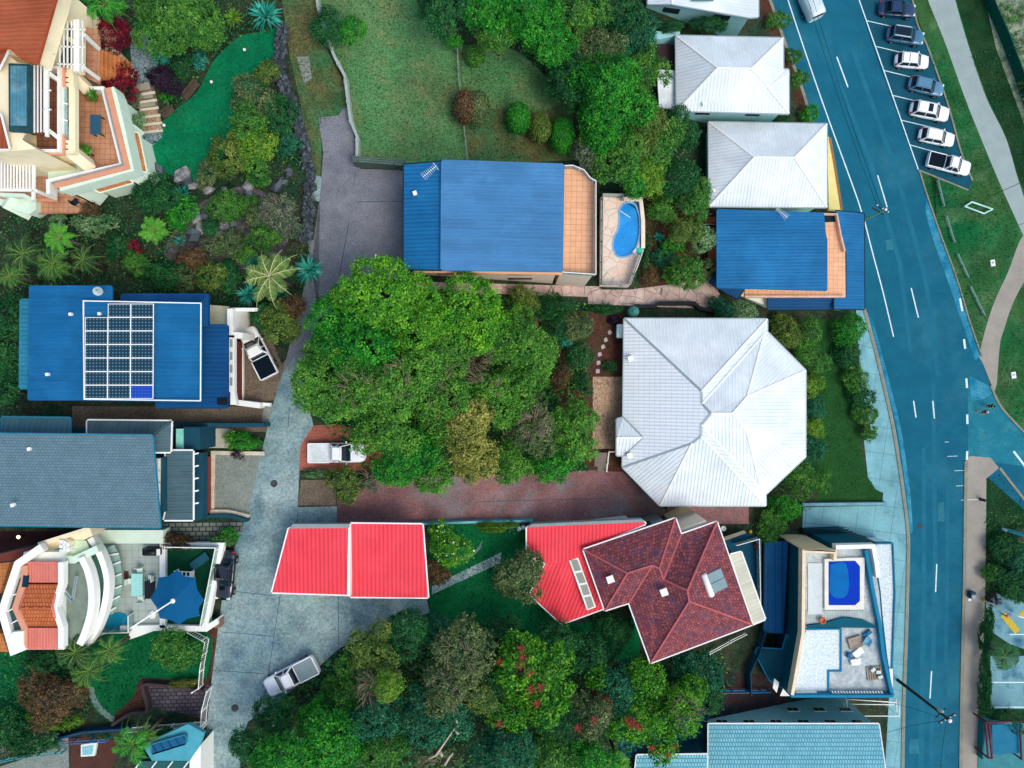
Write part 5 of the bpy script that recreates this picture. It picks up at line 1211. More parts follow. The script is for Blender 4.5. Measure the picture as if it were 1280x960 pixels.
MB().ribbon([G(x, y) for x, y in smooth_line([(145, 902), (168, 888), (188, 884), (184, 860), (186, 852), (215, 854), (256, 860)])], 0.25, 0.7, 0.2).build('wall', mat('dark_brick', (74, 62, 66), rough=0.85, pat=('brick', 0.25, 0.1, 0.01, (64, 54, 60), (50, 44, 48))), kw)
for k in range(8):
    t_ = k / 7.0
    px_, py_ = 115 + 25 * t_ ** 1.6, 862 + 36 * t_ ** 0.8
    o = thing('stepping_stone', 'grey stepping stones curving along the lawn edge by the brown tree', 'stepping stone', G(px_, py_), 'stepping stones on the dark lawn', k * 0.4)
    MB().lathe((0, 0, 0), [(0.3, 0), (0.32, 0.05), (0.26, 0.07), (0.01, 0.075)], 8).build('slab', mat('stone_grey', (92, 122, 118), rough=0.85), o, local=True)
h = house_thing('flat_roof_building', 'aqua flat roofed building with white side wall beside the driveway at the bottom edge', 'building', 215, 940)
block(h, 'roof', [(178, 932), (192, 925), (235, 905), (255, 916), (250, 932), (237, 951), (190, 951)], 25.6, 25.2, mat('flat_aqua', (74, 158, 178), rough=0.6, var=0.08))
block(h, 'wall', [(237, 951), (251, 931), (251, 1000), (237, 1000)], 25.55, 21, trim_w)
block(h, 'side_wall', [(180, 951), (237, 951.5), (237, 1000), (180, 1000)], 25.2, 21, w_slate)
pan = slab(h, 'glass_roof', [(170, 951.5), (236, 951.5), (236, 1000), (165, 1000)], 25.3, 0.08, glassmat('glass_green_dark', (24, 84, 78), 0.15))
for k in range(4): MB().bar(P(176 + k * 20, 951.5, 25.36), P(166 + k * 20, 965, 25.36), 0.1, 0.08).build('glazing_bar', trim_w, pan)
roof_faces(h, [rf(0, (190, 931, 25.9), (232, 919, 25.9), (232, 929, 25.6), (190, 942, 25.6))], RIB('roof_navy_batten', (22, 84, 128), sp=0.7, w=0.2, dark=0.5), gutter_m=r_teal, name='side_roof')
o = house_thing('skylight_box', 'white slatted skylight box on the brown courtyard beside the palm', 'skylight', 110, 940)
block(o, 'curb', [(101, 931), (121, 928), (118, 945), (101, 946)], 23.8, 22.5, white_f)
slab(o, 'glazing', [(103, 934), (117, 932), (115, 943), (103, 944)], 23.84, 0.06, mat('skylight_aqua', (130, 190, 206), rough=0.3, pat=('ribs', 0.2, 0.2, 0.7)))

fence('timber_fence', 'long pale timber retaining fence curving down beside the dry lawn', 'fence', [(397, -10), (402, 20), (410, 50), (422, 78), (434, 100), (437, 125), (441, 155), (449, 175), (449, 200)], 1.0, mat('pale_timber', (150, 168, 164), rough=0.8, var=0.12, grain=0.1), 'panel', gap=1.8, t=0.25)
fence('lattice_fence', 'green grey lattice topped fence behind the driveway next to the pale blue roof', 'fence', [(449, 206), (478, 208), (505, 210)], 1.6, mat('lattice_green', (98, 122, 116), rough=0.8, var=0.15, grain=0.2, pat=('brick', 0.2, 0.2, 0.03, (86, 110, 106), (50, 66, 62))), 'panel', gap=1.6, t=0.5)
fence('low_fence', 'thin grey fence dividing the dry lawn from the brown lawn', 'fence', [(572, 62), (574, 100), (577, 130), (581, 165), (585, 202)], 0.9, mat('grey_rail', (124, 136, 136), rough=0.7), 'rail', gap=2.2)
fence('boundary_fence', 'dark green shade cloth fence along the dune beside the pale path', 'fence', [(1225, -20), (1234, 12), (1250, 48), (1266, 90), (1278, 125), (1290, 158)], 1.6, mat('shade_cloth', (6, 78, 66), rough=0.8, var=0.1, grain=0.08), 'panel', gap=3.0, t=0.1, pm=mat('fence_post', (40, 90, 84), rough=0.6))
hedge_fence = mat('rail_lowgrey', (110, 150, 146), rough=0.7)
for k, (a_, b_, l) in enumerate((((1170, 226), (1178, 259), 'low log rail on the verge nearest the parked ute'), ((1181, 272), (1191, 304), 'straight low log rail second along the road verge'), ((1195, 319), (1208, 347), 'low weathered log rail third along the road verge'), ((1211, 359), (1228, 394), 'low weathered log rail nearest the tan path end'))):
    fence('log_rail', l, 'low fence', [a_, b_], 0.5, hedge_fence, 'rail', gap=1.6, group='low log rails along the road verge', t=0.1)
fence('lawn_kerb_wall', 'pale blue grey kerb wall at the lower end of the front lawn', 'wall', [(1003, 630), (1104, 629)], 0.5, mat('kerb_blue', (104, 152, 172), rough=0.8), 'panel', gap=30, t=0.35)
fence('front_hedge_fence', 'thin dark fence between the front lawn and the roadside hedge', 'fence', [(1058, 400), (1068, 470), (1076, 540)], 0.8, trim_dk, 'rail', gap=2.5)
fence('garden_wall', 'dark retaining wall beside the stone path above the white octagonal roof', 'wall', [(795, 384), (815, 384), (822, 380), (865, 380), (872, 386), (890, 390)], 1.0, mat('dark_wall', (40, 44, 48), rough=0.85, var=0.2), 'panel', gap=30, t=0.4)
fence('yard_rail', 'blue rail fence crossing the dark side yard below the maroon house', 'fence', [(895, 861), (958, 860)], 1.2, mat('rail_blue', (50, 120, 170)), 'rail', gap=2.0)
fence('yard_fence', 'dark teal fence running up between the yard and the modern block', 'fence', [(934, 862), (933, 835), (944, 812), (952, 785)], 1.5, mat('fence_teal_dark', (30, 84, 112), rough=0.7), 'panel', gap=2.5)
fence('clothes_fence', 'white wire rail on the grass at the corner of the maroon roof', 'fence', [(885, 814), (914, 798), (930, 790)], 0.9, trim_w, 'rail', gap=3)
fence('pool_yard_fence', 'thin pale railing beside the terracotta rear deck', 'fence', [(848, 263), (870, 266), (885, 271)], 1.2, metal, 'rail', gap=1.6)
fence('entry_handrail', 'white handrail beside the steps at the entrance of the octagonal roof house', 'fence', [(773, 564), (760, 564), (757, 588)], 1.0, trim_w, 'rail', gap=1.2)
rk = thing('stone_wall', 'long dry stone retaining wall between the bright lawn and the grass track', 'wall', G(365, 120))
rockm = leafmat('wall_rock', (116, 134, 146), (56, 66, 76), (192, 200, 206), 0.9)
rockx = mat('wall_rock_x', (104, 118, 130), rough=0.9, var=0.3, scale=2.0, grain=0.25, gscale=5, rgb2=(66, 74, 84), bump=0.4)
rockm2 = mat('wall_rock_pale', (150, 154, 160), rough=0.9, var=0.25, scale=2.0, grain=0.25, gscale=5, rgb2=(98, 106, 112))
def rock_into(mb, c, r, rng, squash=0.7):
    bm = bmesh.new()
    bmesh.ops.create_icosphere(bm, subdivisions=1, radius=1.0)
    sc = Vector((r * rng.uniform(0.8, 1.3), r * rng.uniform(0.7, 1.1), r * squash))
    R_ = Matrix.Rotation(rng.uniform(0, 6.28), 3, 'Z')
    for v in bm.verts:
        p_ = v.co * rng.uniform(0.78, 1.12)
        v.co = Vector(c) + R_ @ Vector((p_.x * sc.x, p_.y * sc.y, p_.z * sc.z))
    for f in bm.faces: mb.face([v.co.copy() for v in f.verts])
    bm.free()
rng = random.Random(3)
mb = MB(); line = smooth_line([(352, 34), (350, 60), (348, 85), (356, 110), (366, 135), (373, 160), (380, 185), (386, 215), (388, 240), (384, 270), (380, 300)], 8)
for x, y in line:
    for k in range(5): rock_into(mb, G(x + rng.uniform(-6, 6), y + rng.uniform(-2, 2), rng.uniform(0.1, 0.6)), rng.uniform(0.16, 0.42), rng)
mb.build('stones', rockm, rk)
line = [(343, 70), (352, 108), (366, 150), (375, 190)]
BOULD = [(198, 213, 1.0, 'dark boulder at the lower corner of the bright lawn'), (229, 219, 1.1, 'pink grey boulder at the bottom tip of the bright lawn'), (233, 227, 0.8, 'small boulder just under the bottom tip of the bright lawn'), (243, 232, 0.7, 'grey boulder beside the pale one below the bright lawn'), (260, 237, 0.9, 'large pale boulder in the row under the olive shrubs'), (281, 239, 0.65, 'white small boulder in the row under the olive shrubs'), (311, 233, 0.95, 'pale flat boulder under the yellow green shrubs'), (333, 228, 0.8, 'brown grey boulder in the row under the yellow green shrubs'), (346, 232, 0.9, 'rounded grey boulder near the dark hollow by the stone wall'), (311, 245, 0.8, 'purple grey boulder in the rock garden below the row'), (257, 268, 0.8, 'blue grey boulder in the middle of the rock garden'), (246, 272, 0.85, 'pinkish boulder beside the yellow green bush'), (272, 292, 0.9, 'flat pale slab rock in the rock garden'), (300, 262, 1.1, 'long slanted rock slab in the rock garden'), (281, 282, 0.8, 'slab rock next to the flat pale slab'), (242, 294, 1.0, 'dark slab rock at the foot of the tree fern'), (252, 285, 0.9, 'grey slab rock between the tree fern and the pale slab'), (265, 314, 0.6, 'teal grey stone on the bare rocky soil'), (291, 279, 0.9, 'broad grey rock on the rocky soil'), (361, 216, 0.9, 'blue grey boulder in the dark hollow by the stone wall'), (353, 226, 0.6, 'small boulder by the dark hollow')]
for x, y, r, l in BOULD:
    o = MB(); rock_into(o, G(x, y, 0.15), r * 0.75, rng, 0.55)
    b_ = o.build('boulder', rockm2 if 'pale' in l or 'white' in l or 'pink' in l else rockm)
    tag(b_, l, 'boulder', 'boulders of the rock garden')
st = thing('stone_steps', 'pale stone steps curving down from the paved path to the bright lawn', 'steps', G(188, 135))
for k in range(6):
    y = 109 + k * 9.5; x0 = 174 + k * 0.8; x1 = 192 + k * 2.2 - max(0, k - 4) * 1.5
    MB().bar(G(x0, y + 9.5, .79 - k * .13), G(x1 + 2, y + 6.5, .79 - k * .13), .22, .07).build('nosing', mat('nosing_pale', (196, 196, 180), rough=0.85, var=0.1), st)
    MB().prism([(v.x, v.y) for v in (G(x0, y + 2), G(x1, y - 2), G(x1 + 2, y + 7), G(x0, y + 10))], zg(180) - 0.2, zg(180) + 0.75 - k * 0.13).build('step', crazy_t if k > 2 else mat('step_stone', (150, 148, 134), rough=0.85, var=0.12, grain=0.15), st)
st = thing('timber_steps', 'flight of weathered timber steps beside the white handrail', 'steps', G(749, 577))
for k in range(4):
    MB().prism([(v.x, v.y) for v in (G(743, 565 + k * 6), G(757, 565 + k * 6), G(757, 571 + k * 6), G(743, 571 + k * 6))], zg(750) - 0.4, zg(750) + 0.6 - k * 0.16).build('step', mat('step_timber', (124, 120, 110), rough=0.85, var=0.1), st)
for k, (x, y) in enumerate(((762, 415.5), (757, 425), (753.5, 433.5), (749.5, 443), (748, 453.5), (747, 464))):
    o = thing('stepping_stone', 'square pale stepping stones crossing the mulch bed', 'stepping stone', G(x, y), 'stepping stones in the mulch', 0.6 - k * 0.1)
    MB().box((0, 0, 0.04), (0.42, 0.42, 0.09)).build('slab', mat('stone_pale', (176, 170, 172), rough=0.85), o, local=True)
def bench(label, px, py, rz, L=1.8, z=None):
    o = thing('garden_bench', label, 'bench', G(px, py), 'benches by the bright lawn', rz)
    wd = mat('bench_wood', (84, 74, 66), rough=0.8, var=0.15, grain=0.15)
    mb = MB()
    for k in range(4): mb.box((0, -0.2 + k * 0.13, 0.45), (L, 0.1, 0.04))
    mb.build('seat', wd, o, local=True)
    mb = MB()
    for k in range(3): mb.box((0, 0.27, 0.58 + k * 0.13), (L, 0.04, 0.1))
    mb.build('backrest', wd, o, local=True)
    for s in (-1, 1): MB().box((s * (L / 2 - 0.12), 0, 0.22), (0.08, 0.5, 0.44)).build('leg', wd, o, local=True)
    return o
bench('brown slatted bench facing the bright lawn below the big clipped bush', 242, 116, math.radians(51), 1.9)
bench('small dark bench at the edge of the bright lawn near the stone steps', 213, 143, math.radians(35), 1.2)
for x, y, l in ((266, 104, 'white round garden light on the lawn beside the brown bench'), (207, 158, 'white round garden light near the stone steps'), (307, 64, 'white round garden light at the top of the bright lawn')):
    o = thing('garden_light', l, 'garden light', G(x, y), 'garden lights')
    MB().lathe((0, 0, 0.25), [(0.01, -0.1), (0.13, -0.02), (0.15, 0.07), (0.08, 0.18), (0.01, 0.2)], 10).build('globe', trim_w, o, local=True)
    MB().tube([(0, 0, 0), (0, 0, 0.2)], 0.03, 6).build('stem', trim_dk, o, local=True)
table('blue glass topped table on the main orange terrace', 126, 160, 27.0, 0.85, 1.65, glassmat('table_glass', (44, 92, 122), 0.15), lm=trim_dk)
chair('dark chair against the stair wall on the orange terrace', 93.5, 156, 27.0, trim_dk, 0.2)
chair('dark folded chair at the corner of the lower orange terrace', 98, 254, 24.7, trim_dk, 0.7)
def planter(label, px, py, z, r=0.4):
    o = thing('planter', label, 'planter', P(px, py, z), 'terrace planters')
    MB().lathe((0, 0, 0), [(r * 0.7, 0), (r, 0.5), (r * 1.05, 0.52), (r * 0.9, 0.52), (r * 0.85, 0.45), (0.01, 0.44)], 14).build('pot', mat('pot_terracotta', (178, 104, 72), rough=0.8), o, local=True)
    return o
p1 = planter('terracotta pot with green strappy plant at the top of the orange terrace', 118, 122, 27.0, 0.5)
p2 = planter('terracotta pot with leafy plant at the bottom of the orange terrace', 109, 191, 27.0, 0.42)
o = thing('clothes_hoist', 'folded wire rotary clothesline on the lawn beside the lemon tree', 'clothesline', G(590, 682))
MB().tube([(0, 0, 0), (0, 0, 1.9)], 0.04, 8).build('pole', metal, o, local=True)
mb = MB()
for k in range(4):
    a_ = Vector((0, -0.15 - k * 0.2, 1.9 - k * 0.05)); mb.tube([a_ + Vector((-0.3 - 0.12 * k, -0.5, 0)), a_ + Vector((1.0, 0.65 + 0.1 * k, 0))], 0.015, 4)
mb.tube([(-0.8, -1.3, 1.85), (-0.1, 0.2, 1.9)], 0.025, 5); mb.tube([(1.1, 0.9, 1.85), (0.4, -0.4, 1.9)], 0.02, 5)
mb.build('wire_frame', metal, o, local=True)
def bin_(label, px, py, lid, rz=0.2, body=None, z=None):
    o = thing('wheelie_bin', label, 'bin', G(px, py), 'wheelie bins', rz)
    MB().prism([(-0.25, -0.28), (0.25, -0.28), (0.25, 0.28), (-0.25, 0.28)], 0.05, 0.95).build('body', body or mat('bin_green', (24, 60, 48), rough=0.5), o, local=True)
    MB().box((0, 0.02, 0.99), (0.58, 0.66, 0.08)).build('lid', lid, o, local=True)
    for s in (-1, 1): MB().tube([(s * 0.2, 0.3, 0.1), (s * 0.27, 0.3, 0.1)], 0.1, 10).build('wheel', bk, o, local=True)
bin_('red lidded bin in the corner beside the white boundary pier', 262, 778, mat('lid_red', (214, 34, 60), rough=0.5), 0.4)
bin_('green lidded bin beside the red lidded bin', 269, 774, mat('lid_green', (20, 110, 74), rough=0.5), 0.4)
o = thing('letterbox_pier', 'small brown letterbox pier beside the bins on the driveway', 'letterbox', G(277, 775))
MB().box((0, 0, 0.45), (0.45, 0.75, 0.9)).build('pier', mat('pier_brown', (130, 108, 92), rough=0.85), o, local=True); MB().box((0, 0, 0.93), (0.5, 0.8, 0.07)).build('cap', mat('pier_brown', (130, 108, 92)), o, local=True)
for x, y, l in ((648.5, 659.5, 'pale blue drum behind the corner of the coral annex'), (654, 658, 'second pale drum touching the annex corner fence')):
    o = thing('drum', l, 'drum', G(x, y), 'drums by the annex')
    MB().lathe((0, 0, 0), [(0.24, 0), (0.26, 0.3), (0.24, 0.6), (0.2, 0.62), (0.01, 0.6)], 12).build('body', mat('drum_blue', (150, 190, 216), rough=0.5), o, local=True)
    MB().lathe((0, 0, 0.6), [(0.2, 0), (0.2, 0.05), (0.01, 0.06)], 12).build('lid', trim_w, o, local=True)
for k, (x, y, m_, l) in enumerate(((903, 660, trim_w, 'white round pot behind the maroon roof'), (937, 664, yellow_p, 'bright yellow ball on the dark deck behind the maroon roof'), (945, 682, trim_red, 'reddish pot in the deck corner beside the teal block'))):
    o = thing('ball' if 'ball' in l else 'flower_pot', l, 'ball' if 'ball' in l else 'pot', G(x, y) if k < 2 else P(x, y, 8.5))
    if k == 1: MB().lathe((0, 0, 0.25), [(0.01, -0.22), (0.16, -0.16), (0.23, 0), (0.16, 0.16), (0.01, 0.22)], 14).build('ball', m_, o, local=True)
    else: MB().lathe((0, 0, 0), [(0.22, 0), (0.32, 0.4), (0.25, 0.42), (0.2, 0.3), (0.01, 0.3)], 14).build('pot', m_, o, local=True)
for x, y, r, l in ((342.5, 604.5, 0.33, 'round brown manhole cover in the concrete drive by the brick pad'), (293.5, 885, 0.33, 'round grey manhole cover low on the concrete drive'), (1150, 657.5, 0.32, 'round dark manhole cover in the road')):
    o = MB(); o.lathe(G(x, y, 0.035), [(r, 0), (r, 0.02), (r * 0.8, 0.03), (0.01, 0.03)], 18)
    tag(o.build('manhole_cover', mat('manhole', (70, 72, 78), rough=0.7, var=0.2, grain=0.3)), l, 'manhole cover', 'manhole covers')
for x, y, l in ((1240, 329, 'white concrete pit cover on the verge by the tan path'), (1266, 469, 'white concrete pit cover near the street corner')):
    o = thing('pit_cover', l, 'pit cover', G(x, y), 'white pit covers on the grass', 0.15)
    MB().box((0, 0, 0.08), (0.55, 0.8, 0.2)).build('block', trim_w, o, local=True); MB().box((0, 0.05, 0.19), (0.3, 0.3, 0.03)).build('lid', metal, o, local=True)
o = thing('barrier_frame', 'white pipe rectangle barrier on the verge below the parked ute', 'barrier', G(1222, 259))
q_ = [G(x, y, 0.5) for x, y in ((1206, 258), (1215, 252.5), (1241, 261.5), (1230, 267))]
mb = MB()
for k in range(4): mb.bar(q_[k], q_[(k + 1) % 4], 0.16, 0.1)
mb.build('frame', mat('frame_white', (172, 226, 222), rough=0.5), o)
for v in q_: MB().bar(v, (v.x, v.y, z_at(v.x)), 0.1, 0.1).build('leg', metal, o)
o = thing('bollard', 'dark bollard with a white marker arm on the tan footpath', 'bollard', G(1225, 624))
MB().lathe((0, 0, 0), [(0.2, 0), (0.18, 0.9), (0.1, 1.0), (0.01, 1.02)], 12).build('post', bk, o, local=True)
MB().bar((0.1, 0, 0.06), (-2.4, -0.1, 0.06), 0.06, 0.04).build('marker_arm', trim_w, o, local=True)
o = thing('utility_box', 'dark grey utility box standing on the tan footpath', 'utility box', G(1211.5, 742))
MB().box((0, 0, 0.4), (0.6, 0.8, 0.8)).build('cabinet', mat('box_dark', (40, 66, 82), rough=0.6), o, local=True); MB().box((0, -0.15, 0.82), (0.5, 0.5, 0.06)).build('lid', mat('box_lid', (130, 160, 172), rough=0.5), o, local=True)
MB().box((0, -0.75, 0.05), (0.35, 0.3, 0.1)).build('pad', trim_w, o, local=True)
def lamp_post(name, label, cat, px, py, hgt, m, arm=None, foot=None):
    b_ = G(px, py)
    o = thing(name, label, cat, b_)
    MB().tube([b_, b_ + Vector((0, 0, hgt))], [0.11, 0.07], 8).build('pole', m, o)
    MB().lathe(b_, [(0.2, 0), (0.2, 0.35), (0.12, 0.45)], 10).build('base', foot or m, o)
    return o
o = lamp_post('street_light', 'white street light with yellow foot leaning over the hatched car park', 'street light', 1229, 750, 6.0, trim_w, foot=yellow_p)
tp_ = G(1229, 750) + Vector((0, 0, 6.0))
MB().bar(tp_, tp_ + Vector((1.4, -0.4, 0.1)), 0.12, 0.1).build('arm', trim_w, o)
MB().box(tp_ + Vector((1.5, -0.4, 0.08)), (0.7, 0.3, 0.12), -0.2).build('lamp_head', trim_w, o)
o = lamp_post('flag_pole', 'teal banner pole rising from the dark shrubs near the street corner', 'pole', 1252, 661, 4.5, mat('banner_teal', (70, 180, 206), rough=0.5))
tp_ = G(1252, 661)
MB().bar(tp_ + Vector((0.15, 0, 1.0)), tp_ + Vector((0.15, 0, 4.2)), 0.06, 0.45).build('banner', mat('banner_teal', (70, 180, 206)), o)
MB().box(tp_ + Vector((0, 0, 0.5)), (0.25, 0.25, 1.0)).build('sleeve', trim_w, o)
o = thing('warning_light', 'pink red topped post in the car park beside the yellow hatching', 'post', G(1252, 767))
MB().tube([(0, 0, 0), (0, 0, 0.8)], 0.07, 8).build('post', bk, o, local=True)
MB().lathe((0, 0, 0.8), [(0.14, 0), (0.2, 0.12), (0.12, 0.24), (0.01, 0.27)], 12).build('cap', mat('cap_pink', (236, 70, 120), rough=0.4), o, local=True)
o = house_thing('shelter', 'open shelter with dark red frame and blue floor beside the bottom of the footpath', 'shelter', 1250, 930)
frm = mat('frame_darkred', (96, 24, 52), rough=0.5)
slab(o, 'floor', [(1224, 893), (1240, 900), (1290, 905), (1290, 1000), (1222, 1000)], 0.12, 0.15, mat('shelter_floor', (60, 130, 140), rough=0.7, var=0.15, grain=0.1))
slab(o, 'upper_sheet', [(1240, 906), (1277, 905), (1277, 941), (1241, 943)], 2.1, 0.06, mat('sheet_blue', (24, 112, 148), rough=0.6, var=0.12, grain=0.08))
for a_, b_, z0_, z1_ in (((1232, 902), (1235, 948), 2.4, 2.4), ((1236, 905), (1240, 948), 2.45, 2.45), ((1232, 903), (1278, 901), 2.4, 2.4), ((1275, 908), (1277, 950), 2.4, 2.4), ((1232, 946), (1240, 948), 2.4, 2.4)):
    MB().bar(P(*a_, z0_), P(*b_, z1_), 0.16, 0.16).build('beam', frm, o)
for x, y in ((1233, 903), (1277, 902), (1235, 947), (1277, 949)):
    cc = P(x, y, 2.35); MB().bar(cc, (cc.x, cc.y, 0.0), 0.14, 0.14).build('post', frm, o)
MB().prism([(v.x, v.y) for v in (P(1224, 896, 0.2), P(1226, 896, .2), P(1224, 945, .2), P(1222, 945, .2))], -0.1, 1.0).build('side_panel', mat('panel_teal', (30, 104, 110), rough=0.6), o)
o = thing('power_pole', 'tall timber power pole with transformer leaning across the road at the bottom', 'power pole', G(1122, 850))
b_ = G(1122, 850); top = b_ + Vector((0, 0, 10.0))
wood = mat('pole_wood', (52, 54, 52), rough=0.85, var=0.15, grain=0.15)
MB().tube([b_ - Vector((0, 0, 0.5)), top], [0.2, 0.13], 10).build('pole', wood, o)
MB().bar(top + Vector((-0.9, -0.5, -0.4)), top + Vector((0.9, 0.5, -0.4)), 0.12, 0.12).build('crossarm', wood, o)
MB().bar(top + Vector((-0.5, -0.6, -1.6)), top + Vector((0.6, 0.5, -1.6)), 0.1, 0.1).build('crossarm', wood, o)
for s in (-0.8, -0.3, 0.3, 0.8): MB().lathe(top + Vector((0.9 * s, 0.5 * s, -0.34)), [(0.05, 0), (0.09, 0.08), (0.05, 0.2), (0.01, 0.22)], 8).build('insulator', trim_w, o)
MB().lathe(top + Vector((0.0, 0.28, -1.9)), [(0.2, 0), (0.24, 0.1), (0.24, 0.6), (0.15, 0.7), (0.01, 0.72)], 12).build('transformer', metal, o)
MB().lathe(top + Vector((0.05, -0.1, 0.0)), [(0.2, 0), (0.22, 0.08), (0.01, 0.14)], 12).build('pole_cap', trim_w, o)
topB = top
o = thing('power_pole', 'power pole whose top shows at the road beside the deep blue roof', 'power pole', P(1107, 262, 9.4))
ta = P(1107, 262, 9.4); gb = Vector((ta.x, ta.y, z_at(ta.x)))
o.location = gb
MB().tube([gb - Vector((0, 0, 0.4)), ta], [0.15, 0.1], 8).build('pole', mat('pole_green', (96, 142, 112), rough=0.8), o)
for dz in (-0.2, -1.1): MB().bar(ta + Vector((-0.9, 0.5, dz)), ta + Vector((0.4, -0.3, dz)), 0.1, 0.1).build('crossarm', wood, o)
for s in (0.0, 0.5, 1.0): MB().lathe(ta + Vector((-0.9 + 1.2 * s, 0.5 - 0.75 * s, -0.14)), [(0.05, 0), (0.09, 0.08), (0.05, 0.2), (0.01, 0.22)], 8).build('insulator', trim_w, o)
MB().lathe(ta, [(0.14, 0), (0.16, 0.08), (0.01, 0.12)], 10).build('pole_cap', trim_w, o)
cable = mat('cable', (8, 22, 30), rough=0.6, var=0, grain=0)
def wire(label, pts, r=0.02):
    mb = MB(); mb.tube(pts, r, 5)
    tag(mb.build('overhead_cable', cable), label, 'cable', 'overhead power cables')
def sag(a_, b_, s, n=10):
    return [a_.lerp(b_, i / n) - Vector((0, 0, s * 4 * (i / n) * (1 - i / n))) for i in range(n + 1)]
wire('thin black cable over the road running up past the white van, road side', sag(ta + Vector((-0.9, 0.5, -0.1)), P(1001, -30, 9.0), 0.5))
wire('thin black cable over the road running up past the white van, house side', sag(ta + Vector((-0.3, 0.1, -0.1)), P(1008, -30, 9.2), 0.5))
wire('thin black cable from the bottom power pole down the road', sag(topB + Vector((0, 0, -0.4)), P(1174, 1000, 9.0), 0.3))
wire('thin black cable from the bottom power pole to the aqua roofed building', sag(topB + Vector((-0.5, -0.3, -0.4)), P(1102, 918, 9.8), 0.3))
wire('thin black service cable between the bottom power pole and the pipe frame', sag(topB + Vector((-0.6, -0.3, -1.4)), P(1119, 880, 5.2), 0.3))
wire('black cable crossing above the pale path at the picture edge', sag(P(1243, 243, 6), P(1310, 213, 6.5), 0.1), 0.035)
wire('black cable crossing the tan path fork at the picture edge', sag(P(1274, 281, 6), P(1310, 268, 6.5), 0.1), 0.03)
Zr = 11.4 - 0.9
o = thing('pallet', 'grey timber pallet with blocks on the roof terrace of the modern block', 'pallet', P(1092, 841, Zr), None, 0.1)
pm_ = mat('pallet_wood', (150, 142, 130), rough=0.9, var=0.15, grain=0.15)
mb = MB()
for k in range(7): mb.box((-0.72 + k * 0.24, 0, 0.14), (0.16, 1.5, 0.03))
mb.build('slat_deck', pm_, o, local=True)
for s in (-0.65, 0, 0.65): MB().box((0, s, 0.06), (1.6, 0.1, 0.11)).build('bearer', pm_, o, local=True)
for k, (x, y) in enumerate(((0.35, 0.2), (0.5, -0.35), (-0.2, 0.5))): MB().box((x, y, 0.3), (0.5, 0.35, 0.28), k * 0.3).build('block', metal, o, local=True)
for x, y, rz, s, m_, l in ((1068, 802, 0.3, (1.5, 1.2, 0.3), pm_, 'brown timber crate in the rubbish heap on the pale roof terrace'), (1083, 791, 0.6, (1.2, 0.5, 0.35), mat('tarp_blue', (40, 110, 150), rough=0.6, var=0.2), 'blue wrapped bundle at the top of the rubbish heap'), (1082, 800, 1.0, (0.9, 0.8, 0.5), mat('tarp_lblue', (110, 170, 200), rough=0.6, var=0.2), 'pale blue bag beside the timber crate'), (1068, 826, 0.2, (1.3, 0.8, 0.4), trim_w, 'white sheet bundle at the bottom of the rubbish heap'), (1060, 818, 1.2, (0.7, 0.5, 0.4), mat('tarp_blue', (40, 110, 150)), 'dark blue scrap bundle beside the white sheet'), (1072, 815, 0.7, (1.4, 0.9, 0.25), trim_w, 'crumpled white sheet in the middle of the rubbish heap')):
    mb = MB(); c_ = P(x, y, Zr)
    bm = bmesh.new(); bmesh.ops.create_cube(bm, size=1.0); bmesh.ops.subdivide_edges(bm, edges=bm.edges[:], cuts=3, use_grid_fill=True)
    rr = random.Random(int(x * 7 + y))
    crate = 'crate' in l
    R_ = Matrix.Rotation(rz, 3, 'Z')
    for v in bm.verts:
        if not crate:
            v.co += Vector((rr.uniform(-.09, .09), rr.uniform(-.09, .09), rr.uniform(-.12, .12)))
            v.co *= 0.75 + 0.25 * (1 - min(1, max(abs(v.co.x), abs(v.co.y)) * 1.6))
        elif v.co.z > 0.4 and abs(v.co.x) < 0.3 and abs(v.co.y) < 0.3: v.co.z = 0.0
        v.co = R_ @ Vector((v.co.x * s[0], v.co.y * s[1], (v.co.z + 0.5) * s[2])) + c_
    for f in bm.faces: mb.face([v.co.copy() for v in f.verts], smooth=not crate)
    bm.free()
    tag(mb.build('crate' if crate else 'bundle', m_), l, 'crate' if crate else 'bundle', 'materials heaped on the roof terrace')
o = thing('flower_pot', 'small terracotta pot on the tiled ledge of the roof terrace', 'pot', P(1026, 774, Zr))
MB().lathe((0, 0, 0), [(0.25, 0), (0.38, 0.5), (0.3, 0.5), (0.25, 0.35), (0.01, 0.35)], 14).build('pot', mat('pot_terracotta', (178, 104, 72)), o, local=True)
tyre_m = mat('tyre', (20, 24, 28), rough=0.85, var=0, grain=0.1)
rim_m = mat('rim', (140, 150, 156), rough=0.35, metal=0.6, var=0, grain=0)
car_glass = mat('car_glass', (12, 36, 48), rough=0.12, var=0, grain=0, spec=0.25)
paints = {}
def paint(n, rgb): return mat('paint_' + n, rgb, rough=0.28, var=0.03, grain=0.0, clear=0.5, spec=0.5)
light_m = mat('lens_clear', (210, 226, 232), rough=0.1, var=0, grain=0); tail_m = mat('lens_red', (150, 24, 34), rough=0.15, var=0, grain=0)
plate_black = mat('tray_cover', (10, 24, 36), rough=0.7, var=0.1, grain=0.1)
def ring(x, hw, zb, zt, n=20, ex=3.6):
    out = []
    zc, hz = (zb + zt) / 2, (zt - zb) / 2
    for k in range(n):
        t = 2 * math.pi * k / n
        c_, s_ = math.cos(t), math.sin(t)
        out.append(Vector((x, hw * math.copysign(abs(c_) ** (2 / ex), c_), zc + hz * math.copysign(abs(s_) ** (2 / ex), s_))))
    return out
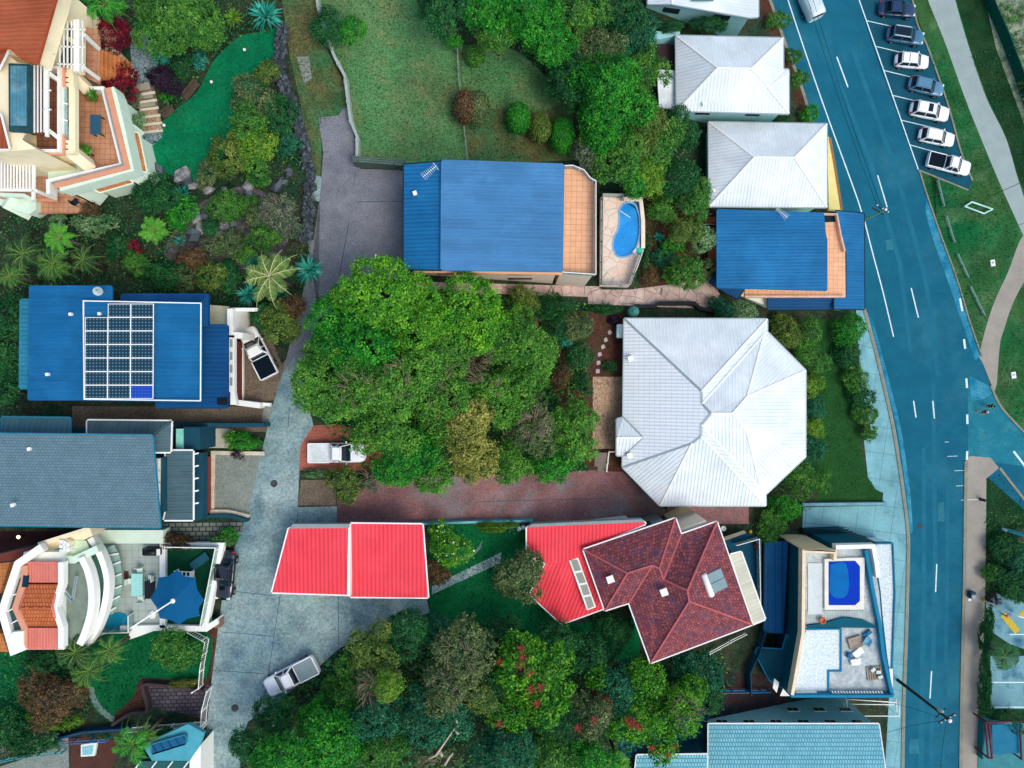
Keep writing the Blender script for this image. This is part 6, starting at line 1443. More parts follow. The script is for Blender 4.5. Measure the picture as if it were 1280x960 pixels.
def loft(mb, rings, smooth=True):
    n = len(rings[0]); b_ = len(mb.v)
    for r in rings: mb.v += [tuple(p) for p in r]
    for i in range(len(rings) - 1):
        for k in range(n):
            j = (k + 1) % n
            mb.f.append([b_ + i * n + k, b_ + i * n + j, b_ + (i + 1) * n + j, b_ + (i + 1) * n + k]); mb.uv.append([(0, 0)] * 4); mb.sm.append(smooth); mb.mi.append(0)
    for row, rev in ((0, False), (len(rings) - 1, True)):
        r = [b_ + row * n + k for k in range(n)]
        mb.f.append(r if not rev else r[::-1]); mb.uv.append([(0, 0)] * n); mb.sm.append(False); mb.mi.append(0)
def rrect(x0, x1, hw0, hw1, z, r=0.18, n=4):
    """rounded outline, hw0 at x0 (rear), hw1 at x1 (front)"""
    pts = []
    for (cx, cy, a0) in ((x1 - r, hw1 - r, 0), (x0 + r, hw0 - r, 90), (x0 + r, -hw0 + r, 180), (x1 - r, -hw1 + r, 270)):
        for k in range(n + 1):
            a = math.radians(a0 + 90 * k / n)
            pts.append(Vector((cx + r * math.cos(a), cy + r * math.sin(a), z)))
    return pts
def vehicle(name, label, cat, px, py, ang, pm, L=4.5, W=1.8, Hh=1.5, kind='hatch', group=None, roof_x=None, rails=False, sunroof=None, dark_roof=False):
    """ang: heading in the picture, degrees clockwise from the right; built with x forward"""
    o = thing(name, label, cat, G(px, py, 0.03), group, -math.radians(ang))
    hL, hw = L / 2, W / 2
    zb, belt = 0.28, 0.92 if kind != 'van' else 1.0
    if kind in ('suv',): belt = 1.0
    if kind in ('ute',): belt = 1.02; zb = 0.36
    hood = belt - 0.02
    body = MB()
    if kind == 'van':
        st = [(-hL, .86, .4, 1.95), (-hL + .08, .95, .34, 2.1), (-hL + .5, 1, .3, 2.14), (hL * .45, 1, .3, 2.14), (hL * .62, .98, .3, 2.05), (hL * .8, .94, .3, 1.35), (hL - .2, .9, .3, 1.1), (hL - .04, .8, .36, .95), (hL, .7, .45, .8)]
    elif kind == 'ute':
        st = [(-hL, .88, .5, .98), (-hL + .06, .95, .42, 1.02), (-hL + .4, .98, zb, belt), (0, 1, zb, belt), (hL * .3, 1, zb, belt), (hL * .55, .98, zb, belt), (hL * .8, .95, zb, belt - .06), (hL - .28, .88, zb, belt - .12), (hL - .12, .75, .38, belt - .2), (hL - .03, .56, .44, belt - .32), (hL, .4, .5, belt - .42)]
    else:
        rz = belt if kind in ('suv', 'hatch') else belt - .03
        st = [(-hL, .5, .48, rz - .26), (-hL + .04, .68, .4, rz - .14), (-hL + .14, .84, .34, rz - .05), (-hL + .4, .95, zb, rz), (-hL * .4, 1, zb, belt + .02), (0, 1, zb, belt), (hL * .35, 1, zb, belt), (hL * .55, .98, zb, belt - .03), (hL * .78, .93, zb, belt - .1), (hL - .25, .82, zb, belt - .2), (hL - .1, .68, .34, belt - .29), (hL - .03, .5, .4, belt - .38), (hL, .34, .46, belt - .46)]
    loft(body, [ring(x, hw * f, a, b_) for x, f, a, b_ in st])
    bo = body.build('body', pm, o, local=True)
    cfg = {'hatch': (-hL + .22, hL * .42, -hL + .62, hL * .08), 'suv': (-hL + .2, hL * .44, -hL + .5, hL * .12), 'sedan': (-hL + .62, hL * .40, -hL + 1.25, hL * .06), 'ute': (-hL * .22, hL * .5, -hL * .12, hL * .22), 'van': None}[kind]
    if cfg:
        xb0, xb1, xt0, xt1 = cfg
        zt = Hh
        bot = rrect(xb0, xb1, hw * .90, hw * .88, belt - .03, .22); top = rrect(xt0, xt1, hw * .72, hw * .70, zt - .03, .16)
        g_ = MB(); loft(g_, [bot, top], True); g_.build('window_glass', car_glass, o, local=True)
        r_ = MB()
        rl = [rrect(xt0 - .05, xt1 + .04, hw * .75, hw * .72, zt - .05, .18), rrect(xt0 - .02, xt1 + .01, hw * .74, hw * .71, zt - .0, .18), rrect(xt0 + .12, xt1 - .12, hw * .62, hw * .6, zt + .035, .16)]
        loft(r_, rl, True); r_.build('roof', pm, o, local=True)
        pil = MB()
        for sgn in (-1, 1):
            for (xb, xt, wb, wt, th) in ((xb0 + .08, xt0 + .05, .88, .71, .16), (xb1 - .1, xt1 - .03, .86, .7, .07), ((xb0 * .5 + xb1 * .5) - .1, (xt0 + xt1) / 2, .91, .735, .09)):
                pil.bar((xb, sgn * hw * wb, belt - .02), (xt, sgn * hw * wt, zt - .04), th, .06)
        pil.build('pillar_frame', pm, o, local=True)
        if rails:
            for sgn in (-1, 1): MB().bar((xt0 + .1, sgn * hw * .66, zt + .05), (xt1 - .1, sgn * hw * .66, zt + .05), .05, .05).build('roof_rail', trim_w if dark_roof else metal, o, local=True)
        if sunroof: 
            a_, b_ = xt0 + (xt1 - xt0) * sunroof[0], xt0 + (xt1 - xt0) * sunroof[1]
            MB().prism([(v.x, v.y) for v in rrect(a_, b_, hw * .52, hw * .52, 0, .06)], zt + .02, zt + .048).build('sunroof', car_glass, o, local=True)
        for sgn in (-1, 1): MB().box((xb1 - .4, sgn * (hw + .06), belt + .06), (.12, .18, .12)).build('mirror', pm, o, local=True)
    else:
        MB().bar((hL * .66, 0, 1.88), (hL * .8, 0, 1.36), W * .8, .03).build('windscreen', car_glass, o, local=True)
        for sgn in (-1, 1):
            MB().box((hL * .5, sgn * (hw * .985), 1.62), (.9, .06, .5)).build('side_window', car_glass, o, local=True)
            MB().box((hL * .7, sgn * (hw + .12), 1.4), (.12, .26, .2)).build('mirror', bk, o, local=True)
        MB().box((-hL + .02, 0, 1.6), (.06, W * .74, .5)).build('rear_window', car_glass, o, local=True)
        mb = MB()
        for k in range(7): mb.box((-.2, -hw * .72 + k * hw * .24, 2.145), (L * .62, .05, .03))
        mb.build('roof_rib', pm, o, local=True)
    if kind == 'ute':
        x0, x1 = -hL + .1, -hL * .26
        tub = MB()
        MB().box(((x0 + x1) / 2, 0, belt + .02), (x1 - x0, W * .86, .05)).build('tray_cover' , plate_black if not rails else rails, o, local=True)
        for sgn in (-1, 1): MB().box(((x0 + x1) / 2, sgn * hw * .93, belt + .02), (x1 - x0 + .06, .1, .1)).build('tray_side', pm, o, local=True)
        MB().box((x0 - .04, 0, belt + .0), (.08, W * .9, .1)).build('tailgate', pm, o, local=True)
    wr = .33 if kind != 'ute' else .38
    for sx in (-1, 1):
        for sgn in (-1, 1):
            wx = sx * hL * .62; yw = sgn * (hw - .1)
            t_ = MB(); t_.tube([(wx, yw - .11, wr), (wx, yw + .11, wr)], wr, 16); w_ = t_.build('wheel', tyre_m, o, local=True)
            r_ = MB(); r_.tube([(wx, yw + sgn * .09, wr), (wx, yw + sgn * .125, wr)], wr * .62, 12); r_.build('rim', rim_m, w_, local=True)
    for sgn in (-1, 1):
        MB().box((hL - .3, sgn * hw * .6, belt - .25 if kind != 'van' else .85), (.26, .3, .12)).build('headlight', light_m, o, local=True)
        MB().box((-hL + .1, sgn * hw * .76, belt - .14 if kind != 'van' else 1.0), (.14, .24, .2)).build('taillight', tail_m, o, local=True)
    return o
pk_ = 'cars parked in the angled bay'
vehicle('parked_car', 'dark navy sedan parked at the top end of the angled bay', 'car', 1118, 15.5, 4, paint('navy', (4, 46, 86)), 4.7, 1.82, 1.45, 'sedan', pk_)
vehicle('parked_car', 'steel blue wagon with dark roof panel and pale roof rails in the angled bay', 'car', 1128, 48.5, 9, paint('steelblue', (44, 104, 140)), 4.7, 1.85, 1.6, 'suv', pk_, rails=True, dark_roof=True, sunroof=(.05, .95))
vehicle('parked_car', 'white small wagon with silver roof seams third from the top of the bay', 'car', 1136, 79.5, 5, paint('white', (244, 250, 252)), 4.25, 1.8, 1.55, 'suv', pk_, sunroof=(.44, .47))
vehicle('parked_car', 'grey blue hatchback parked between two white cars', 'car', 1154, 111, 13, paint('greyblue', (76, 126, 160)), 4.5, 1.8, 1.5, 'hatch', pk_)
vehicle('parked_car', 'long white wagon with a black sunroof', 'car', 1158, 142, 11, paint('white', (244, 250, 252)), 4.95, 1.9, 1.65, 'suv', pk_, sunroof=(.55, .8))
vehicle('parked_car', 'plain white hatchback parked next to the white ute', 'car', 1167, 174, 11, paint('white', (244, 250, 252)), 4.55, 1.8, 1.5, 'hatch', pk_)
vehicle('parked_ute', 'white twin cab ute with black tray cover at the lower end of the bay', 'ute', 1181.5, 207.5, 14, paint('white', (244, 250, 252)), 5.5, 1.9, 1.75, 'ute', pk_)
vehicle('white_van', 'white van with ribbed roof driving on the road at the top edge', 'van', 1004, 2, 246, paint('vanwhite', (206, 226, 236)), 5.6, 2.0, 2.2, 'van')
vehicle('parked_ute', 'white twin cab ute with black tray cover beside the maroon garage door', 'ute', 326.5, 441, 243, paint('white', (244, 250, 252)), 4.95, 1.82, 1.7, 'ute', 'white utes on the hill')
vehicle('parked_ute', 'white ute with white tray lid half hidden under the trees on the brick pad', 'ute', 424, 565, 0, paint('white', (244, 250, 252)), 5.3, 1.85, 1.7, 'ute', 'white utes on the hill', rails=mat('tray_white', (206, 220, 226), rough=0.5))
vehicle('parked_ute', 'white ute with open grey tray parked against the bottom trees', 'ute', 367, 841, 153, paint('white', (244, 250, 252)), 5.2, 1.85, 1.7, 'ute', 'white utes on the hill', rails=mat('tray_grey', (128, 150, 156), rough=0.6, var=0.1))
vehicle('parked_car', 'glossy black sedan parked beside the white terrace parapet', 'car', 284.5, 717, 95, mat('paint_black', (6, 14, 20), rough=0.15, var=0, grain=0, clear=0.8, spec=0.6), 4.6, 1.8, 1.45, 'sedan')

skin = mat('skin', (196, 146, 122), rough=0.6, var=0.05, grain=0)
def skinned(name, verts, edges, radii, m, parent, root=0):
    me = bpy.data.meshes.new(name); me.from_pydata(verts, edges, [])
    o = bpy.data.objects.new(name, me); COL.objects.link(o); o.parent = parent
    me.materials.append(m)
    sk_ = o.modifiers.new('skin', 'SKIN'); sk_.use_smooth_shade = True
    if not me.skin_vertices: me.skin_vertices.new()
    for i, r in enumerate(radii):
        me.skin_vertices[0].data[i].radius = (r[0], r[1]) if isinstance(r, tuple) else (r, r)
        me.skin_vertices[0].data[i].use_root = (i == root)
    sub = o.modifiers.new('sub', 'SUBSURF'); sub.levels = 1; sub.render_levels = 1
    return o
def person(label, px, py, ang, top_m, bottom_m, hair_m, stride=0.28, bare_leg=True):
    o = thing('person', label, 'person', G(px, py, 0.02), 'people crossing the side street', -math.radians(ang))
    V = [(0, 0, .95), (0.02, 0, 1.2), (0.03, 0, 1.42), (0.04, 0, 1.5), (0.06, 0, 1.62),          # pelvis, waist, chest, neck, head
         (0.02, .19, 1.4), (-.12, .25, 1.13), (.08, .27, .9), (0.02, -.19, 1.4), (.14, -.25, 1.14), (.32, -.24, .96),
         (0, .1, .9), (stride * .5, .1, .5), (stride * .6, .1, .08), (stride * .6 + .17, .1, .04),
         (0, -.1, .9), (-stride * .3, -.1, .5), (-stride, -.1, .12), (-stride + .16, -.1, .04)]
    Ed = [(0, 1), (1, 2), (2, 3), (3, 4), (2, 5), (5, 6), (6, 7), (2, 8), (8, 9), (9, 10), (0, 11), (11, 12), (12, 13), (13, 14), (0, 15), (15, 16), (16, 17), (17, 18)]
    Rr = [(.14, .1), (.13, .1), (.16, .11), .055, (.085, .105), .06, .045, .035, .06, .045, .035, .085, .06, .045, .04, .085, .06, .045, .04]
    skinned('body', V, Ed, Rr, skin, o)
    skinned('shirt', [(0, 0, 1.0), (0.02, 0, 1.2), (0.03, 0, 1.42), (0.02, .2, 1.4), (-.09, .245, 1.2), (0.02, -.2, 1.4), (.11, -.245, 1.2)], [(0, 1), (1, 2), (2, 3), (3, 4), (2, 5), (5, 6)], [(.165, .125), (.155, .12), (.18, .13), .075, .06, .075, .06], top_m, o)
    ll = .62 if bare_leg else .2
    skinned('trousers', [(0, 0, 1.0), (0, 0, .9), (0, .1, .86), (stride * .42, .1, ll), (0, -.1, .86), (-stride * .3, -.1, ll)], [(0, 1), (1, 2), (2, 3), (1, 4), (4, 5)], [(.16, .12), (.16, .12), .1, .08, .1, .08], bottom_m, o)
    MB().lathe((0.045, 0, 1.64), [(0.115, 0.0), (0.12, 0.06), (0.1, 0.12), (0.05, 0.155), (0.01, 0.16)], 14).build('hair', hair_m, o, local=True)
    hand = skin
    for (cx, cy, cz) in ((.08, .27, .9), (.32, -.24, .96)):
        mb = MB()
        mb.tube([(cx, cy, cz), (cx + .01, cy, cz - .08)], [.032, .036], 8)
        for k in range(4): mb.tube([(cx - .03 + k * .022, cy, cz - .07), (cx - .028 + k * .024, cy, cz - .12 - .008 * (k in (1, 2))), (cx - .02 + k * .022, cy + .015, cz - .155)], .009, 5)
        mb.tube([(cx + .03, cy, cz - .03), (cx + .055, cy, cz - .075)], .01, 5)
        mb.build('hand', hand, o, local=True)
    fc = MB(); fc.tube([(.15, 0, 1.63), (.185, 0, 1.6)], [.012, .02], 6)
    fc.build('nose', skin, o, local=True)
    for s in (-1, 1): MB().lathe((.145, s * .035, 1.65), [(.01, -.012), (.016, 0), (.01, .012)], 8).build('eye', bk, o, local=True)
    MB().box((.15, 0, 1.56), (.02, .05, .012)).build('mouth', mat('lips', (160, 90, 84), rough=0.6), o, local=True)
    return o
blackc = mat('cloth_black', (16, 20, 30), rough=0.9, var=0.05, grain=0)
person('person all in black walking on the pale crossing, nearer the grass corner', 1231.5, 507.5, 185, blackc, blackc, mat('hair_dark', (30, 26, 24), rough=0.8), 0.3, False)
person('person in dark top and pale blue cap walking on the crossing', 1223.5, 514.5, 178, blackc, mat('cloth_navy', (26, 30, 60), rough=0.9), mat('cap_paleblue', (180, 226, 244), rough=0.7), 0.3, True)

LEAF = {
 'bright': leafmat('leaf_bright', (98, 180, 44), (36, 120, 40), (154, 218, 58)),
 'bright2': leafmat('leaf_bright_deep', (44, 160, 44), (14, 98, 40), (100, 200, 56)),
 'fresh': leafmat('leaf_fresh', (94, 166, 56), (42, 110, 46), (142, 204, 80)),
 'mid': leafmat('leaf_mid', (78, 150, 56), (30, 98, 46), (130, 188, 78)),
 'dark': leafmat('leaf_dark', (36, 112, 60), (16, 76, 48), (74, 146, 74)),
 'teal': leafmat('leaf_teal', (32, 120, 84), (14, 82, 62), (80, 160, 118)),
 'cyan': leafmat('leaf_cyan', (40, 170, 150), (10, 100, 96), (110, 210, 190)),
 'olive': leafmat('leaf_olive', (104, 138, 58), (52, 98, 46), (154, 174, 84)),
 'oliveyellow': leafmat('leaf_olive_yellow', (160, 168, 78), (96, 118, 52), (202, 200, 122)),
 'grey': leafmat('leaf_grey', (108, 128, 104), (62, 90, 70), (160, 172, 148)),
 'olivegrey': leafmat('leaf_olive_grey', (102, 130, 78), (54, 94, 60), (158, 172, 118)),
 'yg': leafmat('leaf_yellow_green', (118, 174, 48), (56, 122, 40), (178, 208, 84)),
 'maroon': leafmat('leaf_maroon', (128, 24, 52), (64, 14, 38), (190, 50, 70)),
 'purple': leafmat('leaf_purple', (52, 36, 64), (26, 26, 44), (84, 56, 84)),
 'brown': leafmat('leaf_brown', (112, 92, 62), (66, 62, 48), (156, 126, 84)),
 'varieg': leafmat('leaf_variegated', (120, 176, 120), (50, 112, 70), (196, 220, 170)),
 'schef': leafmat('leaf_schefflera', (74, 164, 34), (24, 98, 34), (150, 214, 60)),
}
bark = mat('bark', (96, 88, 78), rough=0.9, var=0.2, grain=0.2); bark_pale = mat('bark_pale', (176, 172, 156), rough=0.85, var=0.15, grain=0.15)
twig_m = mat('bark_twig', (134, 120, 108), rough=0.9, var=0.25, grain=0.2)
flower_red = mat('flower_red', (140, 56, 58), rough=0.7, var=0.1, grain=0); flower_white = mat('flower_white', (226, 232, 200), rough=0.7, var=0, grain=0)
RNG = np.random.default_rng(11)
def quads(name, V4, m, parent, off=None, tuft=None):
    if off is not None: V4 = V4 - np.array(off)
    n = len(V4)
    me = bpy.data.meshes.new(name)
    me.vertices.add(n * 4); me.vertices.foreach_set('co', V4.astype(np.float32).ravel())
    me.loops.add(n * 4); me.loops.foreach_set('vertex_index', np.arange(n * 4, dtype=np.int32))
    me.polygons.add(n); me.polygons.foreach_set('loop_start', np.arange(0, n * 4, 4, dtype=np.int32)); me.polygons.foreach_set('loop_total', np.full(n, 4, np.int32))
    tf = me.attributes.new('tuft', 'FLOAT', 'FACE'); tf.data.foreach_set('value', (tuft if tuft is not None else np.random.default_rng(n).random(n)).astype(np.float32))
    me.materials.append(m); me.update(calc_edges=True)
    o = bpy.data.objects.new(name, me); COL.objects.link(o)
    if parent is not None: o.parent = parent
    return o
def unit(v): return v / np.maximum(np.linalg.norm(v, axis=1, keepdims=True), 1e-6)
def leaf_quads(c, nrm, size, aspect=0.6, rng=RNG):
    n = len(c)
    t = unit(np.cross(nrm, rng.normal(size=(n, 3)))); b_ = np.cross(nrm, t)
    s = size[:, None]
    droop = nrm * s * 0.12
    return np.stack([c + t * s * .5 - droop, c + b_ * s * .5 * aspect, c - t * s * .5 - droop, c - b_ * s * .5 * aspect], axis=1)
def sphere_dirs(n, rng, zmin=-0.3):
    z = rng.uniform(zmin, 1, n); a = rng.uniform(0, 2 * np.pi, n); r = np.sqrt(1 - z * z)
    return np.stack([r * np.cos(a), r * np.sin(a), z], axis=1)
def crown(R, rz, leaf=0.26, clump=0.32, dens=3.0, per=13, lob=1.0, rng=RNG, flat=0.75, aspect=0.6, stray=0.3):
    """leaves of a crown of radius R (plan) and half height rz round the origin: lobes, sub-clumps, leaves"""
    nl = max(5, int(5 + R * R * 0.9 * lob))
    d = sphere_dirs(nl, rng, 0.0)
    irregular = 1 + 0.22 * np.sin(np.arctan2(d[:, 1], d[:, 0]) * rng.integers(2, 5) + rng.uniform(0, 6))
    cen = d * np.array([R, R, rz]) * rng.uniform(.5, .8, (nl, 1)) * irregular[:, None]
    lr = np.clip(R * (rng.uniform(.4, .6, nl) if R < 2 else rng.uniform(.28, .48, nl)), .22, 2.2)
    cen = np.vstack([cen, [[0, 0, rz * .3]]]); lr = np.append(lr, R * .55)
    P_, N_ = [], []
    for i in range(len(cen)):
        k = max(4, int(4 * math.pi * lr[i] ** 2 * 0.62 * dens))
        dd = sphere_dirs(k, rng, -0.25)
        p = cen[i] + dd * lr[i] * np.array([1, 1, flat]) * rng.uniform(.82, 1.14, (k, 1))
        dist = np.linalg.norm(p[:, None, :] - cen[None], axis=2) / lr[None]
        dist[:, i] = 9
        keep = dist.min(axis=1) > 0.72
        P_.append(p[keep]); N_.append(dd[keep])
    p = np.vstack(P_); nn = np.vstack(N_)
    out = unit(p * np.array([1 / R, 1 / R, 1.2 / max(rz, .1)]))
    nn = unit(nn * .6 + out * .6 + np.array([0, 0, .25]))
    c = np.repeat(p, per, axis=0) + rng.normal(size=(len(p) * per, 3)) * clump * np.array([1, 1, .7]) * .62
    c += np.repeat(out, per, axis=0) * (rng.random((len(c), 1)) < stray) * rng.uniform(0, clump * .8, (len(c), 1))
    n2 = unit(np.repeat(nn, per, axis=0) + rng.normal(size=c.shape) * .55)
    return leaf_quads(c, n2, rng.uniform(leaf * .6, leaf * 1.3, len(c)) * np.repeat(rng.uniform(.7, 1.35, len(p)), per), aspect, rng), np.repeat(rng.random(len(p)), per)
def trunk_mb(b_, top, r, rng, limbs=4, spread=1.0):
    mb = MB()
    mid = b_.lerp(top, .5) + Vector((rng.uniform(-.15, .15), rng.uniform(-.15, .15), 0))
    mb.tube([b_ - Vector((0, 0, .3)), mid, top], [r * 1.25, r, r * .6], 8)
    for k in range(limbs):
        a = 2 * math.pi * k / limbs + rng.uniform(0, 1)
        e_ = top + Vector((math.cos(a) * spread, math.sin(a) * spread, rng.uniform(.2, .6) * spread))
        mb.tube([mid.lerp(top, .6), mid.lerp(e_, .7), e_], [r * .6, r * .4, r * .15], 6)
    return mb
def plant(label, px, py, r, h, kind, name='tree', cat=None, group=None, bk_m=None, leaf=None, lob=1.0, flat=0.75, flowers=0, white=0, dens=None, twigs=0, bz=None, sx=1.0, sy=1.0, rot=0.0, clip=False):
    """px, py, r: the crown as it shows in the picture; h: its height above the ground"""
    g0 = zg(px) if bz is None else bz
    R = r * mpp(g0 + h * .7)
    rz = min(h * .5, R * .95) if name != 'hedge' else h * .5
    ctr = P(px, py, g0 + h - rz)
    b_ = Vector((ctr.x, ctr.y, z_at(ctr.x) if bz is None else bz))
    o = thing(name, label, cat or name, b_, group)
    rel = ctr - b_
    seed = np.random.default_rng(int(px * 131 + py * 17 + r))
    small = R < 1.4
    lf = (leaf or (0.12 + 0.04 * R if small else min(0.31, 0.16 + 0.032 * R))) * .8
    cl = lf * 1.25
    per = 22 if small else 19
    dn = dens or (min(14.0, 0.46 / (cl * cl)) if small else 0.42 / (cl * cl))
    Q, TF = crown(R, rz, lf, cl, dn, per, lob, seed, flat)
    if clip:
        k = int(4 * math.pi * R * R * 2.2 / (.27 * lf * lf) * .8)
        dd = sphere_dirs(k, seed, -.8)
        cc = dd * np.array([R, R, rz]) * seed.uniform(.86, 1.03, (k, 1))
        Q = leaf_quads(cc, unit(dd + seed.normal(size=cc.shape) * .5), seed.uniform(lf * .6, lf * 1.3, k), .6, seed); TF = seed.random(k)
    if sx != 1.0 or sy != 1.0:
        Q[:, :, 0] *= sx; Q[:, :, 1] *= sy
    if rot:
        c_, s_ = math.cos(rot), math.sin(rot); x = Q[:, :, 0].copy(); y = Q[:, :, 1].copy()
        Q[:, :, 0] = x * c_ - y * s_; Q[:, :, 1] = x * s_ + y * c_
    Q = Q + np.array([rel.x, rel.y, rel.z])
    low = 0.05 + np.zeros(1)
    Q[:, :, 2] = np.maximum(Q[:, :, 2], 0.04 + 0.05 * np.abs(np.sin(Q[:, :, 0] * 7)))
    quads('crown' if name in ('tree',) else 'foliage', Q, LEAF[kind], o, None, TF)
    rr = random.Random(int(px + py))
    tr = trunk_mb(b_, b_ + Vector((rel.x, rel.y, max(.15, rel.z - rz * .3))), max(.03, min(.3, .06 * R + .03)), rr, 4 if not small else 3, R * .45)
    tr.build('trunk' if name == 'tree' else 'stem', bk_m or bark, o)
    if flowers:
        for k in range(flowers):
            a = rr.uniform(0, 6.28); q = rr.uniform(.1, .75) * R
            c_ = Vector((math.cos(a) * q, math.sin(a) * q, rz * math.sqrt(max(.05, 1 - (q / R) ** 2)) * .95 + .15)) + ctr
            mb = MB()
            for j in range(11):
                t = 2 * math.pi * j / 11 + rr.uniform(-.2, .2); ln = rr.uniform(.3, .55)
                mb.bar(c_, c_ + Vector((math.cos(t) * ln, math.sin(t) * ln, rr.uniform(.05, .35))), .05, .05)
            mb.build('flower_spike', flower_red, o)
    if white:
        top = Q.mean(axis=1); idx = seed.choice(len(top), min(white, len(top)), replace=False)
        cc = top[idx] + np.array([0, 0, .12])
        quads('blossom', leaf_quads(cc, unit(seed.normal(size=cc.shape) * .4 + np.array([0, 0, 1.0])), seed.uniform(.12, .22, len(cc)), 1.0, seed), flower_white, o)
    if twigs:
        mb = MB()
        for k in range(twigs):
            a = rr.uniform(0, 6.28); q = rr.uniform(.0, .5) * R
            p0 = ctr + Vector((math.cos(a) * q, math.sin(a) * q, rz * .6)); 
            for j in range(7):
                a2 = a + rr.uniform(-1.8, 1.8)
                mb.tube([p0, p0 + Vector((math.cos(a2) * .6, math.sin(a2) * .6, rz * .38)), p0 + Vector((math.cos(a2 + .4) * 1.3, math.sin(a2 + .4) * 1.3, rz * .5 + rr.uniform(0, .35)))], [.032, .022, .01], 4)
        mb.build('bare_branch', twig_m, o)
    return o
def shrub(label, px, py, r, h, kind, group=None, **k): return plant(label, px, py, r, h, kind, 'shrub', 'shrub', group, **k)
def fronds(label, px, py, r, h, n, m, name='palm_tree', cat='palm', group=None, drop=.55, lw=.5, leafn=22, up=.35, seed=1, rach=None, bz=None, trunk=True, extra=None, stiff=False):
    g0 = zg(px) if bz is None else bz
    R = r * mpp(g0 + h)
    top = P(px, py, g0 + h)
    b_ = Vector((top.x, top.y, z_at(top.x) if bz is None else bz))
    o = thing(name, label, cat, b_, group)
    rr = random.Random(seed)
    if trunk: MB().tube([b_ - Vector((0, 0, .2)), b_.lerp(top, .5), top], [.2, .15, .13], 10).build('trunk', bark, o)
    quad = []; rc = MB()
    for k in range(n):
        a = 2 * math.pi * k / n + rr.uniform(-.25, .25); L = R * rr.uniform(.8, 1.1)
        u = Vector((math.cos(a), math.sin(a), 0)); side = Vector((-u.y, u.x, 0))
        pts = []
        for j in range(leafn + 1):
            t = j / leafn
            pts.append(top + u * (L * (t - .12 * t * t)) + Vector((0, 0, L * (up * math.sin(t * 2.2) - drop * t * t))))
        rc.tube(pts[::3] + ([pts[-1]] if leafn % 3 else []), [.022 * (1 - .8 * i / (len(pts[::3]))) + .008 for i in range(len(pts[::3]) + (1 if leafn % 3 else 0))], 5)
        for j in range(2, leafn):
            t = j / leafn; w = lw * R * .62 * math.sin(min(1, t * 1.15 + .12) * math.pi) ** .6 * (1 - .25 * t)
            for s in (-1, 1):
                d = (side * s + u * .75 + Vector((0, 0, -.35 + rr.uniform(-.2, .2)))).normalized()
                p0 = pts[j]; e_ = p0 + d * w; tw = u * (L / leafn * .4)
                quad.append([p0 - tw, p0 + tw, e_ + tw * .45, e_ - tw * .45])
    quads('crown', np.array([[list(v) for v in q] for q in quad]), m, o, b_)
    rc.build('midrib', rach or mat('rachis', (104, 138, 68), rough=0.7, var=0.1, grain=0), o)
    return o
def spiky(label, px, py, r, h, m, n=26, name='agave', cat='agave', group=None, w=.09, seed=1, tilt=(.15, 1.1), bz=None):
    g0 = zg(px) if bz is None else bz
    R = r * mpp(g0 + h); b_ = P(px, py, g0)
    o = thing(name, label, cat, b_, group); rr = random.Random(seed)
    c0 = P(px, py, g0 + h * .4); quad = []
    for k in range(n):
        a = rr.uniform(0, 6.28); el = rr.uniform(*tilt); L = R * rr.uniform(.75, 1.15)
        u = Vector((math.cos(a) * math.cos(el), math.sin(a) * math.cos(el), math.sin(el))); s = Vector((-math.sin(a), math.cos(a), 0)) * w * R
        m_ = c0 + u * L * .5 + Vector((0, 0, .1 * L)); e_ = c0 + u * L - Vector((0, 0, .12 * L))
        quad.append([c0 - s * .5, c0 + s * .5, m_ + s, m_ - s]); quad.append([m_ - s, m_ + s, e_ + s * .08, e_ - s * .08])
    quads('leaves', np.array([[list(v) for v in q] for q in quad]), m, o, b_)
    MB().tube([b_ - Vector((0, 0, .1)), c0 + Vector((0, 0, .05))], [.12, .08], 7).build('stem', bark, o)
    return o
cg = 'trees of the dense clump beside the drive'
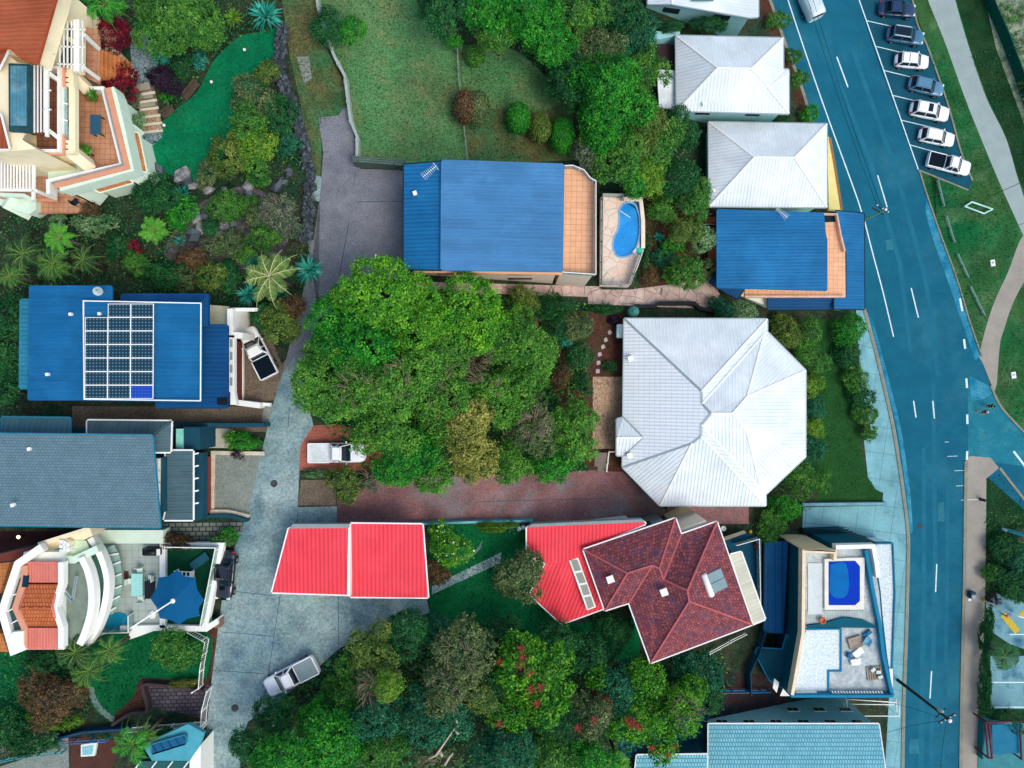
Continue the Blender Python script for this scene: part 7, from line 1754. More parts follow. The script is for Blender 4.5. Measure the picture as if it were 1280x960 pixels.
for (l, x, y, r, h, k, kw) in (
 ('tall bright green tree at the top of the middle clump, pointing at the blue roof', 470, 372, 52, 9.5, 'bright', {}),
 ('bright green rounded tree between the pointed tree and the pale blue roof house', 575, 392, 50, 9, 'bright', {}),
 ('bright green tree in the dip between the two brightest crowns', 520, 420, 42, 9, 'bright', {}),
 ('dark green tree shading the upper drive beside the pointed bright tree', 414, 398, 34, 7, 'bright2', {}),
 ('mid green tree leaning over the narrow part of the drive', 408, 470, 44, 7.5, 'fresh', {}),
 ('fresh green tree right behind the drive edge tree', 452, 432, 48, 8.5, 'bright2', {}),
 ('mid green tree with bare twigs in the middle of the clump', 505, 478, 52, 8.5, 'fresh', {'twigs': 5}),
 ('mid green tree below the bare twig patch', 562, 500, 50, 8, 'fresh', {'twigs': 3}),
 ('bright green tree filling the notch between the two brightest crowns', 522, 376, 28, 7.6, 'bright', {}),
 ('fresh green tree under the bright crown nearest the bare hollow', 548, 452, 34, 8.2, 'fresh', {'twigs': 4}),
 ('bright green tree at the corner between the bare hollow and the house side', 612, 404, 30, 8.4, 'bright', {}),
 ('fresh green tree just below the bare hollow', 602, 486, 30, 7.6, 'fresh', {'twigs': 4}),
 ('fresh green tree in the middle of the drive side of the clump', 456, 484, 36, 8.2, 'fresh', {'twigs': 4}),
 ('thinning tree with grey bare branches in a hollow of the clump', 596, 448, 36, 6.5, 'olivegrey', {'twigs': 14, 'dens': 1.4}),
 ('fresh green tree at the house side of the clump', 640, 425, 42, 8.8, 'fresh', {}),
 ('rounded pale green tree nearest the mulch bed', 672, 448, 32, 8, 'fresh', {}),
 ('green tree below the rounded pale green tree', 630, 490, 42, 8, 'fresh', {}),
 ('yellow olive feathery tree in the lower middle of the clump', 585, 530, 40, 9, 'oliveyellow', {}),
 ('second yellow olive feathery tree hanging towards the brick driveway', 592, 570, 26, 7.5, 'oliveyellow', {}),
 ('greyish tree with bare twigs near the stone paved pad', 662, 528, 40, 7.5, 'olivegrey', {'twigs': 9}),
 ('yellow green dense tree at the corner by the stone paved pad', 712, 545, 32, 7, 'fresh', {}),
 ('dark green tree beside the stone paved pad', 725, 520, 22, 5.5, 'fresh', {}),
 ('rich green tree above the half hidden white ute', 484, 535, 42, 8, 'fresh', {}),
 ('green tree over the bonnet of the half hidden white ute', 506, 575, 40, 7.5, 'bright2', {}),
 ('green tree along the middle of the brick driveway', 545, 592, 28, 6, 'fresh', {}),
 ('deep green tree along the brick driveway under the greyish twiggy tree', 640, 582, 28, 6, 'fresh', {}),
 ('deep green tree at the lower corner of the clump by the timber steps', 690, 583, 26, 5.5, 'bright2', {}),
 ('deep green tree between the drive and the rich green tree', 432, 503, 33, 6.5, 'fresh', {}),
):
    plant(l, x, y, r, h, k, group=cg, **kw)
shrub('olive shrub beside the white ute pad at the start of the brick driveway', 432, 603, 21, 2.2, 'olive', cg)
shrub('grey twiggy shrub at the edge of the brick driveway', 462, 600, 12, 1.8, 'grey', cg, twigs=3)
shrub('white flowered low hedge below the brick pad', 396, 592, 16, .8, 'varieg', cg, sy=.35)
sg = 'shrubs by the mulch bed'
for (l, x, y, r, h, k, kw) in (
 ('dark hedge along the stone path below the pale blue roof', 690, 382, 34, 2.2, 'dark', {'sy': .42}),
 ('olive dark shrub at the start of the hedge below the stone path', 655, 378, 18, 2.2, 'olive', {}),
 ('short dark hedge ending at the water tank', 755, 385, 24, 1.6, 'dark', {'sy': .3}),
 ('brown olive shrub above the mulch bed', 718, 408, 20, 2.4, 'olivegrey', {}),
 ('bright teal green small shrub in the dark gap by the mulch bed', 705, 425, 9, 1.4, 'cyan', {}),
 ('dark green shrub between clump and mulch bed', 694, 412, 14, 2, 'dark', {}),
 ('dark green shrub lower on the edge of the mulch bed', 720, 445, 18, 2.2, 'dark', {}),
 ('low dark plant by the heater wall in the mulch bed', 763, 458, 9, .9, 'dark', {}),
 ('round dark shrub at the top of the stone paved pad', 730, 480, 12, 1.5, 'dark', {}),
 ('dark maroon plant at the top corner of the mulch bed', 768, 398, 8, .9, 'purple', {}),
 ('reddish low shrub between the rounded pale green tree and the paved pad', 700, 470, 14, 1.2, 'brown', {})):
    shrub(l, x, y, r, h, k, sg, **kw)
wg = 'trees of the upper woodland'
for (l, x, y, r, h, k, kw) in (
 ('dark tree at the top edge above the dry lawn', 556, 14, 34, 7, 'dark', {}),
 ('dark green tree second along the top edge by the dry lawn', 606, 12, 36, 8, 'bright2', {}),
 ('fresh green tree at the edge of the brown lawn', 622, 38, 26, 6.5, 'mid', {}),
 ('vivid green tree at the top edge in the upper woodland', 664, 22, 40, 8.5, 'bright2', {}),
 ('vivid green tree leaning over the brown lawn tip', 686, 56, 36, 8, 'bright2', {}),
 ('deep green tree top edge between vivid tree and dark tree', 722, 18, 36, 7.5, 'mid', {}),
 ('dark tree at the top edge near the cut white roofed house', 768, 18, 34, 6.5, 'dark', {}),
 ('dark teal tree beside the corner of the cut white house', 795, 50, 28, 6, 'teal', {}),
 ('grey green tree in the dark middle of the upper woodland', 742, 62, 34, 7, 'olivegrey', {}),
 ('green tree behind the brown deck', 806, 92, 28, 6, 'mid', {}),
 ('dark tree in the hollow above the big round crown', 768, 82, 30, 6, 'dark', {}),
 ('green tree beside the last clipped bush', 714, 98, 28, 6.5, 'dark', {}),
 ('big round crown of bright green in the upper woodland', 762, 122, 46, 9.5, 'bright2', {}),
 ('olive green crown stepping down from the big round crown', 792, 150, 38, 8.5, 'olive', {}),
 ('bright green crown above the orange deck corner', 754, 160, 34, 8, 'bright2', {}),
 ('green crown between the deck corner and the white roofs', 770, 196, 38, 7.5, 'mid', {}),
 ('deep green crown beside the white roof rear wall', 818, 185, 36, 7, 'mid', {}),
 ('dark crown near the rear of the yellow walled house', 842, 226, 28, 6, 'dark', {}),
 ('yellow green fluffy tree above the pool fence', 808, 222, 20, 6, 'yg', {}),
 ('grey leaved tree beside the deck corner', 732, 196, 18, 5, 'grey', {}),
 ('dark low tree near the corner of the white hip roof', 848, 160, 22, 5, 'dark', {}),
 ('green tree at the corner between the yellow walled house and the blue roof', 868, 252, 22, 5, 'mid', {}),
 ('dark tree filling the gap under the bright crown', 790, 225, 24, 5.5, 'bright2', {}),
 ('dark tree at the woodland edge behind the brown lawn', 712, 120, 18, 4.5, 'dark', {})):
    plant(l, x, y, r, h, k, group=wg, **kw)
bg = 'clipped bushes on the brown lawn'
shrub('brownish half of the two toned round bush on the lawn fence', 581, 134, 14, 2.8, 'brown', bg, sy=1.55, clip=True, leaf=.18)
shrub('olive half of the two toned round bush on the lawn fence', 598, 136, 15, 2.9, 'olivegrey', bg, sy=1.5, clip=True, leaf=.18)
shrub('clipped green bush first in the row of three', 648, 148, 15, 3, 'bright2', bg, sy=1.35, clip=True, leaf=.18)
shrub('clipped brownish bush in the middle of the row of three', 675, 160, 14, 3, 'olive', bg, sy=1.35, clip=True, leaf=.18)
shrub('clipped bright green bush at the end of the row of three', 703, 170, 16.5, 3.4, 'bright2', bg, sy=1.4, clip=True, leaf=.18)
shrub('round dark bush at the top of the brown lawn', 594, 70, 13, 2, 'mid', bg, clip=True, leaf=.18)
plant('small bright green sapling on the fence between the two lawns', 570, 54, 9, 2.5, 'bright2', group=bg)
shrub('dark shrub against the timber fence on the dry lawn', 416, 38, 22, 2.6, 'dark', 'shrubs by the timber fence')
shrub('bright green shrub next to the dark one on the dry lawn', 441, 38, 17, 2.4, 'bright2', 'shrubs by the timber fence')
pg = 'plants of the pool garden'
for (l, x, y, r, h, k, kw) in (
 ('round olive green tree in the pool garden', 856, 290, 20, 4.5, 'olive', {}),
 ('pale green tree beside the terracotta rear deck', 880, 302, 19, 4.2, 'varieg', {}),
 ('bushy green tree above the stone path in the pool garden', 853, 345, 22, 4, 'mid', {}),
 ('green shrub at the garden corner of the pool fence', 826, 265, 16, 3.5, 'mid', {})):
    plant(l, x, y, r, h, k, group=pg, **kw)
for (l, x, y, r, h, k, kw) in (('light green lacy shrub in the middle of the pool garden', 837, 307, 12, 2, 'bright2', {}), ('bright lacy shrub at the front of the pool garden', 836, 342, 12, 2.5, 'bright', {}), ('dark green shrub under the lacy shrub of the pool garden', 830, 322, 14, 1.6, 'teal', {}), ('brownish shrub at the pool fence corner', 811, 345, 12, 1.2, 'brown', {}), ('grey green shrub beside the path end of the pool garden', 878, 335, 14, 2.4, 'olivegrey', {}), ('dark low hedge along the pool fence', 806, 315, 13, 1.2, 'dark', {'sx': .5, 'sy': 1.6}), ('yellowish low shrub above the pool terrace corner', 822, 248, 10, 2.5, 'yg', {}), ('leafy shrub tucked under the navy corner roof', 920, 398, 18, 3.2, 'varieg', {}), ('dark shrub at the corner of the navy roof', 902, 384, 15, 2.6, 'teal', {})):
    shrub(l, x, y, r, h, k, pg, **kw)
spiky('blue green agave in the pool garden', 823, 297, 9, .9, LEAF['cyan'], 26, group=pg, seed=5)
fg = 'hedges of the front garden'
for (l, x, y, r, h, k, kw) in (
 ('olive shrub at the upper end of the front hedge', 985, 414, 20, 3, 'olive', {}),
 ('bright green shrub at the upper end of the front lawn', 1008, 418, 18, 3, 'mid', {}),
 ('green shrub on the front hedge near the roof corner', 1012, 448, 18, 2.4, 'mid', {}),
 ('yellow flecked shrub on the front hedge', 1014, 478, 14, 2, 'yg', {}),
 ('teal shrub in the middle of the front hedge', 1017, 508, 14, 2, 'teal', {}),
 ('yellow green shrub beside the white roof edge', 1014, 535, 14, 2, 'yg', {}),
 ('teal shrub low on the front hedge', 1017, 562, 15, 2.2, 'teal', {}),
 ('green shrub at the corner of the front lawn', 1022, 600, 14, 2.2, 'mid', {}),
 ('tall green shrub at the lower corner of the white roof', 998, 602, 20, 3, 'mid', {}),
 ('bushy green shrub below the white roof', 978, 632, 20, 2.8, 'bright2', {}),
 ('dark shrub between the white roof and the modern block', 960, 656, 18, 2.4, 'mid', {}),
 ('teal leaved shrub under the corner of the white roof', 1004, 580, 12, 2.2, 'teal', {}),
 ('round green tree on the footpath side of the lawn', 1060, 412, 19, 3, 'bright2', {}),
 ('dark shrub second along the roadside hedge', 1061, 440, 18, 2.2, 'dark', {}),
 ('green shrub third along the roadside hedge', 1067, 470, 16, 2, 'mid', {}),
 ('dark shrub fourth along the roadside hedge', 1073, 498, 15, 1.8, 'dark', {}),
 ('green shrub fifth along the roadside hedge', 1078, 522, 14, 1.8, 'mid', {}),
 ('round shrub ending the roadside hedge', 1083, 541, 11, 1.6, 'mid', {})):
    shrub(l, x, y, r, h, k, fg, **kw)
hg = 'shrubs among the white roofed houses'
for (l, x, y, r, h, k, kw) in (('leafy shrub between the two topmost white houses', 882, 33, 18, 4, 'dark', {'sy': .6}), ('dark shrub at the corner of the cut white house', 838, 34, 14, 3.5, 'dark', {'sy': .6}), ('small green shrub at the top of the road kerb', 972, 28, 12, 2, 'mid', {}), ('green shrub between the white hip roof and the road', 990, 75, 11, 2.2, 'mid', {}), ('leafy shrub along the road kerb beside the white gable', 996, 100, 12, 2.2, 'mid', {}), ('shrub at the kerb above the yellow wall', 1012, 144, 13, 2.2, 'bright2', {}), ('dark low shrub under the eave above the yellow walled house', 972, 148, 12, 2, 'dark', {'sy': .5})):
    shrub(l, x, y, r, h, k, hg, **kw)
plant('lemon tree with pale blossoms between the two coral red roofs', 562, 680, 28, 4.2, 'bright', white=50, group='trees of the lawn garden')
shrub('brownish lower branches under the lemon tree', 546, 716, 16, 1.8, 'brown', 'trees of the lawn garden')
plant('grey green bushy tree covering the corner of the coral annex', 652, 722, 36, 5, 'olivegrey', group='trees of the lawn garden')
plant('bright clipped hedge along the teal wall of the lawn garden', 613, 657, 22, 1.4, 'yg', 'hedge', 'hedge', sy=.26, leaf=.15, flat=1)
plant('dense dark bush in the corner of the maroon roof', 766, 790, 26, 3.6, 'dark', 'shrub', 'shrub', leaf=.18)
shrub('dark plant beside the pale drums', 638, 656, 10, 1.2, 'teal')
lg = 'trees of the lower woodland'
T_ = (
 ('dark tree at the top edge of the lower woodland by the concrete drive', 505, 792, 28, 6, 'dark', {}),
 ('dark teal tree at the corner of the dark lawn', 545, 784, 22, 5, 'teal', {}),
 ('grey olive tree with pale leaf tips below the dark lawn', 580, 806, 40, 9, 'olivegrey', {'twigs': 4}),
 ('mid green tree between the drive edge and the grey olive tree', 470, 812, 30, 6.5, 'olive', {}),
 ('olive tree behind the ute with the open tray', 446, 832, 22, 3.2, 'mid', {}),
 ('dark tree under the edge of the dark lawn', 622, 788, 24, 5, 'dark', {}),
 ('umbrella tree with red flower spikes, tallest in the lower woodland', 655, 822, 44, 9.5, 'schef', {'flowers': 7, 'leaf': .34}),
 ('umbrella tree with bright rosettes below the tallest one', 678, 868, 34, 8.5, 'schef', {'flowers': 2, 'leaf': .34}),
 ('bright umbrella tree at the lower side of the red flowered one', 640, 888, 24, 7, 'schef', {'flowers': 1, 'leaf': .34}),
 ('dark tree in the shade below the coral annex', 700, 800, 26, 5, 'dark', {}),
 ('dark green tree beside the bush at the maroon roof', 738, 815, 24, 5, 'dark', {}),
 ('grey olive tree in the middle of the lower woodland', 560, 850, 36, 8.5, 'olivegrey', {'twigs': 3}),
 ('olive tree with dead twigs left of the middle grey olive trees', 470, 850, 30, 6, 'olivegrey', {'twigs': 8}),
 ('small bright yellow green tree in the dark lower woodland', 485, 852, 18, 8.2, 'yg', {}),
 ('slim olive tree hanging down in the lower woodland', 602, 868, 22, 7.5, 'olive', {}),
 ('dark hollow tree between the grey olive and umbrella trees', 615, 850, 24, 5.5, 'dark', {}),
 ('small bright umbrella tree below the coral annex', 745, 842, 16, 6, 'schef', {'leaf': .3}),
 ('blue green tree beside the small bright umbrella tree', 772, 858, 34, 7, 'teal', {}),
 ('umbrella tree under the tip of the maroon roof', 808, 850, 26, 8, 'schef', {'leaf': .32}),
 ('teal tree behind the dark side yard', 872, 838, 28, 6, 'teal', {}),
 ('umbrella tree with pale bare sticks near the aqua roof', 846, 872, 36, 8.5, 'schef', {'twigs': 6, 'leaf': .32}),
 ('dark tree at the edge of the dark side yard', 884, 868, 20, 5, 'dark', {}),
 ('red spiked umbrella tree low in the woodland', 790, 896, 30, 8, 'schef', {'flowers': 4, 'leaf': .32}),
 ('brown flowered umbrella tree beside the bottom teal trees', 735, 893, 26, 7, 'olivegrey', {'flowers': 2}),
 ('red spiked umbrella tree nearest the aqua wing', 822, 918, 26, 7.5, 'schef', {'flowers': 3, 'leaf': .32}),
 ('dark tree along the drive below the ute with the open tray', 345, 895, 29, 3.8, 'dark', {}),
 ('dark tree at the very edge of the lower concrete drive', 318, 932, 26, 5.5, 'dark', {}),
 ('vivid green tree below the ute with the open tray', 404, 898, 33, 4, 'bright2', {}),
 ('dark green tree along the bottom edge near the drive', 362, 936, 36, 8, 'bright2', {}),
 ('vivid green tree at the bottom edge', 420, 928, 44, 7.4, 'bright2', {}),
 ('blue green tree next to the vivid trees', 472, 892, 34, 7, 'teal', {}),
 ('blue green tree in the middle of the lower woodland', 520, 898, 36, 7.5, 'teal', {}),
 ('deep green tree at the bottom edge beside the vivid tree', 482, 942, 32, 7.5, 'mid', {}),
 ('thin brown olive tree with dead white limbs at the bottom edge', 548, 945, 30, 5, 'olivegrey', {'dens': 1.6, 'twigs': 3}),
 ('blue green tree above the dead white limbs', 568, 895, 28, 6.5, 'teal', {}),
 ('blue green tree at the bottom edge beyond the dead limbs', 628, 938, 38, 7.5, 'teal', {}),
 ('dark teal tree right under the umbrella trees', 690, 908, 28, 5.5, 'dark', {}),
 ('deep green tree at the bottom edge below the umbrella trees', 690, 945, 34, 7, 'mid', {}),
 ('deep green tree at the bottom edge next to the banana leaf', 738, 940, 28, 7, 'bright2', {}),
 ('green tree filling the gap under the vivid trees', 446, 874, 28, 4.6, 'mid', {}),
 ('olive tree on the edge of the drive behind the ute cab', 416, 853, 14, 2.2, 'mid', {}),
 ('brown pink flowering tree between blue green trees', 752, 880, 18, 6.5, 'brown', {}),
 ('teal tree between the umbrella trees and the side yard', 845, 835, 24, 5.5, 'teal', {}),
)
for (l, x, y, r, h, k, kw) in T_: plant(l, x, y, r, h, k, group=lg, **kw)
o = thing('dead_tree', 'dead tree with long white bare limbs at the bottom edge of the lower woodland', 'dead tree', G(560, 940))
mb = MB(); q = zg(565) + 5.6
for pts in ([(536, 948), (545, 944), (556, 928), (568, 911)], [(568, 911), (573, 918)], [(556, 956), (562, 946), (566, 942)], [(549, 937), (553, 946)], [(568, 911), (572, 905), (570, 900)]):
    mb.tube([P(x, y, q + .3 * i) for i, (x, y) in enumerate(pts)], [.13 - .02 * i for i in range(len(pts))], 6)
mb.build('limb', bark_pale, o)
c_ = P(548, 941, q); MB().tube([G(560, 940) - Vector((0, 0, .2)), c_.lerp(G(560, 940), .4), c_], [.2, .16, .13], 8).build('trunk', bark_pale, o)
fronds('banana plant with broad pale leaf at the bottom picture edge', 772, 955, 22, 5, 7, LEAF['bright'], 'banana_plant', 'banana plant', lw=.9, seed=4, drop=.3)
ug = 'plants of the terraced garden'
for (l, x, y, r, h, k, kw) in (
 ('huge clipped round bush speckled light green above the bright lawn', 231, 28, 50, 5.5, 'mid', {'leaf': .2, 'flat': 1}),
 ('maroon leaved round shrub above the tiled steps', 146, 50, 23, 2.8, 'maroon', {'leaf': .2}),
 ('crimson leaved round shrub below the tiled steps', 149, 106, 26, 3.0, 'maroon', {'leaf': .24}),
 ('dark purple spreading shrub by the crazy paved path', 207, 98, 19, 1.2, 'purple', {}),
 ('dark green shrub between the purple shrub and the bench wall', 230, 84, 13, 1.6, 'dark', {}),
 ('pale aqua shrub beside the crazy paved path', 203, 72, 11, 1.2, 'cyan', {}),
 ('pale aqua shrub under the huge clipped bush', 252, 78, 11, 1.2, 'cyan', {}),
 ('silvery green shrub at the sea glass windows', 173, 152, 11, 1.6, 'varieg', {}),
 ('grey tufted shrub below the crimson shrub', 168, 128, 10, 1.2, 'grey', {}),
 ('yellow green low shrub beside the stone steps', 211, 122, 8, 1, 'bright2', {}),
 ('dark shrub in the bed above the small bench', 221, 104, 9, 1.2, 'dark', {}),
 ('brown green tall shrub at the top of the lawn bed', 338, 95, 15, 2.4, 'olive', {}),
 ('dark olive shrub on the far side of the bright lawn', 322, 126, 26, 2.6, 'olivegrey', {}),
 ('deep green shrub by the dry stone wall', 350, 148, 22, 2.4, 'dark', {}),
 ('olive green shrub in the middle of the lawn bed', 310, 160, 30, 2.8, 'mid', {}),
 ('speckled olive shrub at the lower side of the bright lawn', 285, 195, 30, 2.2, 'olive', {}),
 ('yellow green shrub in the lawn bed', 330, 188, 24, 2.4, 'yg', {}),
 ('teal shrub against the dry stone wall', 362, 180, 16, 2, 'teal', {}),
 ('fresh green shrub lower in the lawn bed', 322, 212, 20, 2, 'mid', {}),
 ('olive grass like shrub at the bottom of the lawn bed', 262, 218, 16, 1.4, 'olivegrey', {}),
 ('dark shrub mass under the terrace buttress', 200, 245, 30, 2.4, 'dark', {}),
 ('yellow green bush at the edge of the rock garden', 226, 266, 20, 2.2, 'bright2', {}),
 ('green shrub among the rocks of the rock garden', 284, 260, 19, 1.6, 'mid', {}),
 ('low olive shrub spilling over the bare rocky soil', 285, 305, 20, 1.3, 'olivegrey', {}),
 ('dark tussock shrub beside the flat pale slab rock', 262, 286, 12, 1.1, 'dark', {}),
 ('green creeping shrub at the upper side of the rock garden', 312, 258, 15, 1.2, 'mid', {}),
 ('brown heathy shrub on the lower rocky soil', 240, 322, 18, 1.2, 'brown', {}),
 ('fresh green shrub on the rocky soil near the king palm', 306, 318, 15, 1.4, 'fresh', {}),
 ('silver grey feathery shrub beside the drive', 352, 268, 26, 2.8, 'grey', {'twigs': 3}),
 ('green yellow shrub under the silver feathery shrub', 334, 295, 20, 2.4, 'mid', {}),
 ('pale olive shrub beside the silver feathery one', 320, 270, 14, 2.2, 'olivegrey', {}),
 ('variegated pale shrub below the tiled corner court', 122, 282, 22, 1.8, 'varieg', {'sy': .6}),
 ('variegated shrub beside the paving below the corner court', 76, 276, 13, 1.2, 'varieg', {}),
 ('rust brown shrub at the corner of the lower tiled terrace', 112, 262, 13, 1.6, 'brown', {}),
 ('dark red shrub in the middle of the fern garden', 168, 308, 11, 1.6, 'maroon', {}),
 ('fresh green shrub below the dark red shrub', 173, 328, 17, 1.8, 'mid', {}),
 ('dark shrub between tree fern and fresh green shrub', 150, 312, 16, 1.5, 'dark', {}),
 ('dark low shrub behind the solar panel roof', 205, 345, 26, 1.8, 'dark', {'sy': .6}),
 ('dark olive low shrub behind the solar panel roof', 236, 350, 20, 1.6, 'olivegrey', {'sy': .7}),
 ('olive fine shrub on the rocky soil', 262, 345, 20, 1.8, 'olive', {}),
 ('dark shrub near the white court wall', 288, 352, 18, 1.6, 'dark', {}),
 ('leafy olive tree overhanging the ute by the maroon garage', 354, 402, 23, 4, 'olive', {}),
 ('dark leaved tree under the king palm', 362, 392, 20, 3.4, 'brown', {}),
 ('dark green tree under the king palm beside the olive tree', 330, 392, 18, 3.4, 'dark', {}),
 ('dark hedge bush at the picture edge beside the verandah roof', 10, 400, 26, 4, 'dark', {}),
 ('dark hedge bush second down beside the verandah roof', 12, 445, 24, 4, 'dark', {}),
 ('dark hedge bush at the corner of the grey roof', 12, 492, 22, 3.5, 'dark', {}),
 ('green plants in the front bed of the grey house', 302, 549, 15, 1.2, 'bright2', {'sx': 1.5, 'sy': .7}),
 ('tufted pale green plant in the front bed of the grey house', 291, 546, 10, 1.3, 'bright', {}),
 ('dark red plant hanging over the aggregate drive', 299, 566, 8, .9, 'purple', {}),
 ('low green shrub on the rubble bed above the white parapet', 276, 672, 14, 1, 'mid', {'sy': .6}),
 ('fresh green shrub at the end of the rubble bed', 290, 664, 9, 1, 'bright2', {}),
 ('reddish dark hedge on the rubble bed', 225, 675, 24, .9, 'brown', {'sy': .4}),
 ('brown green clipped tree on the dark lawn in the bottom corner', 68, 868, 38, 4, 'brown', {'leaf': .2}),
 ('lime green plants ringing the brown clipped tree', 82, 898, 20, 1.6, 'yg', {'sy': .45}),
 ('lime green plants at the other side of the brown clipped tree', 46, 895, 12, 1.6, 'yg', {'sy': .7}),
 ('olive round tree on the dark lawn beside the white mesh fence', 221, 812, 25, 3.4, 'mid', {}),
 ('dark shrub mass under the brown clipped tree', 45, 922, 32, 2, 'dark', {'sy': .6}),
 ('dark shrub at the picture edge below the orange terrace', 8, 910, 24, 2, 'dark', {}),
 ('dark shrub under the curved white house', 62, 828, 26, 2, 'dark', {'sy': .7}),
 ('green shrub at the end of the sunken courtyard fence', 240, 916, 12, 1.4, 'mid', {}),
 ('dark shrubs along the sunken courtyard fence', 205, 916, 14, 1.4, 'dark', {'sx': 1.5, 'sy': .6}),
 ('dry grassy edging above the sunken courtyard', 232, 853, 14, .6, 'oliveyellow', {'sx': 1.4, 'sy': .3}),
):
    shrub(l, x, y, r, h, k, ug, **kw)
palm_m = leafmat('palm_green', (68, 130, 50), (30, 84, 38), (124, 160, 70), 0.5); palm_y = leafmat('palm_king', (122, 160, 72), (76, 120, 56), (190, 200, 136), 0.5)
palm_d = leafmat('palm_dark', (50, 98, 46), (20, 64, 36), (100, 128, 66), 0.5); fern_m = leafmat('fern_bright', (96, 190, 50), (50, 140, 46), (140, 220, 80), 0.5)
fronds('king palm with broad pale fronds beside the drive', 337, 345, 46, 6.5, 9, palm_y, lw=.4, seed=2, drop=.35, up=.3, leafn=26, rach=mat('rachis_pale', (206, 206, 160), rough=0.7, var=0, grain=0))
fronds('bright green tree fern in the rock garden', 194, 288, 27, 2.2, 13, fern_m, 'tree_fern', 'tree fern', lw=.36, seed=3, drop=.3, up=.3)
pgp = 'feathery palms by the blue roof'
for k, (x, y, r, hh, m_, l) in enumerate(((30, 318, 34, 3.4, palm_d, 'dark feathery palm at the picture edge above the blue roof'), (68, 330, 34, 3.6, palm_m, 'yellowish feathery palm behind the blue roof corner'), (76, 298, 28, 4, fern_m, 'bright feathery palm highest of the palm group'), (105, 325, 26, 3, palm_d, 'dark feathery palm nearest the fern garden'), (14, 345, 24, 3.5, palm_m, 'short feathery palm in the corner by the dark hedge'))):
    fronds(l, x, y, r, hh, 15, m_, group=pgp, lw=.34, seed=20 + k, drop=.5)
fronds('large arching palm at the top edge over the dark path', 132, 6, 40, 4, 9, LEAF['bright2'], seed=8, lw=.4, drop=.5)
for k, (x, y, r, hh, m_, l) in enumerate(((95, 815, 34, 3.2, palm_d, 'dark feathery palm under the pink roof of the curved house'), (138, 812, 28, 3, palm_m, 'yellowish feathery palm beside the little blue pool'), (112, 838, 32, 3, palm_m, 'green feathery palm on the edge of the dark lawn'))):
    fronds(l, x, y, r, hh, 15, m_, group='feathery palms below the curved house', lw=.32, seed=40 + k, drop=.5)
for k, (x, y, r, hh, m_, l) in enumerate(((168, 930, 36, 3.2, LEAF['bright2'], 'green feathery palm over the brown courtyard'), (182, 918, 26, 3, palm_m, 'yellowish palm crown next to the green one over the courtyard'))):
    fronds(l, x, y, r, hh, 11, m_, group='palms over the brown courtyard', lw=.34, seed=50 + k, drop=.45)
spiky('bright yellow green cordyline beside the huge clipped bush', 292, 24, 15, 1.8, LEAF['yg'], 60, 'cordyline', 'cordyline', seed=1, w=.05)
spiky('teal spiky dragon tree at the top of the grass track', 333, 22, 24, 3, LEAF['cyan'], 90, 'dragon_tree', 'dragon tree', seed=2, w=.06)
for k, (x, y, r, l) in enumerate(((388, 338, 22, 'teal spiky dragon tree on the drive side of the king palm'), (312, 368, 18, 'teal spiky dragon tree below the king palm on the house side'), (352, 370, 16, 'small teal spiky dragon tree under the king palm'), (318, 330, 14, 'teal spiky dragon tree above the king palm'))):
    spiky(l, x, y, r, 2.8, LEAF['cyan'] if k < 2 else LEAF['teal'], 90, 'dragon_tree', 'dragon tree', 'dragon trees round the king palm', seed=10 + k, w=.05)
spiky('blue teal agave beside the bright lawn boulders', 228, 243, 14, 1.2, LEAF['cyan'], 40, seed=21, w=.08, group='agaves of the rock garden')
spiky('small teal agave at the foot of the tree fern', 226, 301, 9, .8, LEAF['cyan'], 30, seed=22, w=.08, group='agaves of the rock garden')
spiky('pale aqua agave at the stone wall hollow', 358, 192, 9, .9, LEAF['cyan'], 30, seed=23, w=.08, group='agaves of the rock garden')
spiky('grey tufted plant in the bottom corner by the teal rail', 8, 938, 9, .8, LEAF['grey'], 40, 'tuft', 'plant', seed=24, w=.05)
spiky('green strappy plant in the upper terracotta pot', 118, 121, 12, 1.4, LEAF['mid'], 50, 'potted_plant', 'potted plant', 'plants in the terrace pots', seed=25, w=.06, bz=27.3)
shrub('leafy plant in the lower terracotta pot', 108, 190, 8, 1.2, 'bright2', 'plants in the terrace pots', bz=27.3)
rg = 'shrubs of the street corner'
for (l, x, y, r, h, k, kw) in (
 ('dark speckled shrub below the teal banner pole', 1250, 690, 18, 1.6, 'dark', {}),
 ('dark shrub at the picture edge below the grey patch', 1272, 700, 18, 1.8, 'teal', {}),
 ('grey leaved shrub at the picture edge by the banner pole', 1276, 672, 10, 1.4, 'grey', {}),
 ('dark shrub above the white street light', 1258, 725, 20, 2, 'dark', {}),
 ('dark shrub at the edge of the tan footpath', 1240, 712, 12, 1.2, 'mid', {}),
 ('deep green shrub above the yellow hatching', 1276, 736, 16, 2, 'dark', {}),
 ('purple brown shrub by the yellow foot of the street light', 1241, 748, 8, 1, 'purple', {}),
 ('narrow hedge along the tan footpath by the car park', 1231, 790, 20, 1.4, 'dark', {'sx': .32, 'sy': 1.5}),
 ('narrow hedge lower along the tan footpath', 1230, 850, 20, 1.4, 'dark', {'sx': .32, 'sy': 1.7}),
 ('dark shrub at the end of the footpath hedge', 1232, 885, 10, 1.4, 'dark', {})):
    shrub(l, x, y, r, h, k, rg, **kw)
fronds('dark leaved palm like tree beside the car park bay', 1255, 820, 24, 4, 11, LEAF['dark'], 'pandanus', 'palm', lw=.7, seed=60, drop=.4)
plant('straggly dark tree leaning over the shelter', 1270, 898, 18, 3.5, 'dark', group=rg, dens=2)
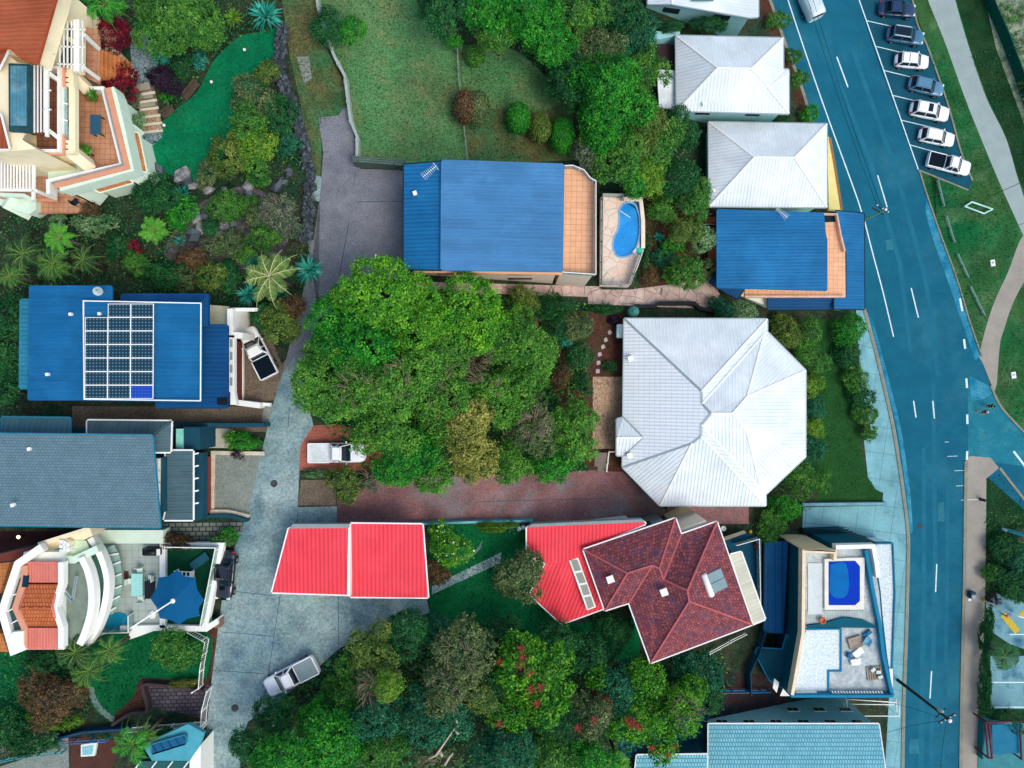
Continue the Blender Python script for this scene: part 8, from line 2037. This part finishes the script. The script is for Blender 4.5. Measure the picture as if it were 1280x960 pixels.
for k, (x, y, r, kd) in enumerate(((1262, 22, 14, 'mid'), (1274, 60, 14, 'olivegrey'), (1262, 48, 9, 'dark'), (1280, 96, 12, 'olive'), (1250, 12, 10, 'mid'), (1278, 18, 12, 'varieg'), (1284, 124, 10, 'yg'))):
    shrub(('green dune shrub by the bend of the shade cloth fence', 'grey dune shrub on the pale sand', 'dark dune shrub against the shade cloth fence', 'olive dune shrub lower along the fence', 'green dune shrub at the top of the fence', 'pale dune shrub at the top picture corner', 'yellowish dune shrub at the lower end of the fence')[k], x, y, r, .9, kd, 'dune shrubs', dens=2.5)
def cover(polys, n_per_m2, kinds, name, label, hmax=.5, size=.2):
    allq = {k: [] for k in kinds}
    rng = np.random.default_rng(99)
    for poly in polys:
        xs_ = [p[0] for p in poly]; ys_ = [p[1] for p in poly]
        A = (max(xs_) - min(xs_)) * (max(ys_) - min(ys_)) * .0064
        n = int(A * n_per_m2)
        X = rng.uniform(min(xs_), max(xs_), n); Y = rng.uniform(min(ys_), max(ys_), n)
        ins = np.zeros(n, bool)
        for i in range(len(poly)):
            (x1, y1), (x2, y2) = poly[i], poly[i - 1]
            if y1 == y2: continue
            ins ^= ((y1 > Y) != (y2 > Y)) & (X < (x2 - x1) * (Y - y1) / (y2 - y1) + x1)
        X, Y = X[ins], Y[ins]
        clump = np.sin(X * .31) + np.sin(Y * .37 + X * .11) + np.sin(X * .13 - Y * .23)
        Hh = np.clip(.12 + hmax * (.5 + .3 * clump) * rng.uniform(.3, 1, len(X)), .04, 9)
        pts = np.array([list(G(float(x), float(y), float(h_))) for x, y, h_ in zip(X, Y, Hh)])
        if not len(pts): continue
        nn = unit(rng.normal(size=pts.shape) * .6 + np.array([0, 0, .9]))
        q = leaf_quads(pts, nn, rng.uniform(size * .6, size * 1.4, len(pts)), .6, rng)
        sel = rng.integers(0, len(kinds), len(q))
        for i, k in enumerate(kinds): allq[k].append(q[sel == i])
    V = np.vstack([np.vstack(allq[k]) for k in kinds if allq[k]])
    o = quads(name, V, LEAF[kinds[0]], None)
    idx = np.concatenate([np.full(sum(len(a) for a in allq[k]), i, np.int32) for i, k in enumerate(kinds) if allq[k]])
    for k in kinds[1:]: o.data.materials.append(LEAF[k])
    o.data.polygons.foreach_set('material_index', idx)
    return tag(o, label, None, None, 'stuff')
cover([[(300, 925), (345, 880), (400, 834), (425, 812), (490, 784), (537, 770), (640, 800), (790, 830), (900, 810), (920, 850), (885, 900), (790, 940), (790, 990), (296, 990)],
       [(510, -20), (800, -20), (810, 60), (822, 140), (860, 170), (884, 250), (860, 262), (800, 236), (740, 215), (720, 130), (690, 100), (640, 60), (560, 35)]], 26, ['dark', 'teal', 'mid'], 'undergrowth', 'dark leafy undergrowth between the woodland trees', 1.2, .3)
cover([[(412, 385), (450, 350), (640, 372), (735, 380), (735, 590), (470, 600), (420, 560), (372, 470)]], 26, ['mid', 'dark', 'bright2'], 'undergrowth', 'leafy undergrowth below the middle clump', 1.0, .3)
cover([[(110, -20), (345, -20), (345, 40), (300, 45), (262, 80), (240, 110), (205, 145), (203, 110), (190, 55), (160, 30), (110, 30)], [(260, 215), (300, 160), (330, 110), (346, 70), (372, 140), (385, 230), (330, 235)],
       [(0, 270), (110, 270), (190, 225), (235, 235), (240, 300), (200, 318), (260, 340), (340, 330), (390, 300), (384, 350), (366, 400), (300, 405), (260, 370), (20, 358), (0, 358)], [(-10, 360), (25, 360), (25, 520), (-10, 520)], [(-10, 815), (110, 800), (112, 890), (100, 915), (-10, 940)]], 24, ['dark', 'mid', 'teal'], 'ground_cover', 'low leafy ground cover between the garden shrubs', .45, .2)
cover([[(960, 400), (1022, 400), (1020, 630), (1000, 650), (950, 660), (960, 620), (1010, 570), (1010, 462)], [(1052, 398), (1068, 398), (1086, 550), (1078, 550)], [(800, 245), (895, 255), (895, 340), (868, 352), (787, 360), (806, 310)], [(1232, 640), (1290, 640), (1290, 745), (1245, 745), (1230, 790), (1230, 890), (1224, 890)]], 24, ['mid', 'dark', 'olive'], 'ground_cover', 'leafy ground cover of the front and pool gardens', .4, .2)
cover([[(1228, -10), (1290, -10), (1290, 150)]], 9, ['grey', 'mid', 'olivegrey'], 'dune_grass', 'tufted grey green dune grass behind the shade cloth fence', .3, .22)
LEAF['ga'] = leafmat('grass_dry', (78, 128, 80), (62, 114, 70), (106, 138, 88), .9); LEAF['gb'] = leafmat('grass_green', (20, 104, 56), (10, 78, 44), (60, 130, 72), .9); LEAF['gc'] = leafmat('grass_straw', (120, 118, 80), (84, 92, 60), (156, 148, 108), .9); LEAF['gd'] = leafmat('grass_lawn', (6, 112, 74), (2, 88, 60), (40, 134, 92), .9)
cover([[(405, -10), (515, -10), (540, 32), (572, 50), (582, 200), (452, 200), (438, 108), (416, 62)]], 42, ['ga', 'ga', 'ga', 'gb', 'ga'], 'grass', 'short dry grass of the big top lawn', .05, .1)
cover([[(576, 62), (640, 64), (690, 108), (718, 140), (716, 198), (588, 200)], [(352, -10), (394, -10), (406, 60), (428, 106), (434, 138), (402, 150), (388, 240), (374, 130), (360, 70)]], 34, ['gc', 'ga', 'gc'], 'grass', 'brown patchy grass of the fenced lawn and the track', .07, .13)
cover([[(185, 190), (206, 152), (245, 118), (270, 76), (302, 48), (348, 40), (342, 70), (328, 110), (298, 160), (262, 213), (240, 222), (214, 214)]], 45, ['gd'], 'grass', 'bright mown grass of the curved lawn', .04, .1)
cover([[(1150, 214), (1210, 240), (1216, 226), (1162, 66), (1180, 66), (1206, 128), (1250, 236), (1274, 292), (1256, 342), (1238, 386), (1224, 438), (1208, 390), (1174, 287)], [(1212, 62), (1250, 66), (1280, 160), (1290, 250), (1262, 172), (1234, 118)], [(1258, 430), (1290, 372), (1290, 540), (1262, 518), (1246, 488)], [(1236, 600), (1248, 590), (1290, 640), (1236, 640)]], 24, ['gb', 'gb', 'gb', 'ga'], 'grass', 'mixed green grass of the road verge', .08, .15)
cover([[(1026, 405), (1054, 402), (1064, 480), (1074, 560), (1098, 618), (1026, 622)], [(540, 655), (660, 655), (664, 690), (700, 778), (795, 776), (795, 820), (640, 796), (540, 766)], [(120, 800), (255, 792), (258, 830), (246, 850), (180, 846), (150, 888), (118, 888)]], 34, ['gb', 'gb', 'gd'], 'grass', 'dark mown grass of the garden lawns', .05, .12)
cover([[(240, 262), (290, 240), (330, 245), (360, 270), (340, 325), (262, 332), (212, 318)]], 9, ['mid', 'olive', 'dark'], 'ground_cover', 'sparse weeds on the rocky soil', .3, .2)
cam = bpy.data.cameras.new('camera'); co = bpy.data.objects.new('camera', cam); COL.objects.link(co)
co.location = (0, 0, H); cam.sensor_width = 36; cam.lens = 36 * PPU / 1280; cam.clip_end = 3000; cam.clip_start = 1
scene.camera = co
SUN = Vector((0.44, -0.35, 0.83)).normalized()       # towards the light
sl = bpy.data.lights.new('sun', 'SUN'); so = bpy.data.objects.new('sun', sl); COL.objects.link(so)
sl.energy = 0.8; sl.angle = math.radians(32); sl.color = (1.0, 0.95, 0.88)
so.rotation_euler = (-SUN).to_track_quat('-Z', 'Y').to_euler()
so.location = (60, -50, 90)
wd = bpy.data.worlds.new('World'); scene.world = wd; wd.use_nodes = True
nt = wd.node_tree
sk = nt.nodes.new('ShaderNodeTexSky'); sk.sky_type = 'NISHITA'; sk.sun_disc = False
sk.sun_elevation = math.asin(SUN.z); sk.sun_rotation = math.atan2(SUN.x, SUN.y)
sk.air_density = 1.0; sk.dust_density = 2.0; sk.ozone_density = 1.0
bgn = nt.nodes['Background']; bgn.inputs['Strength'].default_value = 0.15
nt.links.new(sk.outputs[0], bgn.inputs[0])
vs = scene.view_settings
vs.view_transform = 'Standard'; vs.look = 'None'; vs.gamma = 1.0; vs.exposure = 0.75; vs.use_curve_mapping = False
scene.cycles.use_denoising = True
scene.cycles.max_bounces = 10; scene.cycles.diffuse_bounces = 7; scene.cycles.transmission_bounces = 4; scene.cycles.glossy_bounces = 2
